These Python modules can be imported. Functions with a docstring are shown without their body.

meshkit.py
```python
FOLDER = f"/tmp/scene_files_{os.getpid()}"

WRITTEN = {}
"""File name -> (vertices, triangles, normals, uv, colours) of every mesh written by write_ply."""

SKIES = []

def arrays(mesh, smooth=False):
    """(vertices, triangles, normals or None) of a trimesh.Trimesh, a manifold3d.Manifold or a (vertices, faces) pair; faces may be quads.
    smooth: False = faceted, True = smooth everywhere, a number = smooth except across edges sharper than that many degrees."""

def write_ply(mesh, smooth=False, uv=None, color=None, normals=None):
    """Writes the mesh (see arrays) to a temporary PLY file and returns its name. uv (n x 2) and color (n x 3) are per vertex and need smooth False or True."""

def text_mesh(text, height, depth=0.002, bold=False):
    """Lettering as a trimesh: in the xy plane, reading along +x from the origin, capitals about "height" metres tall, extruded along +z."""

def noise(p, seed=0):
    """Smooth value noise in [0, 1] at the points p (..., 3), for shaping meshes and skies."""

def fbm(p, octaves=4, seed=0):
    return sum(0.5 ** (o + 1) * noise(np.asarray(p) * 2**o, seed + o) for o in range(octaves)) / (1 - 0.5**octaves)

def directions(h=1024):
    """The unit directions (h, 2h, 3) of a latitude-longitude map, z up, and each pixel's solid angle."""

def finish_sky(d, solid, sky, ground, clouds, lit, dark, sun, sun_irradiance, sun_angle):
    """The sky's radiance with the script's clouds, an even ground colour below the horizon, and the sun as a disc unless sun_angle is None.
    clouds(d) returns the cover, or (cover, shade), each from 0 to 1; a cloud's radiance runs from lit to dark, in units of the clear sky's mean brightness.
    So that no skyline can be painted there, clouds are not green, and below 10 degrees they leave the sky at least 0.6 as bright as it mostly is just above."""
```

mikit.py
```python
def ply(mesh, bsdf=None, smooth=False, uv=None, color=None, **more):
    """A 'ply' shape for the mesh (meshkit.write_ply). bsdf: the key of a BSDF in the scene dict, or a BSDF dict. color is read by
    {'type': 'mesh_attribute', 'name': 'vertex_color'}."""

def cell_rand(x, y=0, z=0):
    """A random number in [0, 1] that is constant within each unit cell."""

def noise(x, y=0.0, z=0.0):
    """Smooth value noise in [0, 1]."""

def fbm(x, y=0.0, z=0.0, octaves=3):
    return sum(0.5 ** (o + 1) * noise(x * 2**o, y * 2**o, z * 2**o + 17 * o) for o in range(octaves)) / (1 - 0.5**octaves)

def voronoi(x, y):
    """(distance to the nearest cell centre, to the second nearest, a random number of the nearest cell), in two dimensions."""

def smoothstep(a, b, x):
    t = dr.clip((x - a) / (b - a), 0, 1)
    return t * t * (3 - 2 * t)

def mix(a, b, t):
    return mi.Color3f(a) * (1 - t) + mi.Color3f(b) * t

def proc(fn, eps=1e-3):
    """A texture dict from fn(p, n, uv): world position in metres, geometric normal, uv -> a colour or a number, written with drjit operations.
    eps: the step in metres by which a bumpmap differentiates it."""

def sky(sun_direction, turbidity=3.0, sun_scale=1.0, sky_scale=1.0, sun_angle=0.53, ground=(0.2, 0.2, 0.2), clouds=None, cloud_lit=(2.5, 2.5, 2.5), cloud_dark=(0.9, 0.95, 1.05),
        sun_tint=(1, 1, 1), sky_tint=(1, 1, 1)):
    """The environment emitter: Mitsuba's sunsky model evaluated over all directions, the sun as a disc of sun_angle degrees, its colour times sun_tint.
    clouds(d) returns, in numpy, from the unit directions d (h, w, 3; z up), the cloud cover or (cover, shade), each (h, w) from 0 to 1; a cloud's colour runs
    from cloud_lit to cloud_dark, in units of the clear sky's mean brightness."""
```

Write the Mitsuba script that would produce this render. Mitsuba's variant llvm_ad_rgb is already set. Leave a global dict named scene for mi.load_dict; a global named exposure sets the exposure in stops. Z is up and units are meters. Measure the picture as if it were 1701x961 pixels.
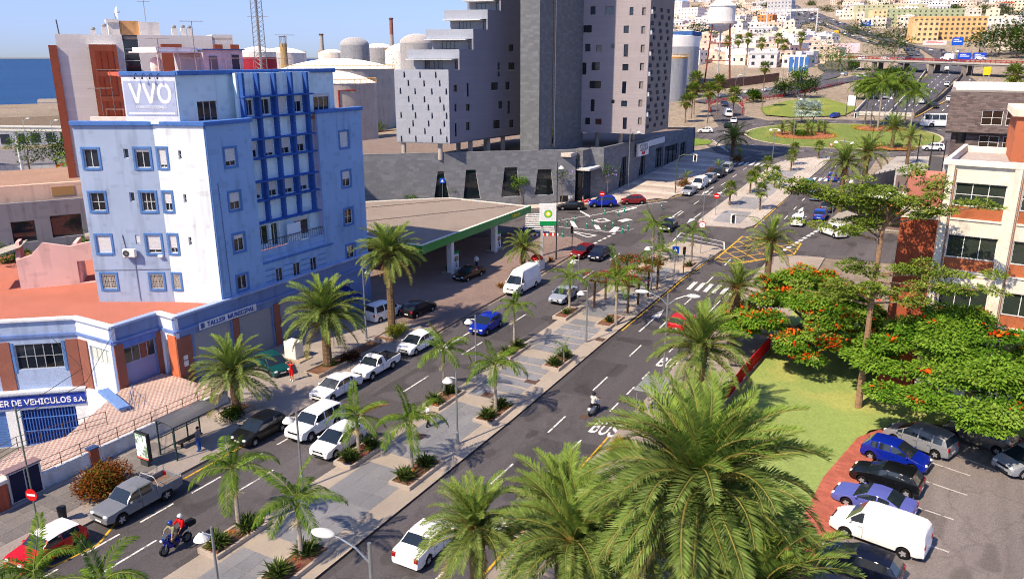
import math, random
import numpy as np, trimesh, shapely
from shapely.geometry import Polygon, box as sbox, Point
from shapely.ops import unary_union
import mitsuba as mi, drjit as dr
import mikit, meshkit
from mikit import proc, noise, fbm, voronoi, cell_rand, smoothstep, mix

T4 = mi.ScalarTransform4f
scene, labels = {'type': 'scene'}, {}
rng = np.random.default_rng(7)

# ---------------------------------------------------------------- camera, sky, exposure
CAM_H = 25.0
PITCH, YAW = math.radians(16.436), math.radians(28.78)        # world +y runs along the avenue, +x to its right
_f = [-math.sin(YAW) * math.cos(PITCH), math.cos(YAW) * math.cos(PITCH),-math.sin(PITCH)]
scene['camera'] = {'type': 'perspective', 'fov': 2 * math.degrees(math.atan(850.5 / 1300.0)), 'fov_axis': 'x',
    'near_clip': 0.5, 'far_clip': 60000.0,
    'to_world': T4().look_at(origin=[0,0, CAM_H], target=[_f[0], _f[1], CAM_H + _f[2]], up=[0,0,1])}
SUN_AZ, SUN_EL = math.radians(18.0), math.radians(47.0)       # shadows run towards +y, a little to +x
sun = [-math.sin(SUN_AZ) * math.cos(SUN_EL),-math.cos(SUN_AZ) * math.cos(SUN_EL), math.sin(SUN_EL)]
scene['sky'] = mikit.sky(sun, turbidity=3, ground=(0.16,0.15,0.14), sky_tint=(0.98,0.96,1.22))
exposure = 2.1

# ---------------------------------------------------------------- terrain: flat at the near end, then climbing along the avenue
YK = [-300,45,80,110,150,200,250,300,400,3000,6000]
SL = [0, .02, .04, .04, .04, .05, .07, .08, .08, .03]
ZK = [0.0]
for _i in range(len(SL)):
 ZK.append(ZK[-1] + SL[_i] * (YK[_i + 1] - YK[_i]))

def zt(y):
 return np.interp(y, YK, ZK)

def sstep(a, b, x):
 t = np.clip((np.asarray(x, float) - a) / (b - a),0,1)
 return t * t * (3 - 2 * t)

def zground(x, y):
 """The natural ground: the avenue's slope, fading to the flat port land on the left and below the sea beyond it."""
 x, y = np.asarray(x, float), np.asarray(y, float)
 m = sstep(-170,-60, x + .36 * y)
 r = np.hypot(x, y)
 low = (1 - m) * (-8 * sstep(120,420, r) - 22 * sstep(700,900, r))
 hill = m * 16 * sstep(500,1500, y) * (meshkit.fbm(np.stack([x / 260, y / 260, x * 0],-1),3) - .5)
 return m * zt(y) + low + hill - 0.04

# ---------------------------------------------------------------- materials: an sRGB colour per face is carried in the uv
def enc(c, style=0):
 r, g, b = c
 return (float(int(r) * 256 + int(g)), float(int(b) + 256 * style))

def dec(uv):
 u, v = dr.floor(uv.x + .5), dr.floor(uv.y + .5)
 r = dr.floor(u / 256)
 return mi.Color3f(dr.power(r / 255,2.2), dr.power((u - r * 256) / 255,2.2), dr.power((v - 256 * dr.floor(v / 256)) / 255,2.2))

def hcoord(p, n):
 """Distance along a wall, whichever way it faces."""
 l = dr.sqrt(n.x * n.x + n.y * n.y) + 1e-6
 return (-n.y * p.x + n.x * p.y) / l

def bsdf(name, fn, rough=.8, spec=.25, **more):
 scene[name] = {'type': 'twosided', 'bsdf': {'type': 'principled', 'base_color': proc(fn), 'roughness': rough, 'specular': spec, **more}}

bsdf('m_matte', lambda p, n, uv: dec(uv) * (.86 + .26 * fbm(p.x * 1.3, p.y * 1.3, p.z * 1.3)), .85, .2)
bsdf('m_plain', lambda p, n, uv: dec(uv), .6, .3)
bsdf('m_paint', lambda p, n, uv: dec(uv), .22, .5, clearcoat=.8, clearcoat_gloss=.95)
bsdf('m_glass', lambda p, n, uv: dec(uv), .04, .9)
bsdf('m_steel', lambda p, n, uv: dec(uv) * (.9 + .2 * noise(p.x * 2, p.y * 2, p.z * 2)), .38, .5, metallic=.55)

def plaster(p, n, uv):
 h = hcoord(p, n)
 streak = smoothstep(.52, .78, fbm(h * 2.2,3.0, p.z * .22,3)) * .16
 patch = (fbm(p.x * .5, p.y * .5, p.z * .5,4) - .5) * .22
 spot = smoothstep(.76, .80, noise(h * 1.7,9.0, p.z * 1.9)) * .10
 return dec(uv) * (1.0 + patch - streak - spot + (noise(h * 30,1.0, p.z * 30) - .5) * .05)
bsdf('m_plaster', plaster, .9, .15)

def asphalt(p, n, uv):
 g = .75 + .5 * noise(p.x * 26, p.y * 26,0)
 wide = .76 + .54 * fbm(p.x * .16 + 5, p.y * .05,0,4)
 q = cell_rand(dr.floor(p.x / 2.6 + .3), dr.floor(p.y / 7.3),3)
 wide = wide * dr.select(q > .88, .80, dr.select(q < .07,1.13,1.0)) * (1 - .3 * smoothstep(.72, .82, noise(p.x * .8, p.y * .5,11.0)))
 track = 1 + .26 * (fbm(p.x * 1.2, p.y * .03,2.0,2) - .5)
 crack = smoothstep(.035, .0, dr.abs(fbm(p.x * .45, p.y * .33,7.0,4) - .5)) * smoothstep(.55, .7, fbm(p.x * .06, p.y * .06,3.0,2)) * .16
 return dec(uv) * g * wide * track * (1 - crack)
bsdf('m_asphalt', asphalt, .82, .25)

def paving(p, n, uv):
 g = .88 + .24 * noise(p.x * 18, p.y * 18, p.z * 18)
 return dec(uv) * g * (.78 + .44 * fbm(p.x * .35, p.y * .35,1.0,4))
bsdf('m_paving', paving, .85, .2)

def worn_paint(p, n, uv):
 k = smoothstep(.62, .74, fbm(p.x * 3, p.y * 3,0,4))
 return dec(uv) * (.92 + .16 * noise(p.x * 9, p.y * 9,0)) * (1 - .55 * k)
bsdf('m_marking', worn_paint, .7, .3)

def soil(p, n, uv):
 return dec(uv) * (.6 + .8 * fbm(p.x * 1.1, p.y * 1.1,0,5)) * (.8 + .4 * fbm(p.x * .04, p.y * .04,3.0,3))
bsdf('m_soil', soil, .95, .1)

def lawn(p, n, uv):
 a = fbm(p.x * .22, p.y * .22,1.0,4)
 dry = smoothstep(.52, .72, a)
 stripe = .94 + .12 * noise((p.x * .9 + p.y * .35) * .8,(p.y * .9 - p.x * .35) * .10,4.0)
 c = dec(uv)
 c2 = mi.Color3f(c.x * 1.4, c.y * 1.10, c.z * 1.15)
 return (c * (1 - dry * .75) + c2 * (dry * .75)) * (.86 + .28 * noise(p.x * 9, p.y * 9,0)) * stripe
bsdf('m_lawn', lawn, .95, .1)

def stone_clad(p, n, uv):
 h = hcoord(p, n)
 row = dr.floor(p.z / .42)
 q = h / .95 + cell_rand(row, 5) * .9
 tone = cell_rand(dr.floor(q), row, 1)
 fz, fh = p.z / .42 - row, q - dr.floor(q)
 joint = dr.maximum(smoothstep(.05, .0, fz), smoothstep(.025, .0, fh))
 return dec(uv) * (.84 + .30 * tone * tone + .12 * noise(h * 3,1.0, p.z * 3)) * (1 - .28 * joint)
bsdf('m_stone', stone_clad, .75, .3)

def panel_clad(p, n, uv):
 h = hcoord(p, n)
 row = dr.floor(p.z / .30)
 fz = p.z / .30 - row
 joint = smoothstep(.09, .0, fz)
 seam = smoothstep(.04, .0, h / 2.4 - dr.floor(h / 2.4))
 return dec(uv) * (.95 + .1 * cell_rand(row, 3) * noise(h * .3, row, 0)) * (1 - .16 * joint) * (1 - .10 * seam) * (.94 + .12 * fbm(h * .25,2.0, p.z * .12))
bsdf('m_panel', panel_clad, .7, .3)

def brick_wall(p, n, uv):
 h = hcoord(p, n)
 row = dr.floor(p.z / .16)
 q = h / .5 + .5 * (row - 2 * dr.floor(row / 2)) + .2 * cell_rand(row, 4)
 t = cell_rand(dr.floor(q), row, 2)
 fz, fh = p.z / .16 - row, q - dr.floor(q)
 j = dr.maximum(smoothstep(.16, .06, fz), smoothstep(.05, .02, fh))
 return dec(uv) * (.7 + .65 * t) * (1 - .3 * j) * (.9 + .2 * fbm(h * .4,1.0, p.z * .4))
bsdf('m_brick', brick_wall, .9, .15)

def checker(p, n, uv):
 a, b = dr.floor(p.x / .2), dr.floor(p.y / .2)
 k = (a + b) - 2 * dr.floor((a + b) / 2)
 return mix((.52, .45, .40),(.41, .25, .20), k) * (.8 + .4 * fbm(p.x * .6, p.y * .6,0,4))
bsdf('m_checker', checker, .7, .3)

def small_brick(p, n, uv):
 row = dr.floor(p.y / .24)
 q = p.x / .48 + .5 * (row - 2 * dr.floor(row / 2))
 t = cell_rand(dr.floor(q), row, 2)
 j = dr.maximum(smoothstep(.10, .02, p.y / .24 - row), smoothstep(.06, .02, q - dr.floor(q)))
 return dec(uv) * (.85 + .3 * t) * (1 - .25 * j) * (.8 + .4 * fbm(p.x * .5, p.y * .5,0,3))
bsdf('m_brickpath', small_brick, .9, .15)

def sea_col(p, n, uv):
 w = fbm(p.x * .004, p.y * .0012,0,4)
 return mix((.006, .040, .135),(.012, .062, .175), w)
scene['m_sea'] = {'type': 'twosided', 'bsdf': {'type': 'principled', 'base_color': proc(sea_col), 'roughness': .45, 'specular': .25}}

def leaf_col(p, n, uv):
 return dec(uv) * (.75 + .5 * noise(p.x * 1.6, p.y * 1.6, p.z * 1.6)) * (.85 + .3 * noise(p.x * 11, p.y * 11, p.z * 11))
scene['m_leaf'] = {'type': 'principledthin', 'base_color': proc(leaf_col), 'roughness': .38, 'spec_trans': 0.0, 'diff_trans': .34, 'eta': 1.45}
bsdf('m_bark', lambda p, n, uv: dec(uv) * (.55 + .9 * fbm(p.x * 5, p.y * 5, p.z * 7,3)), .95, .1)

# ---------------------------------------------------------------- mesh builder
class MB:
 def __init__(self):
  self.v, self.f, self.uv, self.n = [],[],[],0

 def add(self, v, f, col):
  v, f = np.asarray(v, float), np.asarray(f, int)
  if f.ndim == 2 and f.shape[1] == 4:
   f = np.vstack([f[:, [0,1,2]], f[:, [0,2,3]]])
  if len(f) == 0:
   return self
  self.v.append(v)
  self.f.append(f + self.n)
  u = np.asarray(col, float)
  self.uv.append(np.tile(enc(col),(len(v),1)) if u.ndim == 1 else u)
  self.n += len(v)
  return self

 def poly(self, pts, col):
  pts = np.asarray(pts, float)
  return self.add(pts, [[0, i, i + 1] for i in range(1, len(pts) - 1)], col)

 def box(self, lo, hi, col, M=None, bevel=0.0):
  lo, hi = np.minimum(lo, hi).astype(float), np.maximum(lo, hi).astype(float)
  if bevel:
   c, h = (lo + hi) / 2,(hi - lo) / 2
   b = min(bevel, *(h * .9))
   P = [[sx * (h[0] - b * (k != 0)), sy * (h[1] - b * (k != 1)), sz * (h[2] - b * (k != 2))] for k in range(3) for sx in (-1,1) for sy in (-1,1) for sz in (-1,1)]
   m = trimesh.convex.convex_hull(np.array(P) + c)
   v, f = facet(m.vertices, m.faces)
  else:
   x0, y0, z0 = lo
   x1, y1, z1 = hi
   q = [[(x0, y0, z0),(x0, y1, z0),(x1, y1, z0),(x1, y0, z0)],[(x0, y0, z1),(x1, y0, z1),(x1, y1, z1),(x0, y1, z1)],
    [(x0, y0, z0),(x1, y0, z0),(x1, y0, z1),(x0, y0, z1)],[(x1, y1, z0),(x0, y1, z0),(x0, y1, z1),(x1, y1, z1)],
    [(x0, y1, z0),(x0, y0, z0),(x0, y0, z1),(x0, y1, z1)],[(x1, y0, z0),(x1, y1, z0),(x1, y1, z1),(x1, y0, z1)]]
   v, f = np.array(q, float).reshape(-1,3), np.arange(24).reshape(6,4)
  if M is not None:
   v = v @ np.asarray(M)[:3, :3].T + np.asarray(M)[:3,3]
  return self.add(v, f, col)

 def prism(self, poly, z0, z1, col, side=None, bottom=True):
  """A shapely polygon stood up from z0 to z1."""
  for g in getattr(poly, 'geoms', [poly]):
   if g.is_empty or g.area < 1e-6:
    continue
   v2, f2 = trimesh.creation.triangulate_polygon(g, engine='earcut')
   f2 = ccw(v2, f2)
   self.add(np.c_[v2, np.full(len(v2), z1)], f2, col)
   if bottom:
    self.add(np.c_[v2, np.full(len(v2), z0)], f2[:, ::-1], side or col)
   for ring in [g.exterior, *g.interiors]:
    c = np.array(ring.coords)
    for a, b in zip(c[:-1], c[1:]):
     self.add([[*a, z0],[*b, z0],[*b, z1],[*a, z1]],[[0,1,2,3]], side or col)
  return self

 def tube(self, pts, rad, col, seg=8, cap=True):
  pts = np.asarray(pts, float)
  rad = np.broadcast_to(np.asarray(rad, float), len(pts))
  t = np.gradient(pts, axis=0)
  t /= np.linalg.norm(t, axis=1, keepdims=True) + 1e-12
  ref = np.array([0,0,1.0]) if abs(t[0,2]) < .9 else np.array([1.0,0,0])
  V = []
  for p, d, r in zip(pts, t, rad):
   a = np.cross(d, ref)
   a /= np.linalg.norm(a) + 1e-12
   b = np.cross(d, a)
   ang = np.arange(seg) * 2 * np.pi / seg
   V.append(p + r * (np.cos(ang)[:, None] * a + np.sin(ang)[:, None] * b))
  V = np.vstack(V)
  F = []
  for i in range(len(pts) - 1):
   for j in range(seg):
    k = (j + 1) % seg
    F.append([i * seg + j, i * seg + k, (i + 1) * seg + k, (i + 1) * seg + j])
  self.add(V, F, col)
  if cap:
   for e, i in ((0,0),(1, len(pts) - 1)):
    self.add(V[i * seg:(i + 1) * seg],[[0, j, j + 1] if e else [0, j + 1, j] for j in range(1, seg - 1)], col)
  return self

 def lathe(self, prof, col, seg=20, c=(0,0,0), M=None):
  """Profile of (radius, z) spun about z."""
  prof = np.asarray(prof, float)
  ang = np.arange(seg) * 2 * np.pi / seg
  V = np.concatenate([np.c_[r * np.cos(ang), r * np.sin(ang), np.full(seg, z)] for r, z in prof])
  F = [[i * seg + j, i * seg + (j + 1) % seg, (i + 1) * seg + (j + 1) % seg, (i + 1) * seg + j] for i in range(len(prof) - 1) for j in range(seg)]
  if M is not None:
   V = V @ np.asarray(M)[:3, :3].T + np.asarray(M)[:3,3]
  return self.add(V + np.asarray(c, float), F, col)

 def mesh(self, m, col, M=None):
  v = np.asarray(m.vertices, float)
  if M is not None:
   v = v @ np.asarray(M)[:3, :3].T + np.asarray(M)[:3,3]
  return self.add(v, m.faces, col)

 def ply(self, mat, smooth=False, **kw):
  return mikit.ply((np.vstack(self.v), np.vstack(self.f)), mat, smooth=smooth, uv=np.vstack(self.uv), **kw)

def facet(v, f):
 v, f = np.asarray(v), np.asarray(f)
 return v[f].reshape(-1,3), np.arange(len(f) * 3).reshape(-1,3)

def ccw(v2, f2):
 f2 = np.asarray(f2)
 a = v2[f2]
 s = np.cross(a[:, 1] - a[:, 0], a[:, 2] - a[:, 0])
 f2 = f2.copy()
 f2[s < 0] = f2[s < 0][:, ::-1]
 return f2

# ---------------------------------------------------------------- names
_used = {}

def numbered(key):
 n = _used.get(key, -1) + 1
 _used[key] = n
 return key if n == 0 else f'{key}_{n:03d}'

def thing(name, label, cat, group=None, kind=None):
 key = numbered(name)
 labels[key] = {'label': label, 'category': cat}
 if group:
  labels[key]['group'] = group
 if kind:
  labels[key]['kind'] = kind
 return key

def part(parent, name, shape, M=None, label=None):
 key = numbered(parent + '__' + name)
 if M is not None:
  shape = {**shape, 'to_world': M if isinstance(M, mi.ScalarTransform4f) else T4(np.asarray(M, float).tolist())}
 scene[key] = shape
 if label:
  labels[key] = {'label': label}
 return key

def parts(parent, name, mb, mat):
 """Every piece of the builder as a part of its own."""
 for v, f, u, at in zip(mb.v, mb.f, mb.uv, np.cumsum([0] + [len(v) for v in mb.v])):
  scene[numbered(parent + '__' + name)] = mikit.ply((v, f - at), mat, uv=u)

def single(name, shape, label, cat, group=None, kind=None, M=None):
 key = thing(name, label, cat, group, kind)
 if M is not None:
  shape = {**shape, 'to_world': T4(np.asarray(M, float).tolist())}
 scene[key] = shape
 return key

def struct(name, shape, label, parent=None):
 key = numbered(name)
 scene[key] = shape
 labels[key] = {'label': label, 'category': name.replace('_', ' '), 'kind': 'structure'}
 return key

def place(x, y, z=0.0, rot=0.0, s=1.0):
 """4x4: local +x turned to the angle rot (radians from world +x)."""
 c, q = math.cos(rot) * s, math.sin(rot) * s
 return np.array([[c, -q, 0, x],[q, c, 0, y],[0,0, s, z],[0,0,0,1.0]])

def frame(A, B):
 """4x4 of a wall: local x from A to B, local y into the wall, z up; the wall's outside is local -y."""
 A, B = np.asarray(A, float), np.asarray(B, float)
 u = (B - A) / np.linalg.norm(B - A)
 return np.array([[u[0],-u[1],0, A[0]],[u[1], u[0],0, A[1]],[0,0,1,0],[0,0,0,1.0]])

# ---------------------------------------------------------------- sheets laid on the sloping ground
def drape_to(mb, poly, off, col, skirt=None):
 for g in getattr(poly, 'geoms', [poly]):
  if g.is_empty:
   continue
  x0, y0, x1, y1 = g.bounds
  cuts = [y for y in YK if y0 < y < y1]
  for a, b in zip([y0 - 1, *cuts],[*cuts, y1 + 1]):
   piece = g.intersection(sbox(x0 - 1, a, x1 + 1, b)) if cuts else g
   for q in getattr(piece, 'geoms', [piece]):
    if q.geom_type != 'Polygon' or q.area < 1e-5:
     continue
    v2, f2 = trimesh.creation.triangulate_polygon(q, engine='earcut')
    mb.add(np.c_[v2, zt(v2[:, 1]) + off], ccw(v2, f2), col)
    if skirt is not None:
     for ring in [q.exterior, *q.interiors]:
      c = np.array(ring.coords)
      for s, t in zip(c[:-1], c[1:]):
       zs, ze = zt(s[1]), zt(t[1])
       mb.add([[*s, zs - .02],[*t, ze - .02],[*t, ze + off],[*s, zs + off]],[[0,1,2,3]], skirt)
 return mb

def sheet(poly, off, col, mat, skirt=None):
 return drape_to(MB(), poly, off, col, skirt).ply(mat)
# ---------------------------------------------------------------- setting: ground, sea, roads, paving
def ground_mesh():
 xs = np.unique(np.r_[-72,-48.6, np.linspace(-4000,-900,14), np.linspace(-900,400,66), np.linspace(400,2500,10)])
 ys = np.unique(np.r_[-60,0,10,34,20, np.array(YK[1:]), np.linspace(60,420,25), np.linspace(420,3000,44),3600,4500,6000])
 X, Y = np.meshgrid(xs, ys)
 V = np.c_[X.ravel(), Y.ravel(), zground(X, Y).ravel()]
 n, m = len(xs), len(ys)
 F = [[j * n + i, j * n + i + 1,(j + 1) * n + i + 1,(j + 1) * n + i] for j in range(m - 1) for i in range(n - 1) if not (-72 < (xs[i] + xs[i + 1]) / 2 < -48.6 and 10 < (ys[j] + ys[j + 1]) / 2 < 34)]     # the sunken yard is open
 return MB().add(V, F, (126,116,104))
struct('ground', ground_mesh().ply('m_soil'), 'dry earth ground of the port land and the hillside')
struct('sea', MB().poly([(-60000,-30000,-16),(-300,-30000,-16),(-300,60000,-16),(-60000,60000,-16)],(20,60,120)).ply('m_sea'), 'deep blue sea reaching the horizon')

ASPH = (84,81,83)
avenue = Polygon([(-39.3,-5),(-17.1,-5),(-17.1,98),(-13.9,100),(60,108),(60,119),(-13.9,116),(-12.7,128),(-12.5,185),(-20,190),(-37,178),(-38.4,130),(-42.4,122.4),(-45.6,119),(-50.1,115.9),
    (-62,104),(-84,84),(-78,76),(-51.3,93.3),(-46.1,96.2),(-43,96.6),(-40.1,94),(-39.3,90)])
circle = Point(-24,216).buffer(33.5,48)
exits = unary_union([Polygon([(-52,200),(-64,196),(-78,190),(-80,196),(-66,203),(-56,214)]), Polygon([(-51,190),(-44,176),(-38.5,172),(-36,182)]),
     Polygon([(-56,222),(-68,255),(-72,272),(-69,283),(-62,276),(-57,252),(-46,240)]), Polygon([(-16,246),(-2,240),(12,262),(12,300),(10,340),(3,390),(0,364),(-9.4,257)]),
     Polygon([(0,205),(30,196),(30,206),(6,222)])])
struct('road', sheet(unary_union([avenue, circle, exits]),0.0, ASPH, 'm_asphalt'), 'dark asphalt avenue, side street and roundabout carriageway')

def strip(left, right):
 return Polygon(list(left) + list(right)[::-1])
mwA = strip([(-15.9,259),(-15,290),(-13,346),(-10,400),(-9,419),(-12,472),(-21,532),(-32,563),(-51,618),(-70,686),(-95,783),(-126,912),(-160,1036),(-198,1174),(-248,1386),(-340,1846)],
   [(-9.8,259),(-6,300),(-1,364),(2,390),(3,430),(1,472),(-10,526),(-22,551),(-34,585),(-50,652),(-70,728),(-98,850),(-130,987),(-169,1134),(-232,1402),(-330,1860)])
mwB = strip([(-25,259),(-25,346),(-25,418),(-25,488),(-31,540),(-43,560),(-55,588),(-75,657),(-100,764),(-130,880),(-190,1075),(-238,1300),(-300,1600)],
   [(-16.4,259),(-15.5,290),(-13.6,346),(-13,419),(-17,484),(-25,542),(-36,562),(-48,581),(-65,641),(-89,733),(-120,870),(-152,1010),(-190,1160),(-225,1330)])
ramp = strip([(-81,280),(-77,296),(-71,311),(-57,343),(-42,365),(-28,410),(-26,430)],[(-75,276),(-68,288),(-54.5,298),(-48,318),(-39.5,346),(-30,372),(-25.2,400)])
ramp2 = strip([(-62,430),(-59,411),(-53,391),(-52,370),(-58,343)],[(-52,430),(-48,411),(-44.8,387),(-45,368),(-49,355)])
carpark = Polygon([(-195,1074),(-238,1400),(-215,1330),(-170,1130),(-141,892),(-152,871)])

def sheet_on_hill(polys, off, col):
 mb = MB()
 for g in polys:
  x0, y0, x1, y1 = g.bounds
  ys = np.arange(y0 - 1, y1 + 12,12.0)
  for a, b in zip(ys[:-1], ys[1:]):
   piece = g.intersection(sbox(x0 - 1, a, x1 + 1, b))
   for q in getattr(piece, 'geoms', [piece]):
    if q.geom_type == 'Polygon' and q.area > 1e-4:
     v2, f2 = trimesh.creation.triangulate_polygon(q, engine='earcut')
     mb.add(np.c_[v2, np.maximum(zt(v2[:, 1]), zground(v2[:, 0], v2[:, 1])) + off], ccw(v2, f2), col)
 return mb
struct('motorway', sheet_on_hill([mwA, mwB, ramp, ramp2, carpark], .35,(78,78,84)).ply('m_asphalt'), 'motorway climbing the hill beyond the roundabout')

def line_marks(paths, w, col, off=.012, dash=None, hill=False):
 """Painted stripes along polylines, optionally (dash, gap)."""
 polys = []
 for p in paths:
  ls = shapely.LineString(p)
  if dash:
   s = 0.0
   while s < ls.length:
    polys.append(shapely.ops.substring(ls, s, min(s + dash[0], ls.length)).buffer(w / 2, cap_style=2))
    s += sum(dash)
  else:
   polys.append(ls.buffer(w / 2, cap_style=2))
 return polys
WHITE, YEL = (212,212,208),(214,168,52)

def mark(label, polys, col, name='road_marking', off=.008):
 mb = MB()
 for q in polys:
  drape_to(mb, q, off, col)
 return struct(name, mb.ply('m_marking'), label)
# every dash of the near lane lines is a piece of the road
def dash_pieces(x0, y0, x1, y1, dash, gap, w=.13, lim=110):
 L = math.hypot(x1 - x0, y1 - y0)
 s = 0
 while s < L:
  a, b = s / L, min(s + dash, L) / L
  p = [(x0 + (x1 - x0) * t, y0 + (y1 - y0) * t) for t in (a, b)]
  scene[numbered('road__marking')] = drape_to(MB(), shapely.LineString(p).buffer(w / 2, cap_style=2), .008, WHITE).ply('m_marking')
  s += dash + gap
dash_pieces(-36.85,13.2,-36.9,39,2.2,1.3)
dash_pieces(-34.6,19.6,-34.7,92,3.4,5.2)
dash_pieces(-34.3,106,-34.8,175,3.2,5.5)
dash_pieces(-21.8,13,-21.4,98,2.9,5.0)
dash_pieces(-19.6,20,-18.75,68,1.6,1.7)
dash_pieces(-18.7,70,-18.5,84,4.2, .8)
dash_pieces(-19.6,112,-18.9,170,2.5,4.5)
dash_pieces(-39.5,94.6,-39.0,101.5, .8, .6, .35)
dash_pieces(-16.4,101.5,-13.8,116, .9, .55, .5)

mark('yellow kerbside line along the avenue', [*line_marks([[(-37.0,21.2),(-38.6,24.0),(-38.8,33.5),(-38.9,46)],[(-38.6,18.4),(-37.3,18.9),(-37.0,21.2)],[(-24.45,66),(-24.3,84),(-23.3,99)],
 [(-22.3,112),(-21.9,140),(-21.0,176)],[(-17.5,22),(-17.7,46)],[(-40.6,93.6),(-39.8,91),(-39.6,88)],[(-44.6,119.2),(-42,122.1),(-39.2,126.6),(-38.3,130.5)],[(-12.6,121),(-12.4,150)]], .14, YEL)], YEL, 'kerb_line')
hatch = Polygon([(-23.1,93.6),(-22.7,106.5),(-15.0,106.0),(-14.9,100.4),(-20.4,93.0)])
hl = [shapely.LineString([(-40 + k * 2.6,80),(-10 + k * 2.6,115)]) for k in range(-4,14)] + [shapely.LineString([(-40 + k * 2.6,115),(-10 + k * 2.6,80)]) for k in range(-4,14)]
mark('yellow crosshatched box marked on the junction', [unary_union([hatch.exterior.buffer(.10), *[l.buffer(.07, cap_style=2).intersection(hatch) for l in hl]])], YEL, 'box_junction')

def bars(x0, x1, y0, y1, n, duty=.5, along='x'):
 st = (x1 - x0) / n
 return [sbox(x0 + k * st, y0, x0 + (k + duty) * st, y1) for k in range(n)] if along == 'x' else [sbox(x0, y0 + k * (y1 - y0) / n, x1, y0 + (k + duty) * (y1 - y0) / n) for k in range(n)]
def piece_marks(polys, M=None):
 for q in polys:
  scene[numbered('road__marking')] = drape_to(MB(), q, .008, WHITE).ply('m_marking')
piece_marks(bars(-22.9,-17.4,81.3,84.3,6))
piece_marks(bars(-38.3,-31.6,164,167.5,6))
piece_marks(bars(-20.9,-13.5,152,155,7))
z0, z1, z2 = np.array([-56.1,106.5]), np.array([-50.8,96.4]), np.array([-52.7,108.7])
zq = np.array([-46.7,97.7])
for k in range(10):
 a, b = (k + .1) / 10,(k + .6) / 10
 L = lambda p, q, t: tuple(p + (q - p) * t)
 scene[numbered('road__marking')] = drape_to(MB(), Polygon([L(z0, z1, a), L(z2, zq, a), L(z2, zq, b), L(z0, z1, b)]), .008, WHITE).ply('m_marking')
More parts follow.
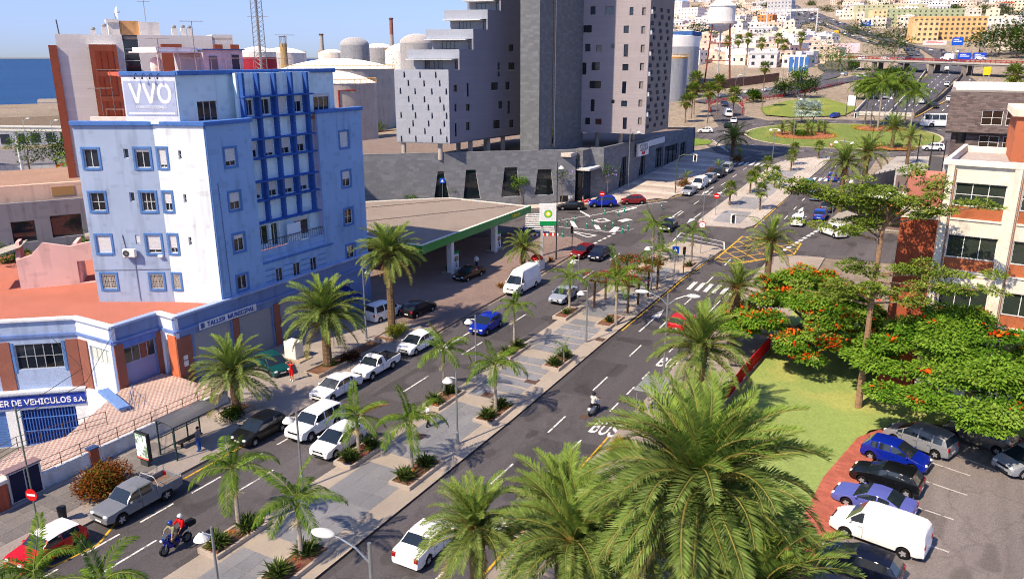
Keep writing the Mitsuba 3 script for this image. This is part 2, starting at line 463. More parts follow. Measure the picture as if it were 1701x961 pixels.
mark('white channelling lines of the junction islands', [*line_marks([[(-49.3,105.1),(-45.8,110.6),(-41.8,120.0),(-39,124)],[(-47.8,101.1),(-40.0,101.3),(-37.5,104.3)],[(-30.4,100.2),(-30.8,104.9),(-24.2,102.6),(-23.2,98.9)],
 [(-30.6,103),(-23.7,100.6)],[(-38.2,130),(-31.5,132.5)],[(-52,199),(-44,183)],[(-50,194),(-43,180)]], .16, WHITE),
 Polygon([(-46.6,109.6),(-46.0,108.4),(-49,111.4),(-49.5,112.3)]), Polygon([(-47.9,105.2),(-47.2,105.0),(-45.0,101.7),(-45.9,101.7)]), Polygon([(-43.8,104.4),(-42.9,104.3),(-41.5,102),(-42.3,102)]),
 Polygon([(-40.5,104.6),(-39.6,104.4),(-39.2,101.5),(-40.1,101.4)]), Polygon([(-44.5,99.4),(-44.3,99.0),(-41.6,97.4),(-41.0,98.8)]).exterior.buffer(.13),
 Polygon([(-43.9,113.3),(-43.2,113.3),(-41.8,117.5),(-42.2,118)]), Polygon([(-45.0,106.9),(-43.6,106.3),(-42.5,107.4),(-43.8,108.6)]).exterior.buffer(.2), Polygon([(-41.5,108),(-40.4,107.6),(-39.6,109.6),(-40.8,109.9)])], WHITE)

def arrow(x, y, L=6.0, up=True, w=.16):
 s = 1 if up else -1
 return unary_union([sbox(x - w / 2, min(y, y + s * L * .62), x + w / 2, max(y, y + s * L * .62)), Polygon([(x - .42, y + s * L * .60),(x + .42, y + s * L * .60),(x, y + s * L)])])
for x, y, up in ((-34.9,118.5, False),(-31.7,118.2, False),(-35.4,139, False),(-33.0,139, False),(-22.9,66.5, True),(-18.4,121, True),(-37.0,60, False),(-17.8,118, True)):
 scene[numbered('road__arrow')] = drape_to(MB(), arrow(x, y, 7.5, up), .008, WHITE).ply('m_marking')

def bus_text(x, y, w=1.9, L=2.2):
 """BUS painted on the lane, read by drivers heading along the avenue."""
 m = meshkit.text_mesh('BUS', 1.0, .004, bold=True)
 v = np.array(m.vertices)
 v[:, 0] *= w / np.ptp(v[:, 0])
 v[:, 1] *= L / np.ptp(v[:, 1])
 v = v - [v[:, 0].mean(), v[:, 1].min(),0] + [x, y, 0]
 v[:, 2] = zt(v[:, 1]) + .004 + v[:, 2]
 scene[numbered('road__lettering')] = MB().add(v, m.faces, WHITE).ply('m_marking')
for x, y in ((-18.2,32.5),(-18.15,46.0),(-17.8,59.4)):
 bus_text(x, y)
mark('white lane lines painted on the motorway', [g for p in ([(-13.2,262),(-9,345),(-5,400)],[(-11.4,262),(-6,345),(-2,395)],[(-3.5,262),(3.5,335),(5,380)],[(-22,262),(-21.5,400)],[(-19,262),(-18.5,400)])
 for g in line_marks([p], .2, WHITE, dash=(4,6))],(230,230,226), off=.37)
mark('white ring line of dashes round the roundabout', line_marks([list(Point(-24,216).buffer(28.5,48).exterior.coords)], .18, WHITE, dash=(1.6,4.5)), WHITE)
mark('yellow edge line beside the slip road', line_marks([[(-9.0,257),(-2,300),(1.5,335)]], .25, YEL), YEL, 'kerb_line', off=.37)

# pavements and medians: raised slabs with a kerb
CONC, TAN, SLAB = (166,158,150),(160,150,138),(128,130,134)
def raised(name, poly, h, col, mat, label, skirt=(120,114,106)):
 return struct(name, sheet(poly, h, col, mat, skirt), label)
median = Polygon([(-31.55,-5),(-24.7,-5),(-24.7,62),(-24.4,84),(-23.3,98.3),(-24.2,99.4),(-30.0,100.4),(-30.7,97.5)])
raised('median', median, .14, TAN, 'm_paving', 'paved median between the two carriageways', (70,66,64))
median2 = Polygon([(-30.6,111.9),(-29.0,109.9),(-23.4,110.6),(-22.5,113),(-22.2,125),(-20.9,175),(-21.6,181),(-23.6,180),(-29.5,172),(-30.6,165)])
raised('median', median2, .14, CONC, 'm_paving', 'second paved median running up to the roundabout', (110,104,98))
walk_left = Polygon([(-39.2,-5),(-39.2,47),(-39.6,56),(-40.4,58),(-45,58),(-50.5,58),(-50.5,37.6),(-44.9,37),(-44.7,14),(-44,-5)])
raised('sidewalk', walk_left, .14,(150,142,136), 'm_paving', 'grey pavement in front of the blue building')
fore = Polygon([(-39.6,56.05),(-39.8,88),(-40.1,93.8),(-43,96.4),(-46.1,96.0),(-51.3,93.1),(-76,77.5),(-66,61),(-50.5,58.05),(-40.4,58.05)])
raised('forecourt', fore, .10,(126,110,104), 'm_paving', 'reddish grey forecourt of the petrol station')
walk_pod = Polygon([(-84.5,84.5),(-62,104.6),(-50.3,116.2),(-45.8,119.4),(-42.6,122.8),(-38.6,130.3),(-38.5,163),(-39.5,172.5),(-46.5,177.5),(-50.3,178),(-50.3,123),(-52.4,117.4),(-58,112.3),(-86,87)])
raised('sidewalk', walk_pod, .14,(176,166,156), 'm_paving', 'pale pavement along the dark stone podium')
walk_right = Polygon([(-17.05,-5),(-17.4,47),(-17.2,97.6),(-14.3,99.6),(-11.2,99.9),(-11.2,66),(-11.9,52),(-12.2,40),(-9,20),(-9,-5)])
raised('sidewalk', walk_right, .14,(150,140,130), 'm_paving', 'pavement beside the bus lane, partly under palms')
walk_right2 = Polygon([(-13.9,116.3),(-12.8,128),(-12.3,150),(-9,186),(2,190),(2,118)])
raised('sidewalk', walk_right2, .14,(150,146,140), 'm_paving', 'pavement corner beyond the side street')

# paving slabs of the near median, each a piece
slab_col = [(124,126,131),(127,129,134),(121,123,128),(130,131,135)]
n_slab = 0
slab_rng = random.Random(3)
for j in range(34):
 if j % 7 == 0:
  continue
 for i in range(4):
  x0, y0 = -29.85 + i * .92,14.2 + j * 1.5
  if y0 > 64 or n_slab >= 290:
   continue
  mb = MB().box((x0 + .012, y0 + .012, .13),(x0 + .908, y0 + 1.488, .150 + slab_rng.random() * .004), slab_rng.choice(slab_col))
  if y0 > 45:
   mb.v = [v + [0,0, float(zt(y0 + .7))] for v in mb.v]
  scene[numbered('median__slab')] = mb.ply('m_paving')
  n_slab += 1
far = MB()
for j in range(34,50):
 if j % 7:
  x0, y0 = -29.6,14.2 + j * 1.5
  drape_to(far, sbox(x0, y0, x0 + 3.3, y0 + 1.47), .15, slab_col[j % 4])
for (a, b) in ((113,121),(123,132),(134,146),(149,160)):
 drape_to(far, sbox(-28.6, a, -24.6, b), .15,(132,132,136))
scene['median__far_slab'] = far.ply('m_paving')
labels['median__far_slab'] = {'kind': 'stuff'}
# slabs of the left pavement
for j in range(40):
 for i in range(3):
  y0 = 13.5 + j * 1.05
  x0 = -44.3 + i * 1.05
  if y0 < 30 and n_slab < 400:
   scene[numbered('sidewalk__slab')] = MB().box((x0 + .01, y0 + .01, .13),(x0 + 1.04, y0 + 1.04, .148 + slab_rng.random() * .004), slab_rng.choice([(120,116,114),(128,124,121),(112,109,108)])).ply('m_paving')
   n_slab += 1
drape = MB()
for j in range(0,24):
 y0 = 125 + j * 2
 for i in range(4):
  drape_to(drape, sbox(-49.6 + i * 2.6, y0,-47.1 + i * 2.6, y0 + 1.9), .152,[(168,156,148),(186,176,166),(160,148,140)][(i * 3 + j * 5) % 3])
scene['sidewalk_001__slab_band'] = drape.ply('m_paving')
labels['sidewalk_001__slab_band'] = {'kind': 'stuff'}

# roundabout island, lawns
GRASS = (96,128,50)
isl = Point(-24,216).buffer(23.3,48)
raised('roundabout_kerb', isl, .14,(170,160,140), 'm_paving', 'pale kerb round the grass of the roundabout')
struct('roundabout_lawn', sheet(Point(-24,216).buffer(22.7,48), .17,(98,112,62), 'm_lawn'), 'mown green lawn of the roundabout')
struct('roundabout_lawn', sheet(Polygon([(-57.5,200),(-51.0,196.3),(-50.2,190.2),(-53.4,186),(-60,188)]), .10,(92,116,54), 'm_lawn'), 'small green lawn behind the stone podium')
for lab, pts in (('grass verge with palms beyond the roundabout', [(-50,252),(-42,249),(-28,256),(-26,275),(-40,300),(-50,290),(-55,268)]),('grass slope below the overpass', [(-36,352),(-27,352),(-26,392),(-40,380)]),
    ('grass bank beside the slip road', [(-52,345),(-44,366),(-44,352),(-47,340)])):
 struct('grass_verge', sheet_on_hill([Polygon(pts)], .3,(104,116,60)).ply('m_lawn'), lab)
lawn_poly = Polygon([(-11.2,66),(-11.9,52.4),(-11.0,42),(-6,36),(-3.6,42),(-3.2,50),(-2.0,55),(1.2,58),(10,59),(10,80),(-11.2,80)])
struct('lawn', sheet(lawn_poly, .16,(138,156,90), 'm_lawn'), 'sunlit lawn beside the car park, drying in patches')
path_poly = Polygon([(-6,30),(-4.3,41.5),(-3.9,47),(-2.6,53.5),(-.9,56.2),(1.6,57.8),(2.2,56.6),(.3,55),(-1.2,52.2),(-2.0,46.5),(-2.4,41.5),(-3.6,30)])
struct('brick_path', sheet(path_poly, .19,(172,100,84), 'm_brickpath', (120,90,80)), 'curving red brick path between lawn and car park')
park_poly = Polygon([(-3.6,29),(-2.38,41.5),(-1.98,46.5),(-1.18,52.2),(.32,55),(2.2,56.7),(30,60),(40,29)])
struct('car_park', sheet(park_poly, .02,(124,117,115), 'm_asphalt'), 'worn grey asphalt of the car park')
for x, y, a in ((1.2,52.6,-.30),(1.0,49.9,-.26),(.3,46.6,-.22),(.1,43.0,-.2),(-.6,38.8,-.2),(2.9,54.3,-.4)):
 c = np.array([x, y]) + np.array([2.6,0])
 scene[numbered('car_park__marking')] = drape_to(MB(), shapely.affinity.rotate(sbox(x + .6, y - .06, x + 3.0, y + .06), math.degrees(a), origin=(x, y)), .03,(190,186,182)).ply('m_marking')
for k, (x, y, r) in enumerate(((-28.3,47.7, .45),(-25.2,62.6, .4),(-26.5,51.6, .5),(-37,41, .3),(-20.4,48, .3),(-29.0,39.6, .4))):
 struct('manhole_cover', MB().prism(sbox(x - r, y - r, x + r, y + r), float(zt(y)) + (.10 if x > -31.5 and x < -24 else .001), float(zt(y)) + (.158 if x > -31.5 and x < -24 else .010),(92,74,66)).ply('m_matte'), 'rusty square manhole cover ' + ('on the median' if -31.5 < x < -24 else 'in the carriageway'))
# ---------------------------------------------------------------- wall and window builders
def wall_mesh(mb, M, poly, holes, col, thick=.22, reveal=None):
 """A wall face in the frame M (x along, z up, outside is -y) with real openings and their reveals."""
 P = Polygon(poly) if not hasattr(poly, 'geom_type') else poly
 if holes:
  P = P.difference(unary_union([h if hasattr(h, 'geom_type') else sbox(h[0], h[2], h[1], h[3]) for h in holes]))
 M = np.asarray(M)
 tr = lambda v: np.asarray(v, float) @ M[:3, :3].T + M[:3,3]
 for g in getattr(P, 'geoms', [P]):
  if g.area < 1e-4:
   continue
  v2, f2 = trimesh.creation.triangulate_polygon(g, engine='earcut')
  mb.add(tr(np.c_[v2[:, 0], np.zeros(len(v2)), v2[:, 1]]), ccw(v2, f2), col)
  for ring in [g.exterior, *g.interiors]:
   c = np.array(ring.coords)
   for a, b in zip(c[:-1], c[1:]):
    mb.add(tr([[a[0],0, a[1]],[b[0],0, b[1]],[b[0], thick, b[1]],[a[0], thick, a[1]]]),[[0,1,2,3]], reveal or col)
 return mb

GLASS = [(26,31,38),(34,40,48),(20,24,30),(44,52,62)]
win_rng = random.Random(11)

def window(parent, M, x0, x1, z0, z1, frame_col=(205,208,212), surround=None, shutter=0.0, shutter_col=(206,208,212), nx=2, nz=0, depth=.14, bars=False, glass=None, sill=None, label=None, fw=.05):
 """frame (the window itself) with sub-parts surround, pane (each), shutter, sill, grille."""
 w = part(parent, 'window', MB().box((x0, depth - .03, z0),(x0 + fw, depth + .03, z1), frame_col, M).box((x1 - fw, depth - .03, z0),(x1, depth + .03, z1), frame_col, M)
   .box((x0 + fw, depth - .03, z1 - fw),(x1 - fw, depth + .03, z1), frame_col, M).box((x0 + fw, depth - .03, z0),(x1 - fw, depth + .03, z0 + fw), frame_col, M).ply('m_plain'), label=label)
 xs = np.linspace(x0 + fw, x1 - fw, nx + 1)
 zs = np.linspace(z0 + fw, z1 - fw, nz + 2)
 for i in range(nx):
  for k in range(nz + 1):
   g = glass or win_rng.choice(GLASS)
   part(w, 'pane', MB().box((xs[i], depth + .012, zs[k]),(xs[i + 1], depth + .022, zs[k + 1]), g, M).ply('m_glass'))
 mb = MB()
 for x in xs[1:-1]:
  mb.box((x - .025, depth - .028, z0 + fw),(x + .025, depth + .01, z1 - fw), frame_col, M)
 for z in zs[1:-1]:
  mb.box((x0 + fw, depth - .024, z - .02),(x1 - fw, depth + .008, z + .02), frame_col, M)
 if mb.n:
  part(w, 'mullion', mb.ply('m_plain'))
 if shutter > 0:
  zb = z1 - (z1 - z0) * shutter
  mb = MB()
  n = max(2, int((z1 - zb) / .11))
  h = (z1 - zb) / n
  for k in range(n):
   mb.box((x0 + .03, depth - .075, zb + k * h + .006),(x1 - .03, depth - .045, zb + (k + 1) * h), shutter_col, M)
  mb.box((x0 + .03, depth - .05, zb),(x1 - .03, depth - .035, z1), tuple(int(c * .8) for c in shutter_col), M)
  part(w, 'shutter', mb.ply('m_plain'))
 if surround:
  s = .19
  mb = MB()
  for lo, hi in (((x0 - s, -.06, z0 - s),(x0, .02, z1 + s)),((x1,-.06, z0 - s),(x1 + s, .02, z1 + s)),((x0,-.06, z1),(x1, .02, z1 + s)),((x0,-.08, z0 - s),(x1, .02, z0))):
   mb.box(lo, hi, surround, M, bevel=.012)
  part(w, 'surround', mb.ply('m_plaster'))
 if sill:
  part(w, 'sill', MB().box((x0 - .06,-.07, z0 - .06),(x1 + .06, depth, z0 - .002), sill, M).ply('m_plaster'))
 if bars:
  mb = MB()
  for x in np.linspace(x0 + .04, x1 - .04,9):
   mb.box((x - .012, .0, z0),(x + .012, .024, z1),(190,188,180), M)
  for z in np.linspace(z0 + .1, z1 - .1,6):
   mb.box((x0,-.012, z - .012),(x1, .012, z + .012),(190,188,180), M)
  part(w, 'grille', mb.ply('m_plain'))
 return w

def flat_roof(mb, pts, z, col):
 return mb.prism(Polygon(pts), z - .25, z, col)

# ---------------------------------------------------------------- the blue corner building
VL, VB, VS, VT, VU, VG = (156,174,202),(222,231,238),(138,172,216),(88,126,184),(204,230,242),(58,94,164)
blue = thing('blue_corner_building', 'tall blue and white corner building with dark blue window grid, largest on the left', 'building', kind='thing')
E1, E2, E3 = (-59.94,37.91),(-54.43,40.93),(-50.5,42.4)
M1, M2, M3 = frame(E1, E2), frame(E2, E3), frame(E3,(-50.5,61.3))
L1, L2 = math.dist(E1, E2), math.dist(E2, E3)
rows = (16.6,13.15,9.68)
h1 = []
for z in rows:
 h1 += [(.55,1.70, z + .12, z + 1.55),(3.72,4.10, z + .85, z + 1.6),(4.62,5.74, z + .1, z + 1.58)]
h1 += [(.52,1.66,6.75,8.0),(4.52,5.55,6.75,8.0)]
part(blue, 'wall', wall_mesh(MB(), M1,[(0,5.6),(L1,5.6),(L1,20.1),(0,20.1)], h1, VL).ply('m_plaster'), label='pale blue grey side wall')
h2 = []
for z in rows:
 h2 += [(.18, .84, z + .12, z + 1.6),(1.86,2.12, z + .8, z + 1.5)]
h2 += [(.12, .72,6.75,8.0)]
part(blue, 'wall', wall_mesh(MB(), M2,[(0,5.6),(L2,5.6),(L2,20.1),(0,20.1)], h2, VB).ply('m_plaster'), label='sunlit white wall of the corner')
for i, z in enumerate(rows):
 sh = ((0, .15),(0,0),(1.0, .82))[i]
 window(blue, M1, .55,1.70, z + .12, z + 1.55, surround=VT, shutter=sh[0], nx=2, nz=(0,1,0)[i])
 window(blue, M1,3.72,4.10, z + .85, z + 1.6, frame_col=(200,206,216), nx=1, shutter=.9 if i == 2 else 0)
 window(blue, M1,4.62,5.74, z + .1, z + 1.58, surround=VT, shutter=sh[1], nx=3 if i == 1 else 2, nz=1 if i == 1 else 0)
 window(blue, M2, .18, .84, z + .12, z + 1.6, surround=VT, shutter=(.85, .6, .72)[i], nx=2)
 window(blue, M2,1.86,2.12, z + .8, z + 1.5, nx=1, nz=1)
window(blue, M1, .52,1.66,6.75,8.0, surround=VT, bars=True, glass=(120,112,104))
window(blue, M1,4.52,5.55,6.75,8.0, surround=VT, bars=True, glass=(120,112,104))
window(blue, M2, .12, .72,6.75,8.0, surround=VT, bars=True, glass=(140,132,124), nx=1)
# street side: two wings, recessed bays between
hw = [(1.82,2.92, z + .1, z + 1.5) for z in (16.55,13.0,9.5)] + [(1.78,2.85,6.3,7.5)]
part(blue, 'wall', wall_mesh(MB(), M3,[(0,5.6),(4.75,5.6),(4.75,20.1),(0,20.1)], hw, VS).ply('m_plaster'), label='mid blue street wing')
for h, s in zip(hw, (.72, .55, .25,0)):
 window(blue, M3, *h, surround=VT, shutter=s, nx=2)
hr = [(15.62,16.80, z + .1, z + 1.55) for z in (16.75,13.0,9.3,5.7)]
part(blue, 'wall', wall_mesh(MB(), M3,[(12.75,4.0),(18.9,4.0),(18.9,20.3),(12.75,20.3)], hr, VS).ply('m_plaster'), label='mid blue far wing')
for h, s in zip(hr, (.98, .5,0,0)):
 window(blue, M3, *h, surround=VT, shutter=s, nx=2, nz=1 if s == 0 else 0)
MC = frame((-51.3,42.4),(-51.3,61.3))                              # recessed plane of the grid
hg = []
bays = [(5.0,6.3),(6.55,8.2),(8.45,10.15),(10.4,12.05)]
for zb in (20.45,16.95,13.45):
 hg += [(a + .25, b - .25, zb - .05, zb + 1.25) for a, b in bays]
hg += [(5.1,6.5,9.3,11.0),(6.8,7.7,9.0,11.0),(9.6,11.6,9.3,11.0)]
part(blue, 'wall', wall_mesh(MB(), MC, [(4.4,8.9),(13.0,8.9),(13.0,23.85),(4.4,23.85)], hg, VU, thick=.3).ply('m_plaster'), label='recessed white bays of the street side')
for k, h in enumerate(hg):
 window(blue, MC, *h, shutter=(0,0, .95, .3, .5, .8, .6, .5, .75, .6, .7, .7,0,0, .2)[k], nx=2, depth=.2)
for y in (4.75,6.42,8.32,10.27,12.2):
 part(blue, 'pillar', MB().box((y - .13,-.46,11.2),(y + .13,-.003,23.85), VG, MC, bevel=.02).ply('m_plaster'))
for z in (21.95,20.25,18.45,16.85,14.9,13.28,11.35):
 part(blue, 'ledge', MB().box((4.55,-.62, z - .07),(12.75,-.003, z + .07), VG, MC, bevel=.02).ply('m_plaster'))
bz = [(z0, z1) for z0, z1 in ((20.3,21.85),(16.92,18.35),(13.35,14.8))]
for (a, b) in bays:
 for z0, z1 in bz:
  parts(blue, 'panel', MB().box((a - .02,-.06, z0 + .05),(a + .22,-.004, z1), VG, MC).box((b - .22,-.06, z0 + .05),(b + .02,-.004, z1), VG, MC), 'm_plaster')
# balcony and the lower storey
part(blue, 'balcony', MB().box((4.75,-.75,8.0),(13.6, .3,8.35), VS, MC, bevel=.03).box((4.75,-.62,8.35),(13.6,-.5,9.0), VS, MC).box((4.75,-.9,7.86),(13.7,-.4,8.02), VT, MC).ply('m_plaster'))
mb = MB()
for y in np.arange(4.9,13.5, .28):
 mb.box((y, -.58,9.0),(y + .03,-.55,9.75),(60,66,84), MC)
mb.box((4.8,-.6,9.73),(13.5,-.53,9.79),(60,66,84), MC)
part(blue, 'balcony_railing', mb.ply('m_plain'))
part(blue, 'screen', MB().box((8.2,-.5,9.0),(9.9,-.44,10.75),(196,214,232), MC).ply('m_plain'), label='white screen panel standing on the balcony')
hl = [(6.15,7.0,5.6,7.15),(8.3,9.2,5.6,7.15),(10.5,11.4,5.6,7.15),(12.65,13.6,5.75,7.2)]
part(blue, 'wall', wall_mesh(MB(), M3,[(4.75,5.6),(12.75,5.6),(12.75,7.9),(4.75,7.9)], hl[:3], VS).ply('m_plaster'))
for h in hl[:3]:
 window(blue, M3, *h, surround=None, nx=2, frame_col=(170,182,205))
mb = MB()
for z in (5.75,6.25,6.75,7.25):
 for a, b in ((4.9,6.1),(7.05,8.25),(9.25,10.45),(11.45,12.6)):
  mb.box((a, -.05, z - .03),(b, -.002, z + .03), VT, M3)
part(blue, 'wall_trim', mb.ply('m_plaster'))
part(blue, 'side_wall', MB().box((-59.5,61.0,3),(-50.55,61.29,20.28), VS).ply('m_plaster'))
# roofs, cornices and the set-back top with its sign
mb = MB()
flat_roof(mb, [(-59.9,38.0), E2,(-50.6,42.5),(-50.6,47.1),(-51.6,47.1),(-51.6,55.2),(-50.6,55.2),(-50.6,61.2),(-62,61.2),(-62,42)],19.95,(172,124,104))
part(blue, 'roof', mb.ply('m_plaster'))
mb = MB()
for A, B, z, o in ((E1, E2,20.1, .22),(E2, E3,20.1, .18),(E3,(-50.5,47.15),20.1, .22),((-50.5,55.15),(-50.5,61.3),20.3, .22)):
 MM = frame(A, B)
 mb.box((-.12,-o, z - .12),(math.dist(A, B) + .12, .3, z + .22),(80,118,186), MM, bevel=.03)
parts(blue, 'cornice', mb, 'm_plaster')
U1, U2 = (-56.1,39.95),(-52.15,41.7)
MU = frame(U1, U2)
LU = math.dist(U1, U2)
part(blue, 'top_storey', wall_mesh(wall_mesh(MB(), MU, [(0,20.1),(LU, 20.1),(LU, 23.85),(0,23.85)],[],(216,224,240)), frame(U2,(-52.15,59.5)),[(0,20.1),(17.8,20.1),(17.8,23.85),(0,23.85)],
 [(1.75,3.75,20.2,21.75),(14.9,17.1,20.3,21.85)], VU).box((-60.5,59.25,20),(-52.17,59.5,23.8), VU).ply('m_plaster'), label='white set-back top storey')
MT = frame(U2,(-52.15,59.5))
window(blue, MT, 1.75,3.75,20.2,21.75, nx=3)
window(blue, MT, 14.9,17.1,20.3,21.85, nx=3, shutter=.2)
mb = MB()
flat_roof(mb, [U1, U2,(-52.2,59.4),(-62,59.4),(-62,43)],23.9,(176,92,74))
part(blue, 'roof', mb.ply('m_plaster'), label='brick red top roof')
mb = MB()
mb.box((-.1,-.1,23.72),(LU + .1, .25,24.05),(80,118,186), MU, bevel=.03).box((0,-.28,23.74),(17.9, .25,24.1),(80,118,186), MT, bevel=.03)
parts(blue, 'cornice', mb, 'm_plaster')
sgn = part(blue, 'painted_sign', MB().box((.12,-.035,20.75),(LU - .12,-.003,23.35),(172,184,216), MU).box((.3,-.05,20.86),(LU - .3,-.036,20.98),(240,242,246), MU).ply('m_plaster'), label='painted sign with large white letters')
def letters(parent, M, text, x, z, h, col, w=None, name='lettering', bold=True, depth=.03, out=.04, mat='m_plain'):
 m = meshkit.text_mesh(text, h, depth, bold=bold)
 v = np.array(m.vertices)
 if w:
  v[:, 0] *= w / np.ptp(v[:, 0])
 v = np.c_[v[:, 0] + x, -out - v[:, 2], v[:, 1] + z]
 return part(parent, name, MB().add(v @ np.asarray(M)[:3, :3].T + np.asarray(M)[:3,3], m.faces, col).ply(mat))
letters(sgn, MU, 'VVO', .5,21.72,1.4,(250,250,252), w=LU - 1.0, depth=.012)
letters(sgn, MU, 'CONSTRUCCIONES', .95,21.28, .2,(236,240,246), w=LU - 1.9)
for x in (1.3,1.9,2.5,3.1):
 part(blue, 'lamp', MB().tube([(x, -.1,23.9),(x, -.32,23.78),(x, -.36,23.6)], .025,(40,44,54),6).add(*facet(*(lambda m: (m.vertices * .08 + [x, -.36,23.55], m.faces))(trimesh.creation.icosphere(1))),(40,44,54)).ply('m_plain', to_world=T4(MU.tolist())))
# roof hut, aerials, air conditioner
hut = part(blue, 'roof_hut', MB().box((-62,49.7,23.9),(-58.2,54.2,25.7),(200,206,216)).box((-62.2,49.5,25.7),(-58.0,54.4,25.8), VT).box((-62,45.2,25.45),(-58.4,49.6,25.55),(226,228,230)).box((-61.6,45.3,25.55),(-58.6,49.5,25.9),(236,236,236)).ply('m_plaster'), label='small white roof hut with a canopy')
parts(hut, 'door', MB().box((-58.19,52.9,23.95),(-58.14,53.7,25.3),(60,66,86)).box((-58.19,50.3,24.0),(-58.14,51.2,25.2),(110,114,126)), 'm_plain')
parts(hut, 'post', MB().box((-58.6,45.3,23.9),(-58.5,45.4,25.45),(190,190,186)).box((-58.6,47.3,23.9),(-58.5,47.4,25.45),(190,190,186)), 'm_plain')
part(hut, 'water_tank', MB().lathe([(0,0),(.45,0),(.5, .3),(.5, .9),(.3,1.15),(0,1.2)],(216,218,214),14,(-60.2,46.4,23.9)).ply('m_plain'))
def aerial(x, y, z, h, arms=5):
 mb = MB().tube([(x, y, z),(x, y, z + h)], .03,(120,116,112),5)
 d = np.array([.75, .66,0])
 mb.tube([np.array([x, y, z + h]) - d * .9, np.array([x, y, z + h]) + d * .9], .02,(140,138,136),4)
 for k in range(arms):
  c = np.array([x, y, z + h]) + d * (-.8 + 1.6 * k / (arms - 1))
  mb.tube([c - [.33,-.37,0], c + [.33,-.37,0]], .012,(150,148,146),4)
 return part(blue, 'aerial', mb.ply('m_plain'))
for a in ((-58.6,39.8,19.95,2.8),(-58.0,40.4,19.95,4.2),(-56.6,44,23.9,2.6),(-55.4,46.5,23.9,4.0),(-54.6,53.0,23.9,4.6),(-56.0,57.5,23.9,3.2)):
 aerial(*a)
mb = MB()
for x0, y0, x1, y1 in ((-60.0,41.0,-57.4,42.2),(-53.0,43.0,-53.0,55)):
 n = max(2, int(math.dist((x0, y0),(x1, y1)) / 1.5))
 zr = 19.95 if x0 < -57 else 23.9
 for k in range(n + 1):
  p = (x0 + (x1 - x0) * k / n, y0 + (y1 - y0) * k / n)
  mb.tube([(*p, zr),(*p, zr + 1.1)], .022,(170,150,140),4)
 mb.tube([(x0, y0, zr + 1.1),(x1, y1, zr + 1.1)], .02,(170,150,140),4)
part(blue, 'roof_railing', mb.ply('m_plain'))
part(blue, 'parapet', wall_mesh(MB(), frame((-59.5,39.2),(-54.9,41.7)),[(0,19.9),(5.2,19.9),(5.2,20.6),(0,20.6)],[],(232,222,212)).ply('m_plaster'))
ac = part(blue, 'air_conditioner', MB().box((2.75,-.52,9.55),(3.75,-.14,10.2),(226,226,222), M1, bevel=.03).ply('m_plain'))
part(ac, 'fan', MB().lathe([(.05,0),(.24,0),(.26, .02),(.2, .03),(.05, .02)],(70,74,78),16, M=np.asarray(M1) @ np.array([[1,0,0,3.05],[0,0,-1,-.525],[0,1,0,9.87],[0,0,0,1]])).ply('m_plain'))
parts(ac, 'bracket', MB().box((2.85,-.5,9.45),(2.9,0,9.54),(150,150,150), M1).box((3.6,-.5,9.45),(3.65,0,9.54),(150,150,150), M1), 'm_plain')
part(blue, 'air_conditioner', MB().box((5.45,-.26,9.45),(5.85,-.02,9.66),(226,226,222), M1, bevel=.02).ply('m_plain'))
part(blue, 'pipe', MB().tube([(3.45,-.06,5.8),(3.42,-.06,9.5)], .03,(140,150,176),5).tube([(2.85,-.05,10.2),(2.72,-.05,11.3)], .025,(60,62,70),5).tube([(0,-.05,8.35),(L1,-.05,8.45)], .02,(120,124,136),5).ply('m_plain', to_world=T4(M1.tolist())))
part(blue, 'pipe', MB().tube([(.12,-.06,5.9),(.12,-.06,20)], .05, VT, 6).tube([(1.0,-.05,5.9),(.8,-.05,15.5)], .02,(70,90,140),5).ply('m_plain', to_world=T4(M3.tolist())))

# ground floor of the blue building and the workshop wing that zigzags to the left
shop = thing('workshop_building', 'low blue workshop with zigzag front and brick piers under an orange roof terrace', 'building')
ZR = 5.9
Zp = [(-68.5,24.0),(-61,30.6),(-57,33.85),(-52.55,33.75),(-52.5,37.75),(-50.4,37.6),(-50.4,61.3)]
BR, SB, LB = (140,92,80),(110,132,178),(156,174,206)
wallcols = [LB, LB, (214,222,236), SB, (220,226,238), SB]
def seg_wall(i, holes, z0=0.1):
 A, B = Zp[i], Zp[i + 1]
 M = frame(A, B)
 L = math.dist(A, B)
 part(shop, 'wall', wall_mesh(MB(), M, [(0, z0),(L, z0),(L, ZR),(0, ZR)], holes, wallcols[i], .3).ply('m_plaster'))
 parts(shop, 'cornice', MB().box((-.1,-.22, ZR - .12),(L + .12, .35, ZR + .08),(210,214,222) if i in (0,1,2,4) else (150,168,206), M, bevel=.03)
  .box((-.05,-.14,4.55),(L + .05, .0,4.75),(110,134,190), M), 'm_plaster')
 return M, L
M, L = seg_wall(0,[(1.0,4.3,2.0,3.9),(5.6,9.2,2.0,3.9)])
for h in ((1.0,4.3,2.0,3.9),(5.6,9.2,2.0,3.9)):
 window(shop, M, *h, nx=4, nz=1, frame_col=(170,172,176))
M, L = seg_wall(1,[(.55,3.9,1.9,3.95)])
window(shop, M, .55,3.9,1.9,3.95, nx=5, nz=1, frame_col=(160,164,170), label='workshop window of ten panes')
parts(shop, 'pier', MB().box((-.75,-.1, .1),(.28, .0,4.2), BR, M).box((4.25,-.1, .1),(5.1, .0,4.2), BR, M), 'm_matte')
parts(shop, 'trim', MB().box((.3,-.06,1.7),(.5, .0,4.1), VT, M).box((3.95,-.06,1.7),(4.15,0,4.1), VT, M), 'm_plaster')
M, L = seg_wall(2,[(1.4,3.9, .4,3.9)])
part(shop, 'door', MB().box((1.4, .12, .4),(3.9, .2,2.7),(214,222,236), M).ply('m_plain'), label='white metal door beside the brick pier')
window(shop, M, 1.4,3.9,2.72,3.9, nx=4, frame_col=(190,198,196), glass=(196,204,196))
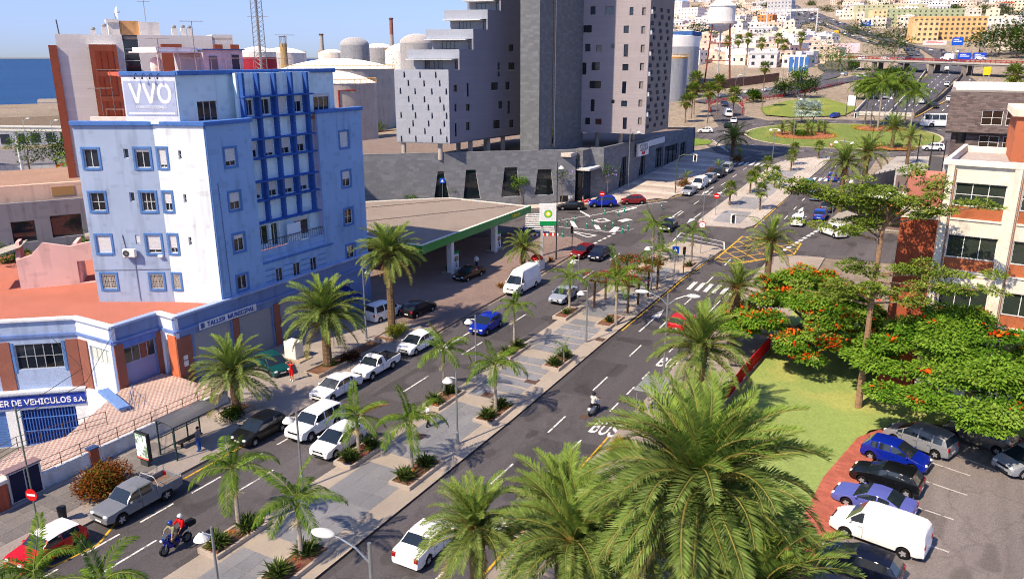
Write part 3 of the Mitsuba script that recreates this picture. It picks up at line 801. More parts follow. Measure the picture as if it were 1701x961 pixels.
part(shop, 'pier', MB().box((.1,-.1, .1),(1.2, .0,4.2), BR, M).ply('m_matte'))
M, L = seg_wall(3,[(.8,3.5, .15,3.9)])
part(shop, 'door', MB().box((.8, .2, .15),(3.5, .28,2.6),(128,140,188), M).ply('m_plain'), label='big grey blue sliding door')
window(shop, M, .8,3.5,2.62,3.9, nx=4, frame_col=(150,160,190))
parts(shop, 'pier', MB().box((.0,-.1, .1),(.75, .0,4.4), BR, M).box((3.55,-.1, .1),(4.1,0,4.4), BR, M), 'm_matte')
part(shop, 'panel', MB().box((.3,-.08,4.0),(3.9,0,4.5),(88,116,186), M).ply('m_plaster'))
M, L = seg_wall(4,[(.4,1.0, .15,3.8)])
part(shop, 'pier', MB().box((1.1,-.12, .1),(2.1, .0,4.3),(196,110,78), M).ply('m_matte'))
part(shop, 'doorway_back', MB().box((.4, .3, .15),(1.0, .35,3.8),(24,24,30), M).ply('m_plain'))
gar = [(1.6,5.4, .15,4.0),(6.3,10.0, .15,4.0),(11.0,14.8, .15,4.0),(16.0,20.5, .15,3.6)]
M, L = seg_wall(5, gar)
for k, g in enumerate(gar):
 mb = MB()
 n = 16
 hh = (g[3] - g[2]) / n
 for j in range(n):
  mb.box((g[0], .16, g[2] + j * hh + .012),(g[1], .2, g[2] + (j + 1) * hh),(146,150,160), M)
 mb.box((g[0], .2, g[2]),(g[1], .24, g[3]),(90,92,98), M)
 part(shop, 'roller_door', mb.ply('m_plain'))
for a, b in ((-.1,1.3),(5.55,6.15),(10.15,10.85),(15.0,15.8)):
 part(shop, 'pier', MB().box((a, -.1, .1),(b, .0,4.1), BR, M).ply('m_matte'))
parts(shop, 'notice', MB().box((.35,-.13,1.7),(.75,-.102,2.15),(214,216,222), M).box((.35,-.13,2.25),(.75,-.102,2.6),(206,210,216), M), 'm_plain')
sg = part(shop, 'sign', MB().box((2.1,-.16,4.18),(8.1,-.10,4.78),(206,210,216), M).ply('m_plain'), label='white sign board with blue lettering')
letters(sg, M, 'TALLER  MUNICIPAL', 2.85,4.30, .36,(44,74,158), w=5.0, out=.165)
part(sg, 'emblem', MB().box((2.25,-.185,4.28),(2.6,-.162,4.7),(60,90,150), M).ply('m_plain'))
mb = MB()
flat_roof(mb, [(-69,24.2),(-61.2,30.9),(-57.1,34.1),(-52.8,34.0),(-52.75,38.0),(-50.65,37.9),(-50.65,60.9),(-78,60.9),(-84,40)], ZR - .28,(174,110,94))
part(shop, 'roof_terrace', mb.ply('m_plaster'), label='orange red painted roof terrace')
part(shop, 'inner_wall', wall_mesh(MB(), frame((-84,40),(-68.9,24.0)),[(0,-2),(21,-2),(21, ZR),(0, ZR)],[], LB).ply('m_plaster'))
# ruined pink walls standing on the terrace
PK = (226,190,184)
MP = frame((-69.3,36.9),(-64.2,43.3))
part(shop, 'terrace_wall', wall_mesh(MB(), MP, [(0,5.6),(8.6,5.6),(8.6,9.0),(6.0,9.4),(4.2,9.1),(2.2,9.6),(1.2,8.6),(0,8.2)],[(4.6,5.65 + .2,5.7,7.7)], PK, .3).ply('m_plaster'), label='broken pink wall with a doorway on the terrace')
part(shop, 'terrace_wall', wall_mesh(MB(), frame((-72.6,39.2),(-69.3,36.9)),[(0,5.6),(4.0,5.6),(4.0,8.2),(2.4,9.5),(0,9.3)],[],(212,168,160), .3).ply('m_plaster'))
part(shop, 'terrace_wall', MB().box((-.1, .0,5.6),(.2,2.6,9.3), PK, frame((-66.6,40.6),(-64.2,43.3))).ply('m_plaster'))
part(shop, 'shed_roof', MB().poly([(-73.5,36.0,8.3),(-71.0,34.0,8.3),(-69.2,37.4,9.3),(-71.8,39.6,9.3)],(150,146,136)).ply('m_matte'))
part(shop, 'gutter', MB().tube([(-66.2,41.5,9.8),(-62.6,45.8,9.8)], .28,(176,170,160),10).ply('m_matte'))

# garage below the terrace, ramp, walls and railings
gar_b = thing('garage_block', 'white garage with blue sliding gate under a blue sign board', 'building')
GA, GB = np.array([-68.4,23.9]), np.array([-56.9,33.75])
LG = math.dist(GA, GB)
MG = np.asarray(frame(GA, GB)) @ np.array([[1,0,0,0],[0,1,0,-.12],[0,0,1,0],[0,0,0,1.0]])
part(gar_b, 'wall', wall_mesh(MB(), MG, [(0,-4.5),(LG, -4.5),(LG, .1),(0, .1)],[(LG - 4.9, LG - .9,-4.4,-1.3),(LG - 11.5, LG - 5.9,-4.4,-1.3)],(226,230,236), .4).ply('m_plaster'))
part(gar_b, 'cap', MB().box((0,-.3, .1),(LG + .1, .35, .28),(196,202,212), MG).ply('m_plaster'))
gate = part(gar_b, 'gate', MB().box((LG - 4.9, .3,-4.4),(LG - .9, .36,-1.3),(36,60,120), MG).ply('m_plain'), label='blue barred gate')
for x in np.arange(LG - 4.85, LG - .95, .22):
 part(gate, 'bar', MB().box((x, .12,-4.4),(x + .05, .18,-1.31),(70,110,190), MG).ply('m_plain'))
for z in (-4.35,-3.2,-2.1):
 part(gate, 'rail', MB().box((LG - 4.9, .1, z),(LG - .9, .12, z + .07),(84,128,206), MG).ply('m_plain'))
for j in range(14):
 part(gar_b, 'shutter_slat', MB().box((LG - 11.5, .2,-4.4 + j * .22),(LG - 5.9, .26,-4.4 + j * .22 + .2),(84,118,180), MG).ply('m_plain'))
s2 = part(gar_b, 'sign', MB().box((LG - 12,-.12,-1.08),(LG - .05,-.03,-.12),(44,66,160), MG).ply('m_plain'), label='blue sign board with white lettering')
letters(s2, MG, 'TALLER DE VEHICULOS', LG - 7.6,-.84, .46,(236,238,242), w=6.5, out=.125)
letters(s2, MG, 'S.A.', LG - .92,-.84, .36,(236,238,242), w=.78, out=.125)
MRW = frame((-56.9,33.7),(-48.8,31.3))
part(gar_b, 'ramp_wall', wall_mesh(MB(), MRW, [(0,-4.5),(8.4,-4.5),(8.4,1.1),(5.6,1.1),(0, .1)],[],(232,234,238), .3).ply('m_plaster'))
part(gar_b, 'ramp_cap', MB().box((4.2,-.25,1.1),(8.6, .5,1.32),(110,142,196), MRW, bevel=.02).ply('m_plaster'))
struct('yard', MB().poly([(-75,8,-4.4),(-46,8,-4.4),(-46,36,-4.4),(-75,36,-4.4)],(120,116,110)).ply('m_asphalt'), 'sunken yard in front of the garage')
ter = struct('tiled_ramp', MB().poly([(-45.15,20.6, .93),(-45.2,37.2, .93),(-50.3,37.5, .93),(-52.4,37.4, .93),(-52.4,33.8, .93),(-48.4,31.6, .93),(-47.8,29.6, .93),(-49.6,24.5, .93),(-48.6,21.4, .93)],(200,160,140)).ply('m_checker'), 'pink and white chequered tile ramp behind the white wall')
scene['tiled_ramp__edge'] = MB().add([(-48.6,12, .1),(-48.6,21.4, .92),(-48.6,21.4,-4.5),(-48.6,12,-4.5),(-45.1,12, .1),(-45.1,21.4, .92)],[[0,1,2,3],[0,4,5,1]],(180,168,156)).poly([(-48.6,21.4, .92),(-49.6,24.5, .92),(-47.8,29.6, .92),(-47.8,29.6,-4.5),(-49.6,24.5,-4.5),(-48.6,21.4,-4.5)],(196,180,164)).box((-45.15,20.6, .92),(-44.9,37.2,1.0),(214,210,202)).ply('m_plaster')
lw = thing('boundary_wall', 'stained white boundary wall with a brick pier along the pavement', 'wall')
part(lw, 'wall', MB().box((-45.18,22.4, .0),(-44.92,37.3,1.10),(206,208,212)).ply('m_plaster'))
parts(lw, 'pier', MB().box((-45.25,26.2, .0),(-44.80,26.75,1.25),(150,84,62)).box((-45.3,26.15,1.25),(-44.76,26.8,1.33),(70,90,130)), 'm_matte')
cab = thing('meter_cabinet', 'two door dark blue meter cabinet with white frame set in the wall', 'cabinet')
part(cab, 'frame', MB().box((-45.3,21.15, .05),(-44.78,23.1,2.05),(212,210,206)).ply('m_plain'))
part(cab, 'door', MB().box((-44.775,21.28, .2),(-44.74,22.08,1.95),(28,34,62), bevel=.008).ply('m_plain'))
part(cab, 'door', MB().box((-44.775,22.16, .2),(-44.74,22.98,1.95),(28,34,62), bevel=.008).ply('m_plain'))
part(cab, 'cap', MB().box((-45.4,21.1,2.05),(-44.7,23.15,2.15),(132,112,116)).ply('m_matte'))
bp = thing('brick_gate_pier', 'wide brick pier with a white cap at the left edge', 'pier')
part(bp, 'brickwork', MB().box((-45.4,19.2, .0),(-44.5,20.95,1.75),(158,84,64)).ply('m_brickpath'))
part(bp, 'cap', MB().box((-45.5,19.1,1.75),(-44.4,21.05,2.0),(216,210,204), bevel=.03).ply('m_plaster'))
def railing(label, pts, h=.95, z0=.93, col=(92,70,62), post=1.3):
 k = thing('railing', label, 'railing')
 for a, b in zip(pts[:-1], pts[1:]):
  L = math.dist(a, b)
  n = max(1, round(L / post))
  for i in range(n + 1):
   p = [a[j] + (b[j] - a[j]) * i / n for j in (0,1)]
   part(k, 'post', MB().tube([(*p, z0),(*p, z0 + h)], .028, col, 6).ply('m_plain'))
  mb = MB()
  for z in (z0 + h, z0 + h * .55, z0 + h * .2):
   mb.tube([(*a, z),(*b, z)], .02, col, 5)
  part(k, 'rail', mb.ply('m_plain'))
railing('rusty railing on top of the white boundary wall', [(-45.05,23.2),(-45.05,36)], .8,1.1)
railing('rusty railing along the garage side of the ramp', [(-48.6,21.5),(-49.5,24.4),(-47.9,29.5)])
railing('blue grey railing by the workshop door', [(-48.3,31.6),(-50.4,33.4)], col=(90,110,150))
# ---------------------------------------------------------------- dark stone podium and the grey tower on it
pod = thing('stone_podium', 'long low podium clad in dark grey stone with slanted windows, at the junction', 'building')
ST = (118,121,127)
ZP = 10.75
PF0, PF1 = (-86.0,86.0),(-52.75,117.65)
def slant(x0, x1, z0, z1, tl, tr):
 return Polygon([(x0, z0),(x1, z0),(x1 - tr, z1),(x0 + tl, z1)])
MF = frame((-84.5,90.4), PF1)
LF = math.dist((-84.5,90.4), PF1)
off = LF - 33.75
hol = [slant(10.4 + off, 13.0 + off, 3.3,7.9, .7, .9), slant(15.1 + off, 18.0 + off, 3.2,8.0, .55, .75), slant(21.3 + off, 24.6 + off, 3.4,8.2, .6, .6), slant(26.9 + off, 30.2 + off, 3.5,7.75, .5, .5)]
part(pod, 'front_wall', wall_mesh(MB(), MF, [(0,-1),(LF, -1),(LF, ZP),(0, ZP)], hol, ST, .5).ply('m_stone'))
def slant_glass(M, P, y=.3, name='window', bars=()):
 x0, z0, x1, z1 = P.bounds
 w = part(pod, name, wall_mesh(MB(), np.asarray(M) @ np.array([[1,0,0,0],[0,1,0, y - .04],[0,0,1,0],[0,0,0,1.0]]), P, [P.buffer(-.07, join_style=2)],(176,178,182), .08).ply('m_plain'))
 v2, f2 = trimesh.creation.triangulate_polygon(P, engine='earcut')
 part(w, 'pane', MB().add(np.c_[v2[:, 0], np.full(len(v2), y), v2[:, 1]] @ np.asarray(M)[:3, :3].T + np.asarray(M)[:3,3], ccw(v2, f2),(30,38,42)).ply('m_glass'))
 for k, (a, b, c, d) in enumerate(bars):
  part(w, 'mullion', MB().box((a, y - .1, c),(b, y - .005, d),(14,16,18), M).ply('m_plain'))
slant_glass(MF, hol[0]); slant_glass(MF, hol[1]); slant_glass(MF, hol[2])
slant_glass(MF, hol[3], bars=((off + 29.0, off + 29.6,3.5,6.0),))
part(pod, 'vent_grille', MB().box((31.2 + off, -.06,2.4),(32.5 + off, -.005,3.3),(30,32,36), MF).ply('m_plain'))
part(pod, 'notice_board', MB().box((32.65 + off, -.07,2.75),(33.3 + off, -.005,3.3),(206,208,210), MF).ply('m_plain'))
# recessed entrance
part(pod, 'entrance', MB().box((-54.6,118.3,1.5),(-51.9,121.9,7.4),(26,28,34)).box((-52.7,117.9,7.4),(-50.4,122.6,7.75),(196,194,190)).box((-54,118.6,7.75),(-51.9,122.4,10.6),(104,106,112)).ply('m_stone'))
for k in range(5):
 part(pod, 'entrance_pane', MB().box((-51.88,118.6 + k * .7,2.2),(-51.84,119.2 + k * .7,7.2),(40,48,60)).ply('m_glass'))
MQ = frame((-51.95,121.9),(-50.0,122.95))
LQ = math.dist((-51.95,121.9),(-50.0,122.95))
part(pod, 'corner_wall', wall_mesh(MB(), MQ, [(0,1),(LQ, 1),(LQ, ZP),(0, ZP)],[], ST, .5).ply('m_stone'))
MS = frame((-50.0,122.95),(-50.0,176.5))
sh = [slant(7.0,11.7,2.3,8.2,1.5, .3), slant(17.4,21.0,3.6,8.0,1.3, .2), slant(26.7,31.6,3.9,8.0, .3, .2), slant(32.4,42.0,3.6,7.8, .2, .2), slant(43.0,47.6,4.2,7.6, .2, .3)]
part(pod, 'street_wall', wall_mesh(MB(), MS, [(0,1),(53.5,3),(53.5,10.15),(0, ZP)], sh, (108,112,120), .5).ply('m_stone'))
for k, P in enumerate(sh):
 x0, z0, x1, z1 = P.bounds
 slant_glass(MS, P, bars=[(x, x + .16, z0, z1 - .2) for x in np.linspace(x0, x1, {0: 4,1: 4,2: 3,3: 4,4: 4}[k])[1:-1]] + ([(x0 + .6, x1 - .5, z0 + 2.5, z0 + 2.62)] if k == 0 else []))
part(pod, 'end_wall', wall_mesh(MB(), frame((-50.0,176.45),(-64,170)),[(0,3),(14,3),(14,10.15),(0,10.15)],[], ST, .4).ply('m_stone'))
mb = MB().prism(Polygon([(-84.3,90.8),(-52.9,118.0),(-52.3,122.2),(-50.3,123.2),(-50.3,176.3),(-64,169.8),(-98,135),(-100,110)]),9.2,9.75,(116,104,98))
part(pod, 'roof', mb.ply('m_plaster'), label='flat brownish roof of the podium')
part(pod, 'parapet', wall_mesh(MB(), frame((-98,112),(-84.5,90.4)),[(0,0),(25,0),(25, ZP),(0, ZP)],[],(112,106,104), .5).box((-60,116,9.7),(-52.9,119.5,10.3),(196,186,176)).ply('m_plaster'))
part(pod, 'coping', MB().box((0,-.02, ZP),(LF, .5, ZP + .06),(120,122,126), MF).ply('m_matte'))
au = part(pod, 'hanging_sign', MB().box((-49.6,137.6,7.7),(-49.2,143.2,10.0),(224,228,232)).ply('m_plain'), label='white sign with four rings and red lettering')
MA = frame((-49.6,137.55),(-49.2,137.55))
MA2 = frame((-49.2,137.6),(-49.2,143.2))
for k in range(4):
 part(au, 'ring', MB().mesh(trimesh.creation.torus(.58, .09,20,6),(150,156,164), np.asarray(MA2) @ np.array([[1,0,0,1.2 + k * .98],[0,0,1,-.06],[0,1,0,9.2],[0,0,0,1.0]])).ply('m_plain'))
letters(au, MA2, 'Audi', 1.7,7.95, .62,(206,40,44), out=.03)
hs = part(pod, 'wall_sign', MB().box((21.7,-.3,8.9),(31.2,-.1,10.0),(206,208,212), MS).ply('m_plain'), label='long white shop sign near the roof line')

tow = thing('grey_tower', 'grey high rise with stepped terraces and a dark stone lift core, rising above the podium', 'building')
GL, GD, GP = (160,167,180),(130,130,144),(162,155,160)
TA, TM, TB = np.array([-76.0,100.7]), np.array([-67.42,102.8]), np.array([-65.2,121.2])
MN, MD = frame(TA, TM), frame(TM, TB)
LN = math.dist(TA, TM)
sx = lambda x: (x - TA[0]) / (TM[0] - TA[0]) * LN
notch = [(-74.42,22.62),(-71.91,22.58),(-69.43,22.59),(-73.81,21.36),(-71.31,21.33),(-68.85,21.36),(-75.13,20.18),(-72.78,20.16),(-70.12,20.14),(-67.85,20.16),(-73.85,18.98),(-71.33,18.96),(-68.86,18.95),(-73.24,17.76),(-70.74,17.75),
  (-68.28,17.74),(-75.17,16.56),(-72.84,16.53),(-70.18,16.53),(-67.89,16.53),(-73.28,15.31),(-70.77,15.34),(-68.29,15.34),(-73.91,14.14),(-71.41,14.15),(-68.89,14.14),(-75.25,12.88),(-72.91,12.94),(-70.24,12.94),(-67.93,12.95)]
nh = [Polygon([(sx(x) - .10, z - .5),(sx(x) + .2, z - .42),(sx(x) + .12, z + .48),(sx(x) - .10, z + .42)]) for x, z in notch]
part(tow, 'front_wall', wall_mesh(MB(), MN, [(0,12.3),(LN, 12.3),(LN, 23.35),(0,23.35)], nh, GL, .3).ply('m_panel'), label='pale front with rows of small slanted slits')
for x, z in notch:
 part(tow, 'slit_window', MB().box((sx(x) - .2, .22, z - .55),(sx(x) + .3, .26, z + .55),(24,34,60), MN).ply('m_glass'))
dw = [(103.94,104.81,20.08,21.07),(107.14,107.66,19.27,21.26),(104.09,104.56,17.08,18.28),(106.86,107.85,17.06,18.11),(104.07,104.52,13.30,15.33),(106.78,107.73,14.08,15.31),(113.41,115.34,20.02,21.24),(117.29,118.58,19.93,21.25),
 (115.16,115.85,22.14,24.33),(118.12,119.98,23.04,24.31),(118.27,119.65,26.06,27.20),(115.37,116.49,16.93,18.20),(117.88,118.71,16.04,18.14),(113.91,115.79,13.80,15.17),(118.34,119.66,13.67,14.98)]
LD = math.dist(TM, TB)
sy = lambda y: (y - TM[1]) / (TB[1] - TM[1]) * LD
dh = [(sy(a), sy(b), c, d) for a, b, c, d in dw]
stepz, stepy = (23.34,26.3,29.34,32.35,35.4),(102.8,105.45,108.9,112.6,116.1)
prof = [(0,12.3),(LD + 8,12.3),(LD + 8,38.0),(sy(119.6),38.0)]
for k in range(4,0,-1):
 prof += [(sy(stepy[k]) if k == 4 else sy(stepy[k]), stepz[k]),(sy(stepy[k]), stepz[k - 1])]
prof[4] = (sy(stepy[4]),35.4)
prof.insert(4,(sy(119.6),35.4))
prof += [(0,23.34)]
part(tow, 'side_wall', wall_mesh(MB(), MD, prof, dh, GD, .3).ply('m_panel'), label='dark side wall stepping up to the right')
def tw(M, h, fc=(34,36,42), nx=1):
 window(tow, M, *h, frame_col=fc, nx=nx, depth=.2, sill=(190,188,184) if h[1] - h[0] > 1.0 else None)
for h in dh:
 tw(MD, h, nx=3 if h[1] - h[0] > 1.5 else 1)
# stepped terraces: one recessed front per storey
dn = (TB - TM) / LD
nv = (TA - TM) / LN
for k in range(1,5):
 o = TM + dn * sy(stepy[k])
 lx = (LN - .3, LN - 1.0, LN - 1.6, LN - 2.6)[k - 1]
 A = o + nv * lx
 Mk = frame(A, o)
 L = lx
 z0, z1 = stepz[k - 1], stepz[k]
 wins = [(L * .26, L * .62, z0 + .15, z0 + 1.35)]
 sb = part(tow, 'terrace_front', wall_mesh(MB(), np.asarray(Mk) @ np.array([[1,0,0,0],[0,1,0,1.6],[0,0,1,0],[0,0,0,1.0]]),[(.4, z0),(L - .02, z0),(L - .02, z1),(.4, z1)],[(L * .26, L * .62, z0 + .1, z0 + 1.3),(L - 1.3, L - .25, z0 + .1, z0 + 1.3)], GL, .25).ply('m_panel'))
 M2k = np.asarray(Mk) @ np.array([[1,0,0,0],[0,1,0,1.6],[0,0,1,0],[0,0,0,1.0]])
 window(tow, M2k, L * .26, L * .62, z0 + .1, z0 + 1.3, frame_col=(30,32,38), nx=4 if k < 4 else 3, depth=.15, glass=(96,104,116))
 window(tow, M2k, L - 1.3, L - .25, z0 + .1, z0 + 1.3, frame_col=(30,32,38), nx=1, depth=.15)
 part(tow, 'canopy', MB().box((0,-.9, z0 + 1.42),(L - 1.0,1.58, z0 + 1.56),(206,212,214), Mk).ply('m_plain'))
 part(tow, 'fascia', wall_mesh(MB(), Mk, [(.0, z0 + 1.6),(L, z0 + 1.6),(L, z1),(.0, z1)],[], GL, .25).box((0, .25, z1 - .2),(L, 4.5, z1),(150,140,132), Mk).box((0, .25, z0 + 1.6),(L - .3,1.6, z0 + 1.7), GL, Mk).ply('m_panel'))
part(tow, 'terrace_floor', MB().prism(Polygon([TA + [.1, .2], TM + [-.1, .2], TB, TB - [14,-2], TA + [-1,16]]),22.9,23.2,(150,140,132)).ply('m_plaster'))
part(tow, 'soffit', MB().prism(Polygon([TA, TM, TB, TB + [0,14], TA + [2,30]]),12.28,12.5,(92,90,96)).ply('m_plaster'))
part(tow, 'back_wall', MB().box((-75.8,122,12.4),(-65.3,134,37.9), GD).ply('m_panel'))
part(tow, 'back_wall', wall_mesh(MB(), frame((-72.5,119.5), TA),[(0,12.3),(18,12.3),(18,23.3),(0,23.3)],[], GL, .3).ply('m_panel'))
for x, y in ((-75.3,101.5),(-69.6,103.3),(-67.8,109.4),(-67.2,114),(-66.6,118),(-70.5,110),(-70,118),(-55.5,133),(-51.0,133),(-51.0,139)):
 part(tow, 'column', MB().lathe([(.38,9.7),(.38,12.4)],(176,170,164),14,(x, y, 0)).ply('m_plaster'))
part(tow, 'core', MB().box((-60.9,113.6,9.7),(-57.5,131.0,60),(106,110,115)).ply('m_stone'), label='stone clad lift core')
part(tow, 'slot', MB().box((-57.499,118.35,10.9),(-57.44,119.0,33.9),(14,16,24)).ply('m_glass'))
part(tow, 'slot_edge', MB().box((-57.499,119.0,10.9),(-57.36,119.12,33.9),(206,206,206)).ply('m_plain'))
MR = frame((-62.07,129.5),(-46.08,131.65))
LR = math.dist((-62.07,129.5),(-46.08,131.65))
rw = [(-59.90,-58.96,32.58,34.00),(-57.09,-55.57,32.51,33.89),(-52.73,-52.05,32.37,33.71),(-50.51,-49.85,32.33,33.61),(-53.67,-52.74,29.34,30.60),(-50.50,-49.81,29.21,30.50),(-53.52,-52.73,25.26,27.42),(-50.46,-49.77,26.01,27.32),(-53.65,-52.55,22.90,23.98),(-50.45,-49.73,22.91,24.18),
 (-53.56,-52.83,18.81,20.96),(-50.46,-49.74,19.72,20.99),(-53.62,-52.53,16.45,17.52),(-50.43,-49.70,16.49,17.77),(-53.16,-52.42,12.38,14.52),(-50.39,-49.66,13.29,14.56),(-61.32,-59.54,29.49,30.78),(-60.72,-59.71,26.23,27.51),(-58.65,-57.56,26.17,27.31),(-61.15,-60.37,22.12,24.24),
 (-59.42,-57.86,22.87,24.29),(-59.70,-57.52,19.64,20.96),(-59.37,-58.61,15.49,17.67),(-60.36,-59.41,13.07,14.30),(-58.39,-57.19,13.07,14.16),(-55.83,-55.19,26.74,27.43),(-55.48,-54.85,17.01,17.68)]
rs = lambda x: (x + 66) / 17 * LR
zq = lambda z: 25 - (25 - z) * .94
rh = [(rs(a), rs(b), zq(c), zq(d)) for a, b, c, d in rw]
part(tow, 'front_wall', wall_mesh(MB(), MR, [(0,12.4),(LR, 12.4),(LR, 60),(0,60)], rh, GP, .3).ply('m_panel'), label='pinkish grey front of the taller wing')
for h in rh:
 tw(MR, h, nx=3 if h[1] - h[0] > 2 else 1)
part(tow, 'side_wall', MB().box((-62,131.7,12.42),(-46.1,144.4,60),(128,122,120)).ply('m_panel'), label='side wall with a grid of small square shutters')
for r in range(18):
 for k in range(3):
  y, z = 133.2 + k * 3.8 + (.6 if r % 3 == 2 else (1.2 if r % 3 == 1 else 0)) - .4,13.6 + r * 1.137
  part(tow, 'square_shutter', MB().box((-46.1, y - .45, z - .31),(-45.95, y + .45, z + .31),(40,46,66), bevel=.02).ply('m_plain'))
for z in (33.0,29.5,25.9,22.4,18.8,15.2,12.2)[:6]:
 part(tow, 'lamp_box', MB().box((-46.1,131.9, zq(z) - .42),(-45.8,132.3, zq(z) + .24),(206,210,214)).ply('m_plain'))

# ---------------------------------------------------------------- petrol station
ps = thing('petrol_canopy', 'wide flat petrol station canopy with a green edge, in front of the stone podium', 'canopy')
cz0, cz1 = 4.75,5.6
cp = [(-48.2,67.4),(-48.9,94.2),(-62.4,94.6),(-71.5,85.6),(-72.0,69.5)]
part(ps, 'roof', MB().prism(Polygon(cp), cz1 - .3, cz1 - .05,(132,122,114)).ply('m_plaster'), label='beige flat roof')
part(ps, 'soffit', MB().prism(Polygon(cp).buffer(-.05), cz0, cz0 + .1,(190,190,188)).ply('m_plain'))
for k, (a, b) in enumerate(zip(cp, cp[1:] + cp[:1])):
 part(ps, 'fascia', MB().box((-.02,-.12, cz0 - .05),(math.dist(a, b) + .02, .0, cz1 + .02),(12,128,64), frame(a, b)).ply('m_paint'))
 part(ps, 'roof_edge', MB().box((0, .0, cz1 - .05),(math.dist(a, b), .35, cz1 + .03),(212,204,196), frame(a, b)).ply('m_matte'))
letters(ps, frame(cp[0], cp[1]), 'Ultimate', 21.2,4.98, .42,(226,214,60), out=.13)
for a, b in (((-71.6,77.0),(-60,94.3)),((-66,68.5),(-51,94.0))):
 part(ps, 'roof_joint', MB().box((0,0, cz1 - .05),(math.dist(a, b), .14, cz1 - .01),(70,58,54), frame(a, b)).ply('m_matte'))
for x, y in ((-49.2,74.6),(-49.4,85.2),(-60.0,76.5),(-60.5,87.5)):
 part(ps, 'column', MB().box((x - .35, y - .3, .3),(x + .35, y + .3, cz0),(214,214,212), bevel=.03).ply('m_plain'))
for x, y in ((-49.6,76.0),(-49.8,86.6),(-60.2,78.4)):
 p = thing('fuel_pump', f'white and green fuel pump under the canopy, {("by the nearer column", "by the farther column", "at the back island")[len([k for k in labels if k.startswith("fuel_pump")])]}', 'fuel pump', 'fuel pumps')
 z = float(zt(y)) + .1
 part(p, 'body', MB().box((x - .3, y - .55, z + .15),(x + .3, y + .55, z + 2.0),(220,222,222), bevel=.04).ply('m_plain'))
 part(p, 'display', MB().box((x + .3, y - .4, z + 1.2),(x + .315, y + .4, z + 1.75),(40,60,56)).ply('m_glass'))
 part(p, 'header', MB().box((x - .32, y - .6, z + 2.0),(x + .32, y + .6, z + 2.35),(10,122,62), bevel=.03).ply('m_plain'))
 part(p, 'plinth', MB().box((x - .6, y - 1.9, z),(x + .6, y + 1.0, z + .15),(150,146,140)).ply('m_matte'))
 part(p, 'hose', MB().tube([(x + .32, y - .3, z + 1.5),(x + .55, y - .25, z + .9),(x + .5, y - .2, z + .4),(x + .32, y - .15, z + 1.0)], .03,(20,20,20),6).ply('m_plain'))
 single('rubbish_bin', MB().lathe([(.22, z),(.27, z + .75),(.2, z + .85),(0, z + .88)],(60,66,64),14,(x, y - 1.4,0)).ply('m_plain'), 'small dark bin on a pump island, ' + ('by the nearer column' if y < 77 and x > -55 else 'by the farther column' if x > -55 else 'at the back'), 'bin', 'bins on the pump islands')
kio = thing('petrol_kiosk', 'dark glazed petrol station shop under the back of the canopy', 'kiosk')
part(kio, 'wall', MB().box((-73,60.5,0),(-62.5,70,4.4),(150,150,152)).ply('m_plaster'))
part(kio, 'window', MB().box((-62.48,62,1.0),(-62.4,69,3.2),(26,36,40)).ply('m_glass'))
pyl = thing('petrol_price_sign', 'white petrol station pylon sign with a green and yellow flower emblem', 'sign')
PX, PY = -43.3,86.1
zb = float(zt(PY)) + .1
MPY = np.asarray(place(PX, PY, 0, math.atan2(.48, .88)))
part(pyl, 'post', MB().box((.10,-.1, zb),(.42, .1,5.0),(166,168,170), MPY, bevel=.02).ply('m_plain'))
pb = part(pyl, 'board', MB().box((-.05,-.2,4.98),(2.05, .2,7.7),(226,228,228), MPY, bevel=.04).ply('m_plain'))
MPF = MPY @ np.array([[1,0,0,0],[0,1,0,-.2],[0,0,1,0],[0,0,0,1.0]])
part(pb, 'green_band', MB().box((-.04,-.03,5.0),(2.04,-.003,5.5),(16,140,74), MPF).ply('m_plain'))
fl = part(pyl, 'emblem', MB().add(*(lambda c, n: (np.vstack([c, [np.r_[c[0,0] + r * math.cos(a),-.02, c[0,2] + r * math.sin(a)] for a, r in [(k * 2 * math.pi / 36,(.56 if k % 2 else .44)) for k in range(36)]]]),[[0,1 + k, 1 + (k + 1) % 36] for k in range(36)]))(np.array([[1.0,-.02,6.45]]),36),(24,150,60)).ply('m_plain', to_world=T4(MPF.tolist())), label='green and yellow flower emblem')
for r, y, c in ((.40,-.028,(120,200,50)),(.27,-.036,(240,224,60)),(.15,-.044,(250,250,244))):
 n = 28
 part(fl, 'petal_ring', MB().add(np.vstack([[[1.0, y, 6.45]],[[1.0 + r * (1 + .14 * (k % 2)) * math.cos(k * 2 * math.pi / n), y, 6.45 + r * (1 + .14 * (k % 2)) * math.sin(k * 2 * math.pi / n)] for k in range(n)]]),[[0,1 + k, 1 + (k + 1) % n] for k in range(n)], c).ply('m_plain', to_world=T4(MPF.tolist())))

# ---------------------------------------------------------------- right hand buildings
cb = thing('cream_school_building', 'cream and orange building with wide window bands at the right edge', 'building')
CR, OR = (226,219,204),(170,102,72)
RA, RB = (.3,62.0),(20.2,60.0)
MRB = frame(RA, RB)
sills = (15.2,11.55,7.95,4.35)
holes = []
for b in range(5):
 x = .62 + b * 3.95
 for z in sills:
  holes.append((x, x + 3.05, z - .85, z + 1.62))
part(cb, 'wall', wall_mesh(MB(), MRB, [(0,0),(20,0),(20,18.2),(0,18.2)], holes, CR, .35).ply('m_plaster'))
for b in range(3):
 x = .62 + b * 3.95
 for k, z in enumerate(sills):
  part(cb, 'spandrel', MB().box((x, .14, z - .85),(x + 3.05, .3, z - .06), OR, MRB).ply('m_plaster'), label='orange painted panel below a window')
  window(cb, MRB, x, x + 3.05, z, z + 1.62, frame_col=(222,224,222), nx=3, nz=1 if k == 0 else 0, depth=.22, glass=(52,60,56), fw=.06)
  part(cb, 'ledge', MB().box((x - .02,-.1, z - .95),(x + 3.07, .2, z - .85),(236,230,216), MRB).ply('m_plaster'))
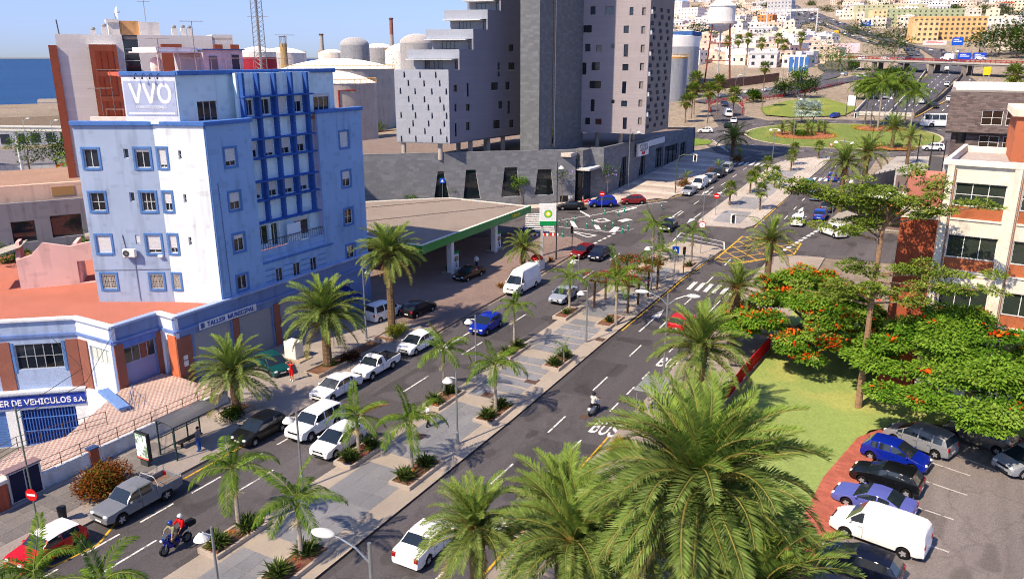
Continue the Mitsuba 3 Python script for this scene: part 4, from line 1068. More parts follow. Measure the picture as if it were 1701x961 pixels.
for b in range(6):
 x = .28 + b * 3.95
 part(cb, 'pilaster', MB().box((x - .28,-.22,0),(x + .16,-.003,18.0),(228,220,204), MRB, bevel=.02).ply('m_plaster'))
 part(cb, 'downpipe', MB().tube([(x + .26,-.06, .3),(x + .26,-.06,17.7)], .045,(150,110,90),6).ply('m_plain', to_world=T4(MRB.tolist())))
part(cb, 'parapet', MB().box((-.3,-.25,18.0),(20, .15,18.35),(236,230,216), MRB).box((-.3, .15,17.6),(.0,12.5,18.3),(200,196,188), MRB).ply('m_plaster'))
part(cb, 'roof', MB().box((0, .1,17.4),(20,12.5,17.75),(160,152,148), MRB).box((.0,11.9,17.7),(20,12.3,18.2),(226,222,214), MRB).ply('m_plaster'))
part(cb, 'side_wall', MB().box((-.02, .36,0),(.3,12.5,17.4), CR, MRB).ply('m_plaster'))
part(cb, 'upper_block', MB().box((4.2,68.0,17.7),(22,76,21.0),(176,106,78)).box((3.9,67.7,21.0),(22,76.4,21.5),(228,212,190)).ply('m_plaster'), label='orange rooftop block with a cream slab')
ow = thing('orange_side_wing', 'orange brick wing at the left end of the cream building, in dappled tree shade', 'building')
part(ow, 'wall', MB().box((-2.2,62.6,0),(.2,71,14.0),(160,86,62)).ply('m_plaster'))
part(ow, 'coping', MB().box((-2.3,62.5,14.0),(.25,71,14.25),(226,214,200)).ply('m_plaster'))
part(ow, 'upper_wall', MB().box((-2.2,66.5,14.2),(.2,71,16.4),(170,112,100)).ply('m_plaster'))
bb = thing('grey_brick_building', 'dark grey brick building with white framed windows, behind the cream building', 'building')
MBB = frame((1.5,95),(30,95))
bw = [(1.25 + k * 2.15,3.1 + k * 2.15,18.45,19.9) for k in range(5)]
bw2 = [(1.35 + k * 2.15,3.15 + k * 2.15,16.05,17.3) for k in range(5)]
BKC = (112,100,98)
part(bb, 'upper_wall', wall_mesh(MB(), MBB, [(-1.85,17.65),(26,17.65),(26,21.7),(-1.85,21.7)], bw, BKC, .3).ply('m_brick'))
part(bb, 'lower_wall', wall_mesh(MB(), frame((1.5,95.8),(30,95.8)),[(-1.2,3),(26,3),(26,17.7),(-1.2,17.7)], bw2 + [(-.75, .15,16.4,17.5)],(100,90,90), .3).ply('m_brick'))
for h in bw:
 window(bb, MBB, *h, frame_col=(226,228,230), nx=2, nz=1, depth=.08, glass=(56,46,40))
for h in bw2:
 window(bb, frame((1.5,95.8),(30,95.8)), *h, frame_col=(226,228,230), nx=2, nz=1, depth=.08, glass=(56,50,46))
window(bb, frame((1.5,95.8),(30,95.8)),-.75, .15,16.4,17.5, frame_col=(60,50,48), nx=1, depth=.1)
part(bb, 'side_wall', MB().box((-.35,95.05,17.66),(-.02,112,21.69), BKC).box((.3,95.85,3),(.6,112,17.65), BKC).ply('m_brick'))
part(bb, 'roof', MB().box((-.3,95.3,21.2),(28,112,21.4),(214,210,202)).box((-.36,95.0,21.7),(28,95.32,21.9),(150,144,140)).box((-.3,111.6,21.3),(28,112,22.3),(226,222,214)).ply('m_plaster'), label='pale flat roof terrace')
part(bb, 'soffit', MB().box((-.34,95.3,17.5),(28,95.85,17.68),(110,104,100)).ply('m_plaster'))
# billboard hoarding and yard wall by the side street
hb = thing('bar_hoarding', 'black hoarding with orange lettering and a white roof edge, behind the thin tree', 'sign')
MHB = frame((-8.8,118.5),(-2.0,117.0))
part(hb, 'board', MB().box((0,-.1,3.0),(6.9, .1,6.6),(34,28,28), MHB).ply('m_plain'))
letters(hb, MHB, "J'70", .5,4.6,1.5,(214,120,60), out=.11)
part(hb, 'roof', MB().box((-.2,-.2,6.6),(7.1,6,6.8),(226,226,224), MHB).ply('m_plain'))
part(hb, 'wall', MB().box((.1, .15,2),(6.8,5.8,6.6),(120,104,98), MHB).ply('m_plaster'))
bf = thing('billboard_frame', 'tall curved steel billboard frame seen from behind, beside the hoarding', 'billboard')
for k in range(7):
 t = k / 6
 p = np.array([-9.6 + 3.4 * t, 119 + 10 * t])
 part(bf, 'post', MB().box((p[0] - .07, p[1] - .07,2.2),(p[0] + .07, p[1] + .07,9.4),(60,58,58)).ply('m_plain'))
for k in range(6):
 t, t2 = k / 6,(k + 1) / 6
 part(bf, 'panel', MB().box((0,-.03,6.4),(math.dist((0,0),(3.4 / 6,10 / 6)), .03,9.2),(96,92,90), frame((-9.6 + 3.4 * t, 119 + 10 * t),(-9.6 + 3.4 * t2,119 + 10 * t2))).ply('m_plain'))
yw = thing('yard_wall', 'grey brown yard wall with tall dark poles, left of the brick building', 'wall')
part(yw, 'wall', MB().box((-6.0,131.0,2),(4,131.4,8.2),(120,108,106)).ply('m_plaster'))
parts(yw, 'pole', MB().box((-3.6,130.4,2),(-3.45,130.55,14.4),(44,40,42)).box((-1.9,130.4,2),(-1.75,130.55,14.4),(44,40,42)).box((-.2,130.4,2),(-.05,130.55,13.6),(44,40,42)), 'm_plain')
part(yw, 'net_panel', MB().box((-2.0,130.45,7),(-.1,130.48,11.3),(92,92,96)).ply('m_plain'))

# ---------------------------------------------------------------- white and rust red apartment block on the left
ap = thing('rust_and_white_apartments', 'white apartment block with rust red panels behind the blue building', 'building')
azp = math.radians(-56)
AP0 = np.array([105 * math.sin(azp),105 * math.cos(azp)])
au_ = np.array([math.cos(azp),-math.sin(azp)])
MAp = frame(AP0, AP0 + au_)
WH, RU = (216,213,210),(142,80,64)
part(ap, 'wall', wall_mesh(MB(), MAp, [(-3.4,2),(3.35,2),(3.35,27.6),(-3.4,27.6)],[], WH, .3).ply('m_panel'), label='white front wall')
part(ap, 'wall', wall_mesh(MB(), MAp, [(5.0,2),(13.2,2),(13.2,27.6),(5.0,27.6)],[], WH, .3).box((13.2, .1,2),(15.6,8,27.75), WH, MAp).ply('m_panel'))
part(ap, 'side_panel', MB().box((-4.2,-.3,9.0),(-3.41, .6,26.4), RU, MAp).ply('m_plaster'), label='rust red panel at the left edge')
bl = part(ap, 'balcony_panel', MB().box((-.2,-1.9,17.5),(2.6,-1.7,26.5), RU, MAp).ply('m_plaster'), label='rust red slatted balcony panel')
part(ap, 'balcony_side', MB().box((2.3,-1.7,17.5),(2.6,-.01,26.5),(198,196,200), MAp).box((-.2,-1.7,26.4),(2.6,-.01,26.5), WH, MAp).ply('m_plaster'))
for k in range(3):
 for j in range(3):
  part(bl, 'slat_panel', MB().box((.3 + j * .65,-1.94,18.2 + k * 2.75),(.85 + j * .65,-1.905,20.3 + k * 2.75),(132,66,50), MAp).ply('m_plaster'))
st = part(ap, 'stair_window', MB().box((3.4, .4,12),(4.98, .5,27.6),(34,38,46), MAp).ply('m_glass'), label='dark stair glazing')
parts(st, 'band', MB().box((3.36, .1,27.0),(5.0, .38,27.5),(60,62,70), MAp), 'm_plain')
for k in range(11):
 part(st, 'band', MB().box((3.5, .3,12.8 + k * 1.32),(4.95, .39,12.9 + k * 1.32),(176,178,182), MAp).ply('m_plain'))
for x0, x1 in ((7.3,9.6),(13.25,14.2),(15.1,16.1)):
 part(ap, 'red_panel', MB().box((x0,-.9,21),(x1,-.6,26.6), RU, MAp).ply('m_plaster'))
part(ap, 'roof', MB().box((-3.3, .1,27.1),(15.5,12,27.4),(190,180,172), MAp).ply('m_plaster'))
part(ap, 'roof_block', MB().box((2.1,1.5,27.4),(3.3,5,29.0), WH, MAp).box((5.4,1.5,27.4),(7.6,5,29.1), WH, MAp).box((1.9,1.3,29.0),(3.3,5.1,29.35), WH, MAp).ply('m_plaster'))
part(ap, 'roof_block', MB().box((3.35,1.8,27.4),(5.4,5,29.2),(206,158,110), MAp).ply('m_plaster'), label='ochre rooftop panel')
for x, h in ((1.7, .9),(.5, .5),(9.2, .85),(10.9, .85),(10.2, .9)):
 c = part(ap, 'chimney', MB().box((x - .3,1.5,27.4),(x + .3,2.1,27.6 + h), WH, MAp).ply('m_plaster'))
 part(c, 'cowl', MB().lathe([(.0,0),(.2, .02),(.26, .15),(.2, .32),(0, .36)],(150,150,150),10, M=np.asarray(MAp) @ np.array([[1,0,0, x],[0,1,0,1.8],[0,0,1,27.6 + h],[0,0,0,1.0]])).ply('m_plain'))
dish = part(ap, 'satellite_dish', MB().lathe([(.0,0),(.4, .08),(.7, .25),(.72, .27),(.4, .12),(0, .05)],(214,214,214),18, M=np.asarray(MAp) @ np.array([[0,0,1,3.0],[1,0,0,2.5],[0,1,0,30.1],[0,0,0,1.0]])).ply('m_plain'))
part(dish, 'arm', MB().tube([(3.0,2.5,29.3),(3.0,2.5,30.1),(3.6,2.5,30.2)], .05,(120,120,120),6).ply('m_plain', to_world=T4(MAp.tolist())))
part(ap, 'aerial', MB().tube([(6.2,2,29.1),(6.2,2,32.8)], .04,(150,150,150),5).tube([(5.5,2,31.4),(6.9,2,31.4)], .03,(150,150,150),4).ply('m_plain', to_world=T4(MAp.tolist())))
part(ap, 'aerial', MB().tube([(-3.0,2,27.4),(-3.1,2,29.2)], .08,(90,96,104),6).ply('m_plain', to_world=T4(MAp.tolist())))

# grey shop with parked cars mirrored in its windows, and the low pink roof
gs = thing('grey_showroom', 'grey showroom with two wide dark windows at the left edge', 'building')
GS0, GS1 = np.array([-93.0,35.3]), np.array([-81.5,55.0])
MGS = frame(GS0, GS1)
LGS = math.dist(GS0, GS1)
gh = [(12.7,14.9,5.9,8.2),(16.4,19.4,6.1,8.5)]
part(gs, 'wall', wall_mesh(MB(), MGS, [(0,0),(LGS, 0),(LGS, 10.2),(0,10.2)], gh, (134,134,142), .4).ply('m_plaster'))
for h in gh:
 window(gs, MGS, *h, frame_col=(60,70,72), nx=2, depth=.3, glass=(44,50,56), fw=.12)
part(gs, 'pink_parapet', MB().box((-.2,1.0,9.8),(LGS + 1,1.6,11.9),(222,192,170), MGS).ply('m_plaster'))
part(gs, 'roof', MB().box((0,1.6,11.3),(LGS, 18,11.6),(156,128,112), MGS).ply('m_plaster'))
part(gs, 'vent', MB().box((17.0, .95,10.5),(19.2, .99,11.5),(176,140,90), MGS).ply('m_plain'))
# ---------------------------------------------------------------- palms
def frond_mesh(L, e0, droop, n, leaflet, vup, sag, greens, rach, seed, nseg=10, width=1.0, twist=0.0, tri=False):
 """A feather frond growing from the origin along +x: curved rachis with paired leaflets. Angles in degrees."""
 r = np.random.default_rng(seed)
 t = np.linspace(0,1, nseg + 1)
 ang = np.radians(e0 - droop * t ** 1.35)
 seg = L / nseg
 P = np.zeros((nseg + 1,3))
 for i in range(nseg):
  a = (ang[i] + ang[i + 1]) / 2
  P[i + 1] = P[i] + seg * np.array([math.cos(a),0, math.sin(a)])
 P[:, 1] += np.sin(t * 2.2) * twist * L * .1
 mb = MB().tube(P, np.linspace(.035, .008, nseg + 1) * (L / 3) ** .5, rach, 4, cap=False)
 V, F, U = [],[],[]
 for s in (-1,1):
  for k in range(n):
   u = .10 + .88 * (k + .5 * (s > 0) + r.uniform(-.2, .2)) / n
   j = min(int(u * nseg), nseg - 1)
   f = u * nseg - j
   p = P[j] * (1 - f) + P[j + 1] * f
   d = P[j + 1] - P[j]
   d /= np.linalg.norm(d)
   up = np.array([-d[2],0, d[0]])
   side = np.array([0, s, 0.0])
   fw = math.radians(38 + 22 * (1 - u) + r.uniform(-6,6))
   va = math.radians(vup + r.uniform(-9,9))
   dirv = math.sin(fw) * (math.cos(va) * side + math.sin(va) * up) + math.cos(fw) * d
   ll = leaflet * (math.sin(math.pi * min(1, .16 + .80 * u)) ** .55) * r.uniform(.85,1.1)
   w = .020 * width * (L / 3)
   m = p + dirv * ll * .5 + np.array([0,0,-.08 * sag * ll])
   tip = p + dirv * ll + np.array([0,0,-.55 * sag * ll])
   wd = np.cross(dirv, side * math.sin(va) - up * math.cos(va))
   wd = d * w if np.linalg.norm(wd) < 1e-6 else wd / np.linalg.norm(wd) * w
   wd = d * w
   c = enc(greens[r.integers(len(greens))])
   b = len(V)
   if tri:
    V += [p - wd, p + wd, tip]
    F += [[b, b + 1, b + 2]]
    U += [c] * 3
   else:
    V += [p, m - wd * 1.25, m + wd * 1.25, tip]
    F += [[b, b + 1, b + 2],[b + 1, b + 3, b + 2]]
    U += [c] * 4
 mb.add(np.array(V), np.array(F), np.array(U))
 return mb

def fan_mesh(R, n, green, stem, seed):
 """A fan leaf on a stalk, growing along +x."""
 r = np.random.default_rng(seed)
 mb = MB().tube([(0,0,0),(R * .5,0, R * .12),(R * .9,0, R * .05)],[.03, .025, .02], stem, 4, cap=False)
 c = np.array([R * .85,0, R * .06])
 for k in range(n):
  a = math.radians(-125 + 250 * k / (n - 1))
  d = np.array([math.cos(a), math.sin(a), r.uniform(-.25, .05)])
  w = np.array([-math.sin(a), math.cos(a),0]) * R * .08
  l = R * (.75 + .25 * math.cos(a * .6)) * r.uniform(.9,1.05)
  mb.add([c, c + d * l * .55 - w, c + d * l * .55 + w, c + d * l + [0,0,-.12 * l]],[[0,1,2],[1,3,2]], green[r.integers(len(green))])
 return mb

CAN = [(102,124,62),(114,134,70),(88,110,54),(128,144,84)]
CAN_Y = [(118,144,66),(130,154,74),(106,132,60)]
CAN_O = [(128,126,74),(114,116,68),(138,130,84)]
KING = [(84,112,46),(98,124,50),(110,134,54),(76,104,42)]
_lib = {}

def lib(name, make, mat='m_leaf'):
 if name not in _lib:
  _lib[name] = make().ply(mat)
 return _lib[name]

CLASSES = [(82,38),(66,55),(48,72),(28,78),(6,70),(-18,55)]       # start angle, droop of each whorl
def canary_frond(level, k, v):
 e0, dr_ = CLASSES[level]
 n = {0: 78,1: 44,2: 20}[v]
 cols = CAN_Y if level < 2 else (CAN_O if level == 5 else CAN)
 return lib(f'can{level}_{k}_{v}', lambda: frond_mesh(3.0, e0 + (6 if k else -4), dr_ + (8 if k else -6), n, .50,24, .12, cols, (150,142,78),100 + level * 7 + k, nseg=10 if v < 2 else 7, width={0: .95,1: 1.4,2: 2.6}[v], twist=.5 if k else -.5))

def trunk_mesh(x, y, z0, z1, r0, r1, col, lean=(0,0), rings=True, bulge=0.0, seed=1):
 r = np.random.default_rng(seed)
 n = max(6, int((z1 - z0) / .16)) if rings else 6
 n = min(n, 60)
 t = np.linspace(0,1, n)
 pts = np.c_[x + lean[0] * t ** 1.5, y + lean[1] * t ** 1.5, z0 + (z1 - z0) * t]
 rad = r0 + (r1 - r0) * t ** .8 + (.06 * r0 * (np.arange(n) % 2) if rings else 0) + bulge * np.exp(-((t - .93) / .09) ** 2)
 return MB().tube(pts, rad, col, 10)

def canary_palm(x, y, zc, L, label, near=1, n=44, group=None, name='date_palm', trunk=(112,94,74), seed=0, lean=(0,0), base=None, low=True):
 r = np.random.default_rng(900 + seed)
 key = thing(name, label, 'palm tree', group)
 z0 = float(zt(y)) if base is None else base
 cx, cy = x + lean[0], y + lean[1]
 part(key, 'trunk', trunk_mesh(x, y, z0 - .1, zc, .36 * (L / 3.4) ** .5, .30 * (L / 3.4) ** .5, trunk, lean, True, .14, seed).ply('m_bark'))
 if near < 2:
  mb = MB()
  for k in range(34):
   a, h = k * 2.4, k / 34
   d = np.array([math.cos(a), math.sin(a), .55 + .5 * h])
   p = np.array([cx, cy, zc - .75 + .8 * h]) + d * .16
   mb.tube([p, p + d * .42],[.07, .03],[(134,96,60),(150,112,66),(116,84,56)][k % 3],4)
  part(key, 'leaf_base', mb.ply('m_bark'))
  labels[f'{key}__leaf_base'] = {'kind': 'stuff'}
 cum = [.14, .30, .52, .74, .93,1.0] if low else [.2, .42, .68, .9,1.0,1.0]
 for k in range(n):
  q = (k + .5) / n
  level = next(i for i, c in enumerate(cum) if q <= c)
  a = k * 2.39996 + r.uniform(-.2, .2)
  s = L / 3.0 * r.uniform(.86,1.06) * (.82 if level == 0 else 1)
  M = place(cx, cy, zc + .25 - .10 * level, a, s)
  tilt = np.radians(r.uniform(-6,6))
  R = np.eye(4)
  R[:3, :3] = [[math.cos(tilt),0, math.sin(tilt)],[0,1,0],[-math.sin(tilt),0, math.cos(tilt)]]
  roll = np.radians(r.uniform(-14,14))
  R2 = np.eye(4)
  R2[:3, :3] = [[1,0,0],[0, math.cos(roll),-math.sin(roll)],[0, math.sin(roll), math.cos(roll)]]
  part(key, 'frond', canary_frond(level, int(r.integers(2)), near), M @ R @ R2)
 if near < 2:
  for k in range(5):
   v = int(r.integers(2))
   part(key, 'dead_frond', lib(f'dead{v}', lambda: frond_mesh(2.6,-40 - 20 * v, 40,26, .36,10, .3,[(142,108,66),(126,96,60),(158,124,78)],(134,98,60),140 + v, width=1.3, twist=.6)), place(cx, cy, zc - .2, r.uniform(0,6.28), L / 3.2 * r.uniform(.6, .9)))
 return key

KCL = [(80,30),(58,78),(40,96),(22,92),(2,74)]
def king_frond(level, k, v):
 e0, d_ = KCL[level]
 n = {0: 42,1: 26,2: 14}[v]
 return lib(f'king{level}_{k}_{v}', lambda: frond_mesh(2.4, e0 + (5 if k else -5), d_ + (10 if k else -8), n, .58,-4 if level else 10, .5, KING, (128,138,70),300 + level * 7 + k, nseg=9 if v < 2 else 6, width={0: 1.7,1: 2.2,2: 3.4}[v], twist=.6 if k else -.6))

def king_palm(x, y, zc, L, label, near=0, n=9, seed=0, tuft=True, group='slender palms in the median planters', name='slender_palm', dead=False, base=None):
 r = np.random.default_rng(500 + seed)
 key = thing(name, label, 'palm tree', group)
 z0 = float(zt(y)) + .1 if base is None else base
 rt = .105 * (L / 2.4) ** .5
 zs = zc - .28 * (zc - z0)
 part(key, 'trunk', trunk_mesh(x, y, z0, zs, rt * 1.35, rt * .85,(158,148,136), rings=False).ply('m_bark'))
 part(key, 'crownshaft', MB().tube([(x, y, zs),(x, y, (zs + zc) / 2),(x, y, zc + .1)],[rt * 1.15, rt * 1.05, rt * .55],(118,136,66),8).ply('m_plain'))
 if tuft and near < 2:
  mb = MB()
  V, F = [],[]
  for k in range(150):
   a, e = r.uniform(0,6.28), r.uniform(-.9, .9)
   d = np.array([math.cos(a) * math.cos(e), math.sin(a) * math.cos(e), math.sin(e)])
   p = np.array([x, y, zs - .25])
   q = p + d * r.uniform(.3, .62) + [0,0,-.12]
   w = np.cross(d, [.3, .5, .8]) * .018
   b = len(V)
   V += [p - w, p + w, q - w * .4, q + w * .4]
   F += [[b, b + 1, b + 3],[b, b + 3, b + 2]]
  mb.add(V, F, (214,202,160))
  part(key, 'seed_tuft', mb.ply('m_plain'))
 for k in range(n):
  level = 0 if k == 0 else 1 + (k * 4 // n) % 4
  M = place(x, y, zc, k * 2.39996 + r.uniform(-.3, .3) + seed, L / 2.4 * r.uniform(.86,1.06))
  part(key, 'frond', king_frond(level, int(r.integers(2)), near), M)
 if dead:
  part(key, 'dead_frond', lib('deadking', lambda: frond_mesh(2.2,20,20,26, .4,20, .2,[(176,122,62),(160,108,56)],(170,120,70),77, width=2.0)), place(x, y, zc, .9), label='dry orange brown frond')
 return key

# pavement palms by the blue building
for i, (x, y, zc, L, lab) in enumerate(((-42.7,36.1,3.3,3.35, 'date palm on the left pavement next to the bus shelter'),(-43.0,46.2,4.7,4.0, 'date palm in the long planter beside the garage doors'),
          (-43.2,55.3,7.8,3.7, 'tall date palm in front of the petrol canopy corner'),(-42.0,79.2,3.6,2.9, 'short date palm on the petrol forecourt island'))):
 canary_palm(x, y, zc, L, lab, near=0 if i < 3 else 1, n=(60,72,70,40)[i], seed=i)
# big palms in the foreground and along the bus lane
canary_palm(-5.9,24.2,10.8,4.6, 'largest date palm, its crown filling the bottom of the view', near=0, n=120, seed=11, base=0)
canary_palm(-12.3,27.2,5.8,3.4, 'date palm under the largest crown, to its left', near=0, n=78, seed=12, base=0)
canary_palm(-8.9,26.6,6.2,3.5, 'date palm with hanging seed stalks at the bottom edge below the largest crown', near=0, n=74, seed=13, base=0)
canary_palm(-4.6,26.3,7.0,3.3, 'young bright date palm at the bottom edge right of the largest trunk', near=0, n=50, seed=14, base=0)
canary_palm(-14.9,24.0,6.3,2.75, 'date palm over the white car at the bottom edge', near=0, n=64, seed=15, base=0)
canary_palm(-12.8,50.2,6.0,3.9, 'date palm beside the street lamp of the bus lane', near=0, n=66, seed=16)
canary_palm(-14.2,66.2,6.0,3.0, 'date palm behind the red car on the right carriageway', near=1, n=38, seed=17)
canary_palm(-15.0,84.4,6.3,3.4, 'date palm by the yellow box junction', near=1, n=40, seed=18)
canary_palm(-12.9,126.5,10.0,4.0, 'nearer date palm of the pair by the parked row', near=1, n=42, seed=19)
canary_palm(-10.6,134.5,10.8,4.0, 'farther date palm of the pair by the parked row', near=1, n=38, seed=20)
canary_palm(-10.8,197.5,10.0,4.6, 'date palm in a flower ring on the roundabout', near=2, n=40, seed=21)
canary_palm(-40.3,172.3,8.6,4.4, 'date palm at the corner of the pale pavement before the roundabout', near=1, n=42, seed=22)
canary_palm(-6.5,176,10.0,3.4, 'yellowish palm beside the curved billboard frame', near=2, n=30, seed=23)
for i, (x, y, zc, L, lab) in enumerate(((-26.8,12.9,7.2,2.3, 'slender palm at the bottom left edge over the red car bonnet'),(-23.6,13.4,7.6,2.2, 'slender palm at the bottom edge right of the red car'))):
 king_palm(x, y, zc, L, lab, near=0, n=9, seed=40 + i, tuft=False, group=None, base=0.1)

canary_palm(-10.9,24.9,6.4,3.6, 'date palm at the bottom edge between the white car palm and the largest crown', near=0, n=70, seed=41, base=0)
canary_palm(-3.4,22.9,8.2,3.6, 'date palm at the bottom edge right below the largest crown', near=0, n=60, seed=42, base=0)
canary_palm(-13.9,30.3,4.8,2.5, 'small pale date palm at the kerb left of the largest crown', near=0, n=44, seed=43, base=0)
# slender palms of the median
MP_ = [(-31.1,25.6,4.0,2.5, 'slender palm in the nearest left planter'),(-26.4,25.4,3.6,2.6, 'slender palm in the nearest right planter'),(-31.0,35.6,2.9,2.1, 'slender palm with a dry orange frond in the second left planter'),
 (-26.6,35.4,3.7,2.5, 'slender palm in the second right planter'),(-31.2,46.0,4.0,2.4, 'slender palm in the third left planter'),(-26.2,45.2,4.0,2.5, 'slender palm in the third right planter'),
 (-31.2,57.2,4.3,2.0, 'slender palm in the fourth left planter beside the blue car'),(-25.8,56.0,1.8,1.1, 'very young palm in the fourth right planter'),(-30.9,68.2,4.2,2.4, 'slender palm near the silver coupe'),
 (-25.4,66.8,5.2,2.9, 'slender palm beside the flowering pergola'),(-29.3,88.5,6.0,2.7, 'tall slender palm beside the junction'),(-26.4,82.3,4.3,2.7, 'slender palm behind the flowering pergola'),(-24.8,89.5,5.4,2.3, 'slender palm near the end of the median')]
for i, (x, y, zc, L, lab) in enumerate(MP_):
 king_palm(x, y, zc, L * 1.1, lab, near=0 if y < 60 else 1, n=6 if L < 1.5 else 11, seed=i, dead=(i == 2), tuft=(L > 1.5))
FANG = [(100,120,52),(116,132,58),(88,106,46)]
def fan_palm(x, y, zc, R, label, group, n=20, seed=0, trunk_r=.13, skirt=True, greens=FANG, name='fan_palm'):
 r = np.random.default_rng(700 + seed)
 key = thing(name, label, 'palm tree', group)
 z0 = float(max(zt(y), zground(x, y)))
 part(key, 'trunk', trunk_mesh(x, y, z0 - .1, zc, trunk_r * 1.2, trunk_r, (124,102,82), rings=False).ply('m_bark'))
 if skirt:
  part(key, 'dead_skirt', MB().lathe([(trunk_r, zc - R * .9),(R * .30, zc - R * .5),(R * .36, zc - .15),(.05, zc)],(150,124,78),9,(x, y, 0)).ply('m_bark'))
 for k in range(n):
  e = math.radians((70,40,15,-10,-35)[k * 5 // n])
  a = k * 2.39996 + r.uniform(-.3, .3)
  R1 = np.eye(4)
  R1[:3, :3] = [[math.cos(e),0,-math.sin(e)],[0,1,0],[math.sin(e),0, math.cos(e)]]
  gk = 'fan' + str(greens[0][0]) + str(k % 3)
  part(key, 'frond', lib(gk, lambda: fan_mesh(1.0,13, greens, (130,130,70), k)), place(x, y, zc, a, R * .62) @ R1)
 return key
gsm = 'small fan palms on the second median'
for i, (x, y, zc, R) in enumerate(((-29.0,124.6,5.2,1.5),(-24.0,123.2,5.5,1.5),(-28.2,135.3,5.7,1.4),(-25.5,142.2,5.9,1.4),(-28.6,150.5,6.4,1.5),(-25.9,159.7,6.8,1.5),(-26.6,166.4,7.6,1.5),(-23.4,177.0,7.2,1.5),(-28.9,143.0,5.6,1.3))):
 fan_palm(x, y, zc, R, 'small fan palm on the second median, ' + ('left of the pair nearest the junction', 'right of the pair nearest the junction', 'left row, second from the junction', 'right row, second from the junction', 'left row, fourth from the junction', 'right row, third from the junction', 'near the crossing to the roundabout', 'at the roundabout end', 'left row, third from the junction')[i], gsm, n=16, seed=i, skirt=False)
gw = 'fan palms left of the roundabout'
for i, (x, y, h, R) in enumerate(((-61.5,229.3,9,2.4),(-69.4,240,8,2.4),(-68.0,229,6.0,2.2),(-71.6,250,10.5,2.5),(-62.5,243,10,2.5),(-56.0,236,7.5,2.3))):
 fan_palm(x, y, float(zt(y)) + h, R * 1.25, 'fan palm left of the roundabout, ' + ('right of the white van', 'leftmost', 'front one', 'rear left one', 'by the red railing', 'nearest the roundabout')[i], gw, n=22, seed=20 + i)
fan_palm(-54.0,266.0, float(zt(266)) + 13,2.3, 'tall thin fan palm standing alone by the slip road', None, n=22, seed=30)
for i, (x, y, h) in enumerate(((-102,430,12),(-96,425,13),(-88,420,11),(-84,440,12),(-71,430,13),(-110,440,11),(-78,425,10))):
 fan_palm(x, y, float(zt(y)) + h, 3.4,('second', 'third', 'fourth', 'fifth', 'seventh', 'first', 'sixth')[i] + ' fan palm from the left in the row beyond the slip road', 'fan palms beyond the motorway', n=16, seed=50 + i, trunk_r=.3)
for i, (x, y, h) in enumerate(((13.5,260,12),(17.5,255,12.5),(21.5,258,13),(26,262,13),(30,256,12))):
 fan_palm(x, y, float(zt(y)) + h, 3.4, 'bushy fan palm behind the brick building, ' + ('leftmost', 'second', 'third', 'fourth', 'rightmost')[i], 'fan palms behind the brick building', n=22, seed=60 + i, trunk_r=.35)
gr = 'royal palms on the roundabout'
for i, (x, y, h, L) in enumerate(((-18.6,232.5,11,6.6),(-16.4,227.5,12,7.0),(-12.6,232.5,11.5,6.4),(-10.6,235.5,10.5,6.2),(-8.7,227.0,9.5,6.2),(-14.0,239.0,10.5,6.2),(-20.5,238,11,6.2))):
 king_palm(x, y, float(zt(y)) + h, L, 'royal palm on the roundabout, ' + ('leftmost', 'second from the left', 'third from the right', 'second from the right', 'rightmost', 'rear one', 'rear left one')[i], near=2, n=16, seed=80 + i, tuft=False, group=gr, name='royal_palm')
BIS = [(172,188,182),(186,200,194),(156,174,168)]
for i, (x, y, R) in enumerate(((-37.0,238.0,3.2),(-33.6,236.0,3.0))):
 fan_palm(x, y, float(zt(y)) + 4.0, R, 'silver blue fan palm on the roundabout, ' + ('left one' if i == 0 else 'right one'), None, n=24, seed=90 + i, skirt=False, greens=BIS, name='silver_palm')
for i, (x, y, L) in enumerate(((-37.5,211.5,2.2),(-34.6,213.0,2.0),(-32.0,216.5,2.1),(-29.5,218.5,2.0),(-36.0,217.5,2.0),(-30.5,212.5,1.9),(-27.8,216.0,1.8))):
 canary_palm(x, y, float(zt(y)) + 1.5, L * 1.4, 'low palm in the roundabout bed, ' + ('front left', 'front middle', 'centre', 'right', 'rear left', 'front right', 'rightmost')[i], near=2, n=20, seed=70 + i, group='low palms in the roundabout bed', name='low_palm', low=False)

# ---------------------------------------------------------------- leafy crowns
def leaves(clumps, n, size, cols, seed, flat=.5, droop=.25, top=None, topcols=None, ntop=0):
 """n leaf blades spread over the upper shells of the clumps (x, y, z, radius): a loose uneven crown."""
 r = np.random.default_rng(seed)
 C = np.asarray(clumps, float)
 w = C[:, 3] ** 2
 idx = r.choice(len(C), n, p=w / w.sum())
 d = r.normal(size=(n, 3))
 d[:, 2] = np.abs(d[:, 2]) * .9 - .25 * r.random(n)
 d /= np.linalg.norm(d, axis=1, keepdims=True)
 rad = C[idx, 3] * (.62 + .45 * r.random(n))
 p = C[idx, :3] + d * rad[:, None] * [1,1, flat]
 out = d * [1,1, .35] + r.normal(size=(n, 3)) * .35
 out[:, 2] -= droop
 out /= np.linalg.norm(out, axis=1, keepdims=True)
 nrm = d * .5 + [0,0, .8] + r.normal(size=(n, 3)) * .35
 sd = np.cross(out, nrm)
 sd /= np.linalg.norm(sd, axis=1, keepdims=True) + 1e-9
 l = size * r.uniform(.7,1.3, n)[:, None]
 q = np.stack([p, p + out * l * .5 + sd * l * .24, p + out * l, p + out * l * .5 - sd * l * .24],1)
 tone = np.array([enc(c) for c in cols])
 clump_tone = r.integers(0, len(cols), len(C))
 pick = np.where(r.random(n) < .6, clump_tone[idx], r.integers(0, len(cols), n))
 uv = np.repeat(tone[pick],4, axis=0)
 mb = MB().add(q.reshape(-1,3), np.arange(4 * n).reshape(n, 4), uv)
 return mb

